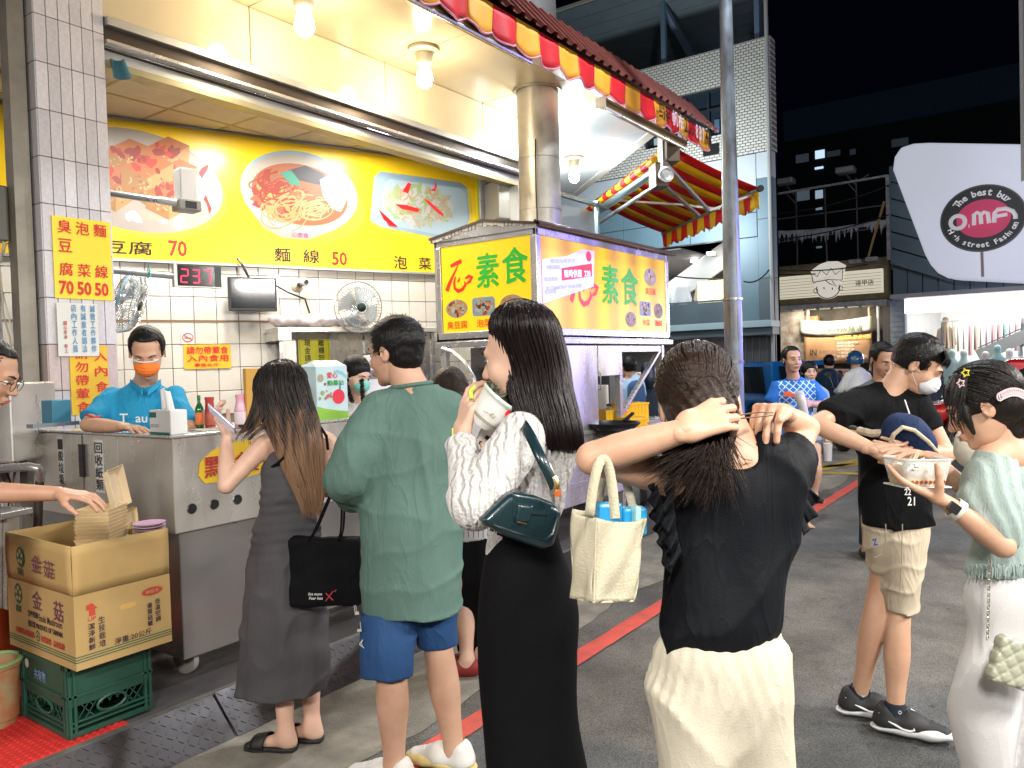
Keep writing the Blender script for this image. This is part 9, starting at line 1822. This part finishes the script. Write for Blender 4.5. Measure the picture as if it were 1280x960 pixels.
a_,fr=figure('dark haired woman in pale clothes walking behind the blue shirted man',G(1020,622),8.7,[(550,1000,1030),(520,1002,1028),(495,1000,1032),(484,1003,1028),(478,1010,1020)],(.35,.42,.55),(1012,465,8.7),unit(-hdir-rdir*.1),skin['fair'],hairy='long',arms=[((1029,492,8.7),(1034,520,8.7),(1035,543,8.6),((0,0,0),(1,0,0),1,(30,30,10)))],legs=[((1008,560,8.7),(1008,590,8.7),(1006,618,8.8),-rdir),((1020,560,8.6),(1022,588,8.5),(1018,618,8.4),tod)],pants=[[(560,1002,1015),(540,1000,1018)],[(560,1012,1029),(540,1010,1029)]],pants_c=(.30,.36,.42),shoe_c=(.02,.02,.02),hs=.95)
cb2=empty('carried_drink',P(1035,562,8.6),'clear bag with a drink carried beside the walking legs','drink');MB().lathe(P(1035,576,8.6),[(0,0),(.04,0),(.05,.19),(.02,.21),(.012,.26)],16).build('bag_body',M('milky_bag',(.75,.75,.76),.3,alpha=.75),cb2,True)
a_,fr=figure('middle aged man in a dark grey shirt looking down, behind the boy',G(1095,695),6.2,[(560,1072,1130),(530,1070,1132),(505,1066,1136),(490,1066,1134),(480,1078,1124),(474,1090,1112)],(.10,.12,.11),(1103,450,6.15),unit(-hdir+rdir*.15-ZZ*.45),skin['tan'],arms=[((1070,496,6.2),(1064,540,6.1),(1090,560,6.0),((0,0,0),(1,0,0),1,(20,20,10))),((1132,496,6.2),(1146,530,6.1),(1150,520,5.9),((0,0,0),(1,0,0),1,(20,20,10)))],sl_t=.6,sleeve=.07,legs=[((1086,580,6.2),(1086,630,6.2),(1084,686,6.2),tod),((1112,580,6.2),(1112,630,6.25),(1114,690,6.3),tod)],pants=[[(680,1074,1096),(550,1072,1102)],[(682,1102,1124),(550,1096,1128)]],pants_c=(.03,.07,.08),shoe_c=(.03,.03,.03),hs=1.08)
a_,fr=figure('man in a light blue shirt with a blue backpack seen through the cart',G(790,640),9.2,[(525,774,806),(500,774,806),(480,774,806),(472,778,802),(466,786,794)],(.40,.58,.78),(786,459,9.2),hdir-rdir*.2,skin['mid'],tuft=150,h=.014)
bp2=SDF(.012,.03);bp2.cap(P(795,486,9.0),P(796,500,9.0),.10,.11,n=hdir,f=.6);mesh_np('backpack',[bp2],cloth_m('denim_blue',(.04,.09,.2),.8),label='denim blue backpack on the light blue shirted man',cat='backpack')
a_,fr=figure('person with long blue-black hair next to the backpack man',G(812,640),9.4,[(590,800,824),(540,800,826),(500,801,826),(485,804,824),(478,808,820)],(.02,.03,.05),(810,466,9.4),hdir,skin['fair'],hairy='long',hair_m=M('hair_blueblack',(.01,.02,.045),.4),h=.014)
# ------------------------------------------------------------------ scooters, riders and cars
rbp=M('rubber',(.015,.015,.015),.7)
def wheel(c,ax,R_,w_,par,rim=None):
 t=MB().lathe(np.array(c)-unit(ax)*w_/2,[(R_*.62,0),(R_*.92,.0),(R_,w_*.2),(R_,w_*.8),(R_*.92,w_),(R_*.62,w_)],28,ax=ax).build('tyre',rbp,par,True);m=MB();a=unit(ax);u=unit(np.cross(a,ZZ));v=np.cross(u,a)
 for k in range(5):t_=k*2*math.pi/5;m.bar(np.array(c)+a*w_*.25,np.array(c)+(u*math.cos(t_)+v*math.sin(t_))*R_*.64+a*w_*.2,R_*.16,.02,up=a)
 m.lathe(np.array(c)-a*w_*.4,[(R_*.58,0),(R_*.66,0),(R_*.66,w_*.85),(R_*.6,w_*.85)],24,ax=a);m.build('rim',rim or M('rim_silver',(.4,.4,.42),.3,.9),t,True)
def scooter(c,f,col,label,box=None,rider=None):
 e=empty('scooter',c,label,'scooter');f=unit(f);l=np.cross(ZZ,f);q=lambda x,y,z:c+f*x+l*y+ZZ*z;bm=M('scooter_'+'%d%d%d' % tuple(int(v*99) for v in col),col,.3,coat=.5);wheel(q(.6,0,.24),l,.24,.1,e);wheel(q(-.6,0,.24),l,.24,.12,e)
 d=SDF(.016,.06);d.chain([q(-.75,0,.62),q(-.3,0,.66),q(-.1,0,.5),q(.1,0,.3),q(.35,0,.3),q(.45,0,.6),q(.38,0,.95)],[.11,.15,.13,.09,.1,.13,.08],k=.05);mesh_np('fairing',[d],bm,e)
 MB().tube([q(-.75,0,.78),q(-.1,0,.80)],.10,12).build('seat',black_pl,e,True);MB().tube([q(.32,-.3,1.05),q(.38,0,1.0),q(.32,.3,1.05)],.02,8).build('handlebar',black_pl,e,True);MB().lathe(q(-.86,0,.66),[(0,0),(.07,.0),(.07,.03),(0,.03)],14,ax=-f).build('tail_light',M('tail_red',(.6,.02,.02),.3,em=(1,.05,.02),es=.6),e)
 for s in (-1,1):MB().tube([q(.35,s*.22,1.03),q(.3,s*.32,1.25)],.008,6).build('mirror_stem',black_pl,e);MB().lathe(q(.3,s*.33,1.27),[(0,0),(.05,0),(.05,.02),(0,.02)],12,ax=-f).build('mirror',black_pl,e)
 return e,q
c1=G(1068,560,0)*0+A3(*(G(1045,548)[:2]),0)
e,q=scooter(c1,hdir+rdir*.15,(.02,.04,.06),'dark scooter with an orange delivery box on its back')
db_=empty('delivery_box',q(-.6,0,.85),'orange delivery box with a black band strapped on the scooter','box');cc1=P(1046,492,G(1045,548)@fwd-C0@fwd-.6);zz_=(cc1-C0)@fwd;FDB=FR(cc1,unit(cR+fwd*.5),ZZ);kq=zz_/F
om_=M('delivery_orange',(.85,.26,.02),.5);MB().box(FDB,(-22*kq,2*kq,-.4),(20*kq,28*kq,0)).build('box_body',om_,db_,bev=.02);MB().box(FDB,(-22.6*kq,21*kq,-.41),(20.6*kq,23.5*kq,.008)).build('black_band',black_pl,db_);MB().box(FDB,(-23*kq,28*kq,-.41),(21*kq,31*kq,.01)).build('box_lid',M('lid_tan',(.45,.33,.2),.6),db_);text('FOOD',FDB,-8*kq,6*kq,w=14*kq,h=3.5*kq,mat=M('pale_orange',(.9,.5,.3),.5),parent=db_) if 0 else None
for (u,hd_u,hv,zz2,col,hm_,lb) in [(1036,1036,453,13.5,(.01,.03,.06),hairm,'dark haired rider in a navy jacket in front of the far shops'),(1072,1069,450,12.5,(.75,.76,.78),None,'scooter rider in a white shirt and round blue helmet')]:
 a_=empty('person',A3(*P(u,540,zz2)[:2],0),lb,'person');d=SDF(.014,.03);b0_,b1_=P(u,492,zz2),P(u,470,zz2);d.chain([b0_-A3(0,0,.1),b0_,b1_],[.19,.18,.15],k=.04);d.chain([b1_+cR*.14,b1_+cR*.24-ZZ*.22+hdir*.1,b1_+cR*.2-ZZ*.25+hdir*.35],[.07,.06,.045]);d.chain([b1_-cR*.14,b1_-cR*.24-ZZ*.22+hdir*.1,b1_-cR*.2-ZZ*.25+hdir*.35],[.07,.06,.045])
 mesh_np('jacket',[d],cloth_m('rider_%d' % int(col[0]*99),col),a_);hp=P(hd_u,hv,zz2);s=SDF(.01,.03);s.cap(hp-A3(0,0,.2),hp,.055,.085);s.chain([b0_-A3(0,0,.1),b0_-A3(0,0,.35)+hdir*.35,b0_-A3(0,0,.75)+hdir*.3],[.12,.09,.07]);mesh_np('body',[s],skin['mid'],a_)
 if hm_:d=SDF(.01,.02);d.ell(hp+A3(0,0,.03)-hdir*.02,(.1,.1,.11));mesh_np('hair',[d],hm_,a_)
 else:MB().lathe(hp-A3(0,0,.06),[(.12,0),(.135,.04),(.13,.10),(.10,.17),(.05,.205),(0,.215)],22).build('helmet',M('helmet_blue',(.02,.07,.16),.2,coat=.8),a_,True)
 if not hm_:scooter(A3(*P(u,540,zz2)[:2],0),hdir,(.5,.5,.5),'grey scooter ridden by the white shirted rider')
 else:scooter(A3(*P(u,540,zz2)[:2],0),hdir,(.3,.05,.05),'dark red scooter ridden by the navy jacketed rider')
e,q=scooter(A3(*P(752,560,13)[:2],0),rdir*-1+hdir*.2,(.02,.02,.02),'black scooter parked beyond the food cart')
def car(c,f,L_,W_,H_,col,label,mname):
 e=empty('parked_car',c,label,'car');f=unit(f);l=np.cross(ZZ,f);fr=FR(c,f,l);pm_=M(mname,col,.25,.2,coat=.9);b_=SDF(.035,.05);hl,hw=L_/2,W_/2
 box_sdf(b_,fr,(-hl,-hw,.28),(hl,hw,.82),.14,k=0);q=lambda x,y,z:c+f*x+l*y+ZZ*z
 def cab(X,Y,Z):
  px,py,pz=X-c[0],Y-c[1],Z;a=px*f[0]+py*f[1];b=px*l[0]+py*l[1];t=np.clip((pz-.75)/(H_-.75),0,1);x0=-hl*.93+t*.35;x1=hl*.82-t*.9;w_=hw*.97-t*.22
  return np.maximum(np.maximum(np.maximum(x0-a,a-x1),np.abs(b)-w_),np.maximum(pz-H_,.6-pz))
 b_.ops.append(('u',c+A3(-hl,-hl,0),c+A3(hl,hl,H_),cab,.06))
 for x in (-hl*.62,hl*.62):
  for y in (-1,1):b_.cap(q(x,y*hw*1.1,.33),q(x,y*hw*.7,.33),.37,op='s',k=.02)
 mesh_np('body',[b_],pm_,e,relax=3)
 for x in (-hl*.62,hl*.62):
  for y in (-1,1):wheel(q(x,y*(hw-.1),.33),l*y,.32,.2,e)
 gm_=M('car_glass',(.01,.014,.018),.05,coat=1);w1=.95;z0_,z1_=.90,H_-.10;W2=lambda z:hw*.97-.22*(z-.75)/(H_-.75)+.012
 for y in (-1,1):
  for (xa_,xb_,xc,xd) in [(-hl*.80,-hl*.15,-hl*.15,-hl*.62),(-hl*.11,hl*.62,hl*.26,-hl*.11)]:MB().add([q(xa_,y*W2(z0_),z0_),q(xb_,y*W2(z0_),z0_),q(xc,y*W2(z1_),z1_),q(xd,y*W2(z1_),z1_)],[(0,1,2,3)]).build('side_window',gm_,e,solid=.02)
  MB().bar(q(hl*.6,y*(hw+.02),.92),q(hl*.6,y*(hw+.16),.96),.12,.14).build('wing_mirror',pm_,e,bev=.03);MB().box(FR(q(-hl*.97,y*hw*.78,.72),f,l),(-.06,-.13,-.04),(.1,.13,.22)).build('tail_light',M('car_tail',(.6,.02,.02),.2,em=(1,.08,.05),es=.35),e,bev=.03);MB().box(FR(q(hl*.95,y*hw*.7,.62),f,l),(-.1,-.16,-.03),(.05,.16,.13)).build('headlight',M('head_lamp',(.7,.72,.75),.1,coat=1),e,bev=.03)
  MB().tube([q(-hl*.2,y*(hw+.012),.80),q(-hl*.05,y*(hw+.012),.80)],.015,6).build('door_handle',steel_br,e);MB().tube([q(-hl*.13,y*(hw+.002),.35),q(-hl*.13,y*(hw+.002),.85)],.006,5).build('door_seam',black_pl,e)
 MB().add([q(-hl*.955,-hw*.72,z0_),q(-hl*.955,hw*.72,z0_),q(-hl*.80,hw*.6,z1_),q(-hl*.80,-hw*.6,z1_)],[(0,1,2,3)]).build('rear_window',gm_,e,solid=.03);MB().add([q(hl*.80,-hw*.75,z0_-.02),q(hl*.80,hw*.75,z0_-.02),q(hl*.42,hw*.62,z1_),q(hl*.42,-hw*.62,z1_)],[(0,1,2,3)]).build('windscreen',gm_,e,solid=.03)
 MB().box(FR(q(-hl-.005,0,.55),f,l),(-.012,-.2,-.06),(.0,.2,.06)).build('number_plate',white_pl,e)
rw=G(1203,574);car(A3(rw[0]+.29,rw[1]-1.44,0),unit((.12,1,0)),4.1,1.7,1.46,(.50,.012,.015),'red hatchback parked behind the boy and the girl at the right','car_red')
bcp=P(948,480,16.5);car(A3(bcp[0],bcp[1],0),unit(hdir*.95+rdir*-.22),4.0,1.7,1.5,(.01,.14,.42),'bright blue hatchback parked left of the man in blue','car_blue')
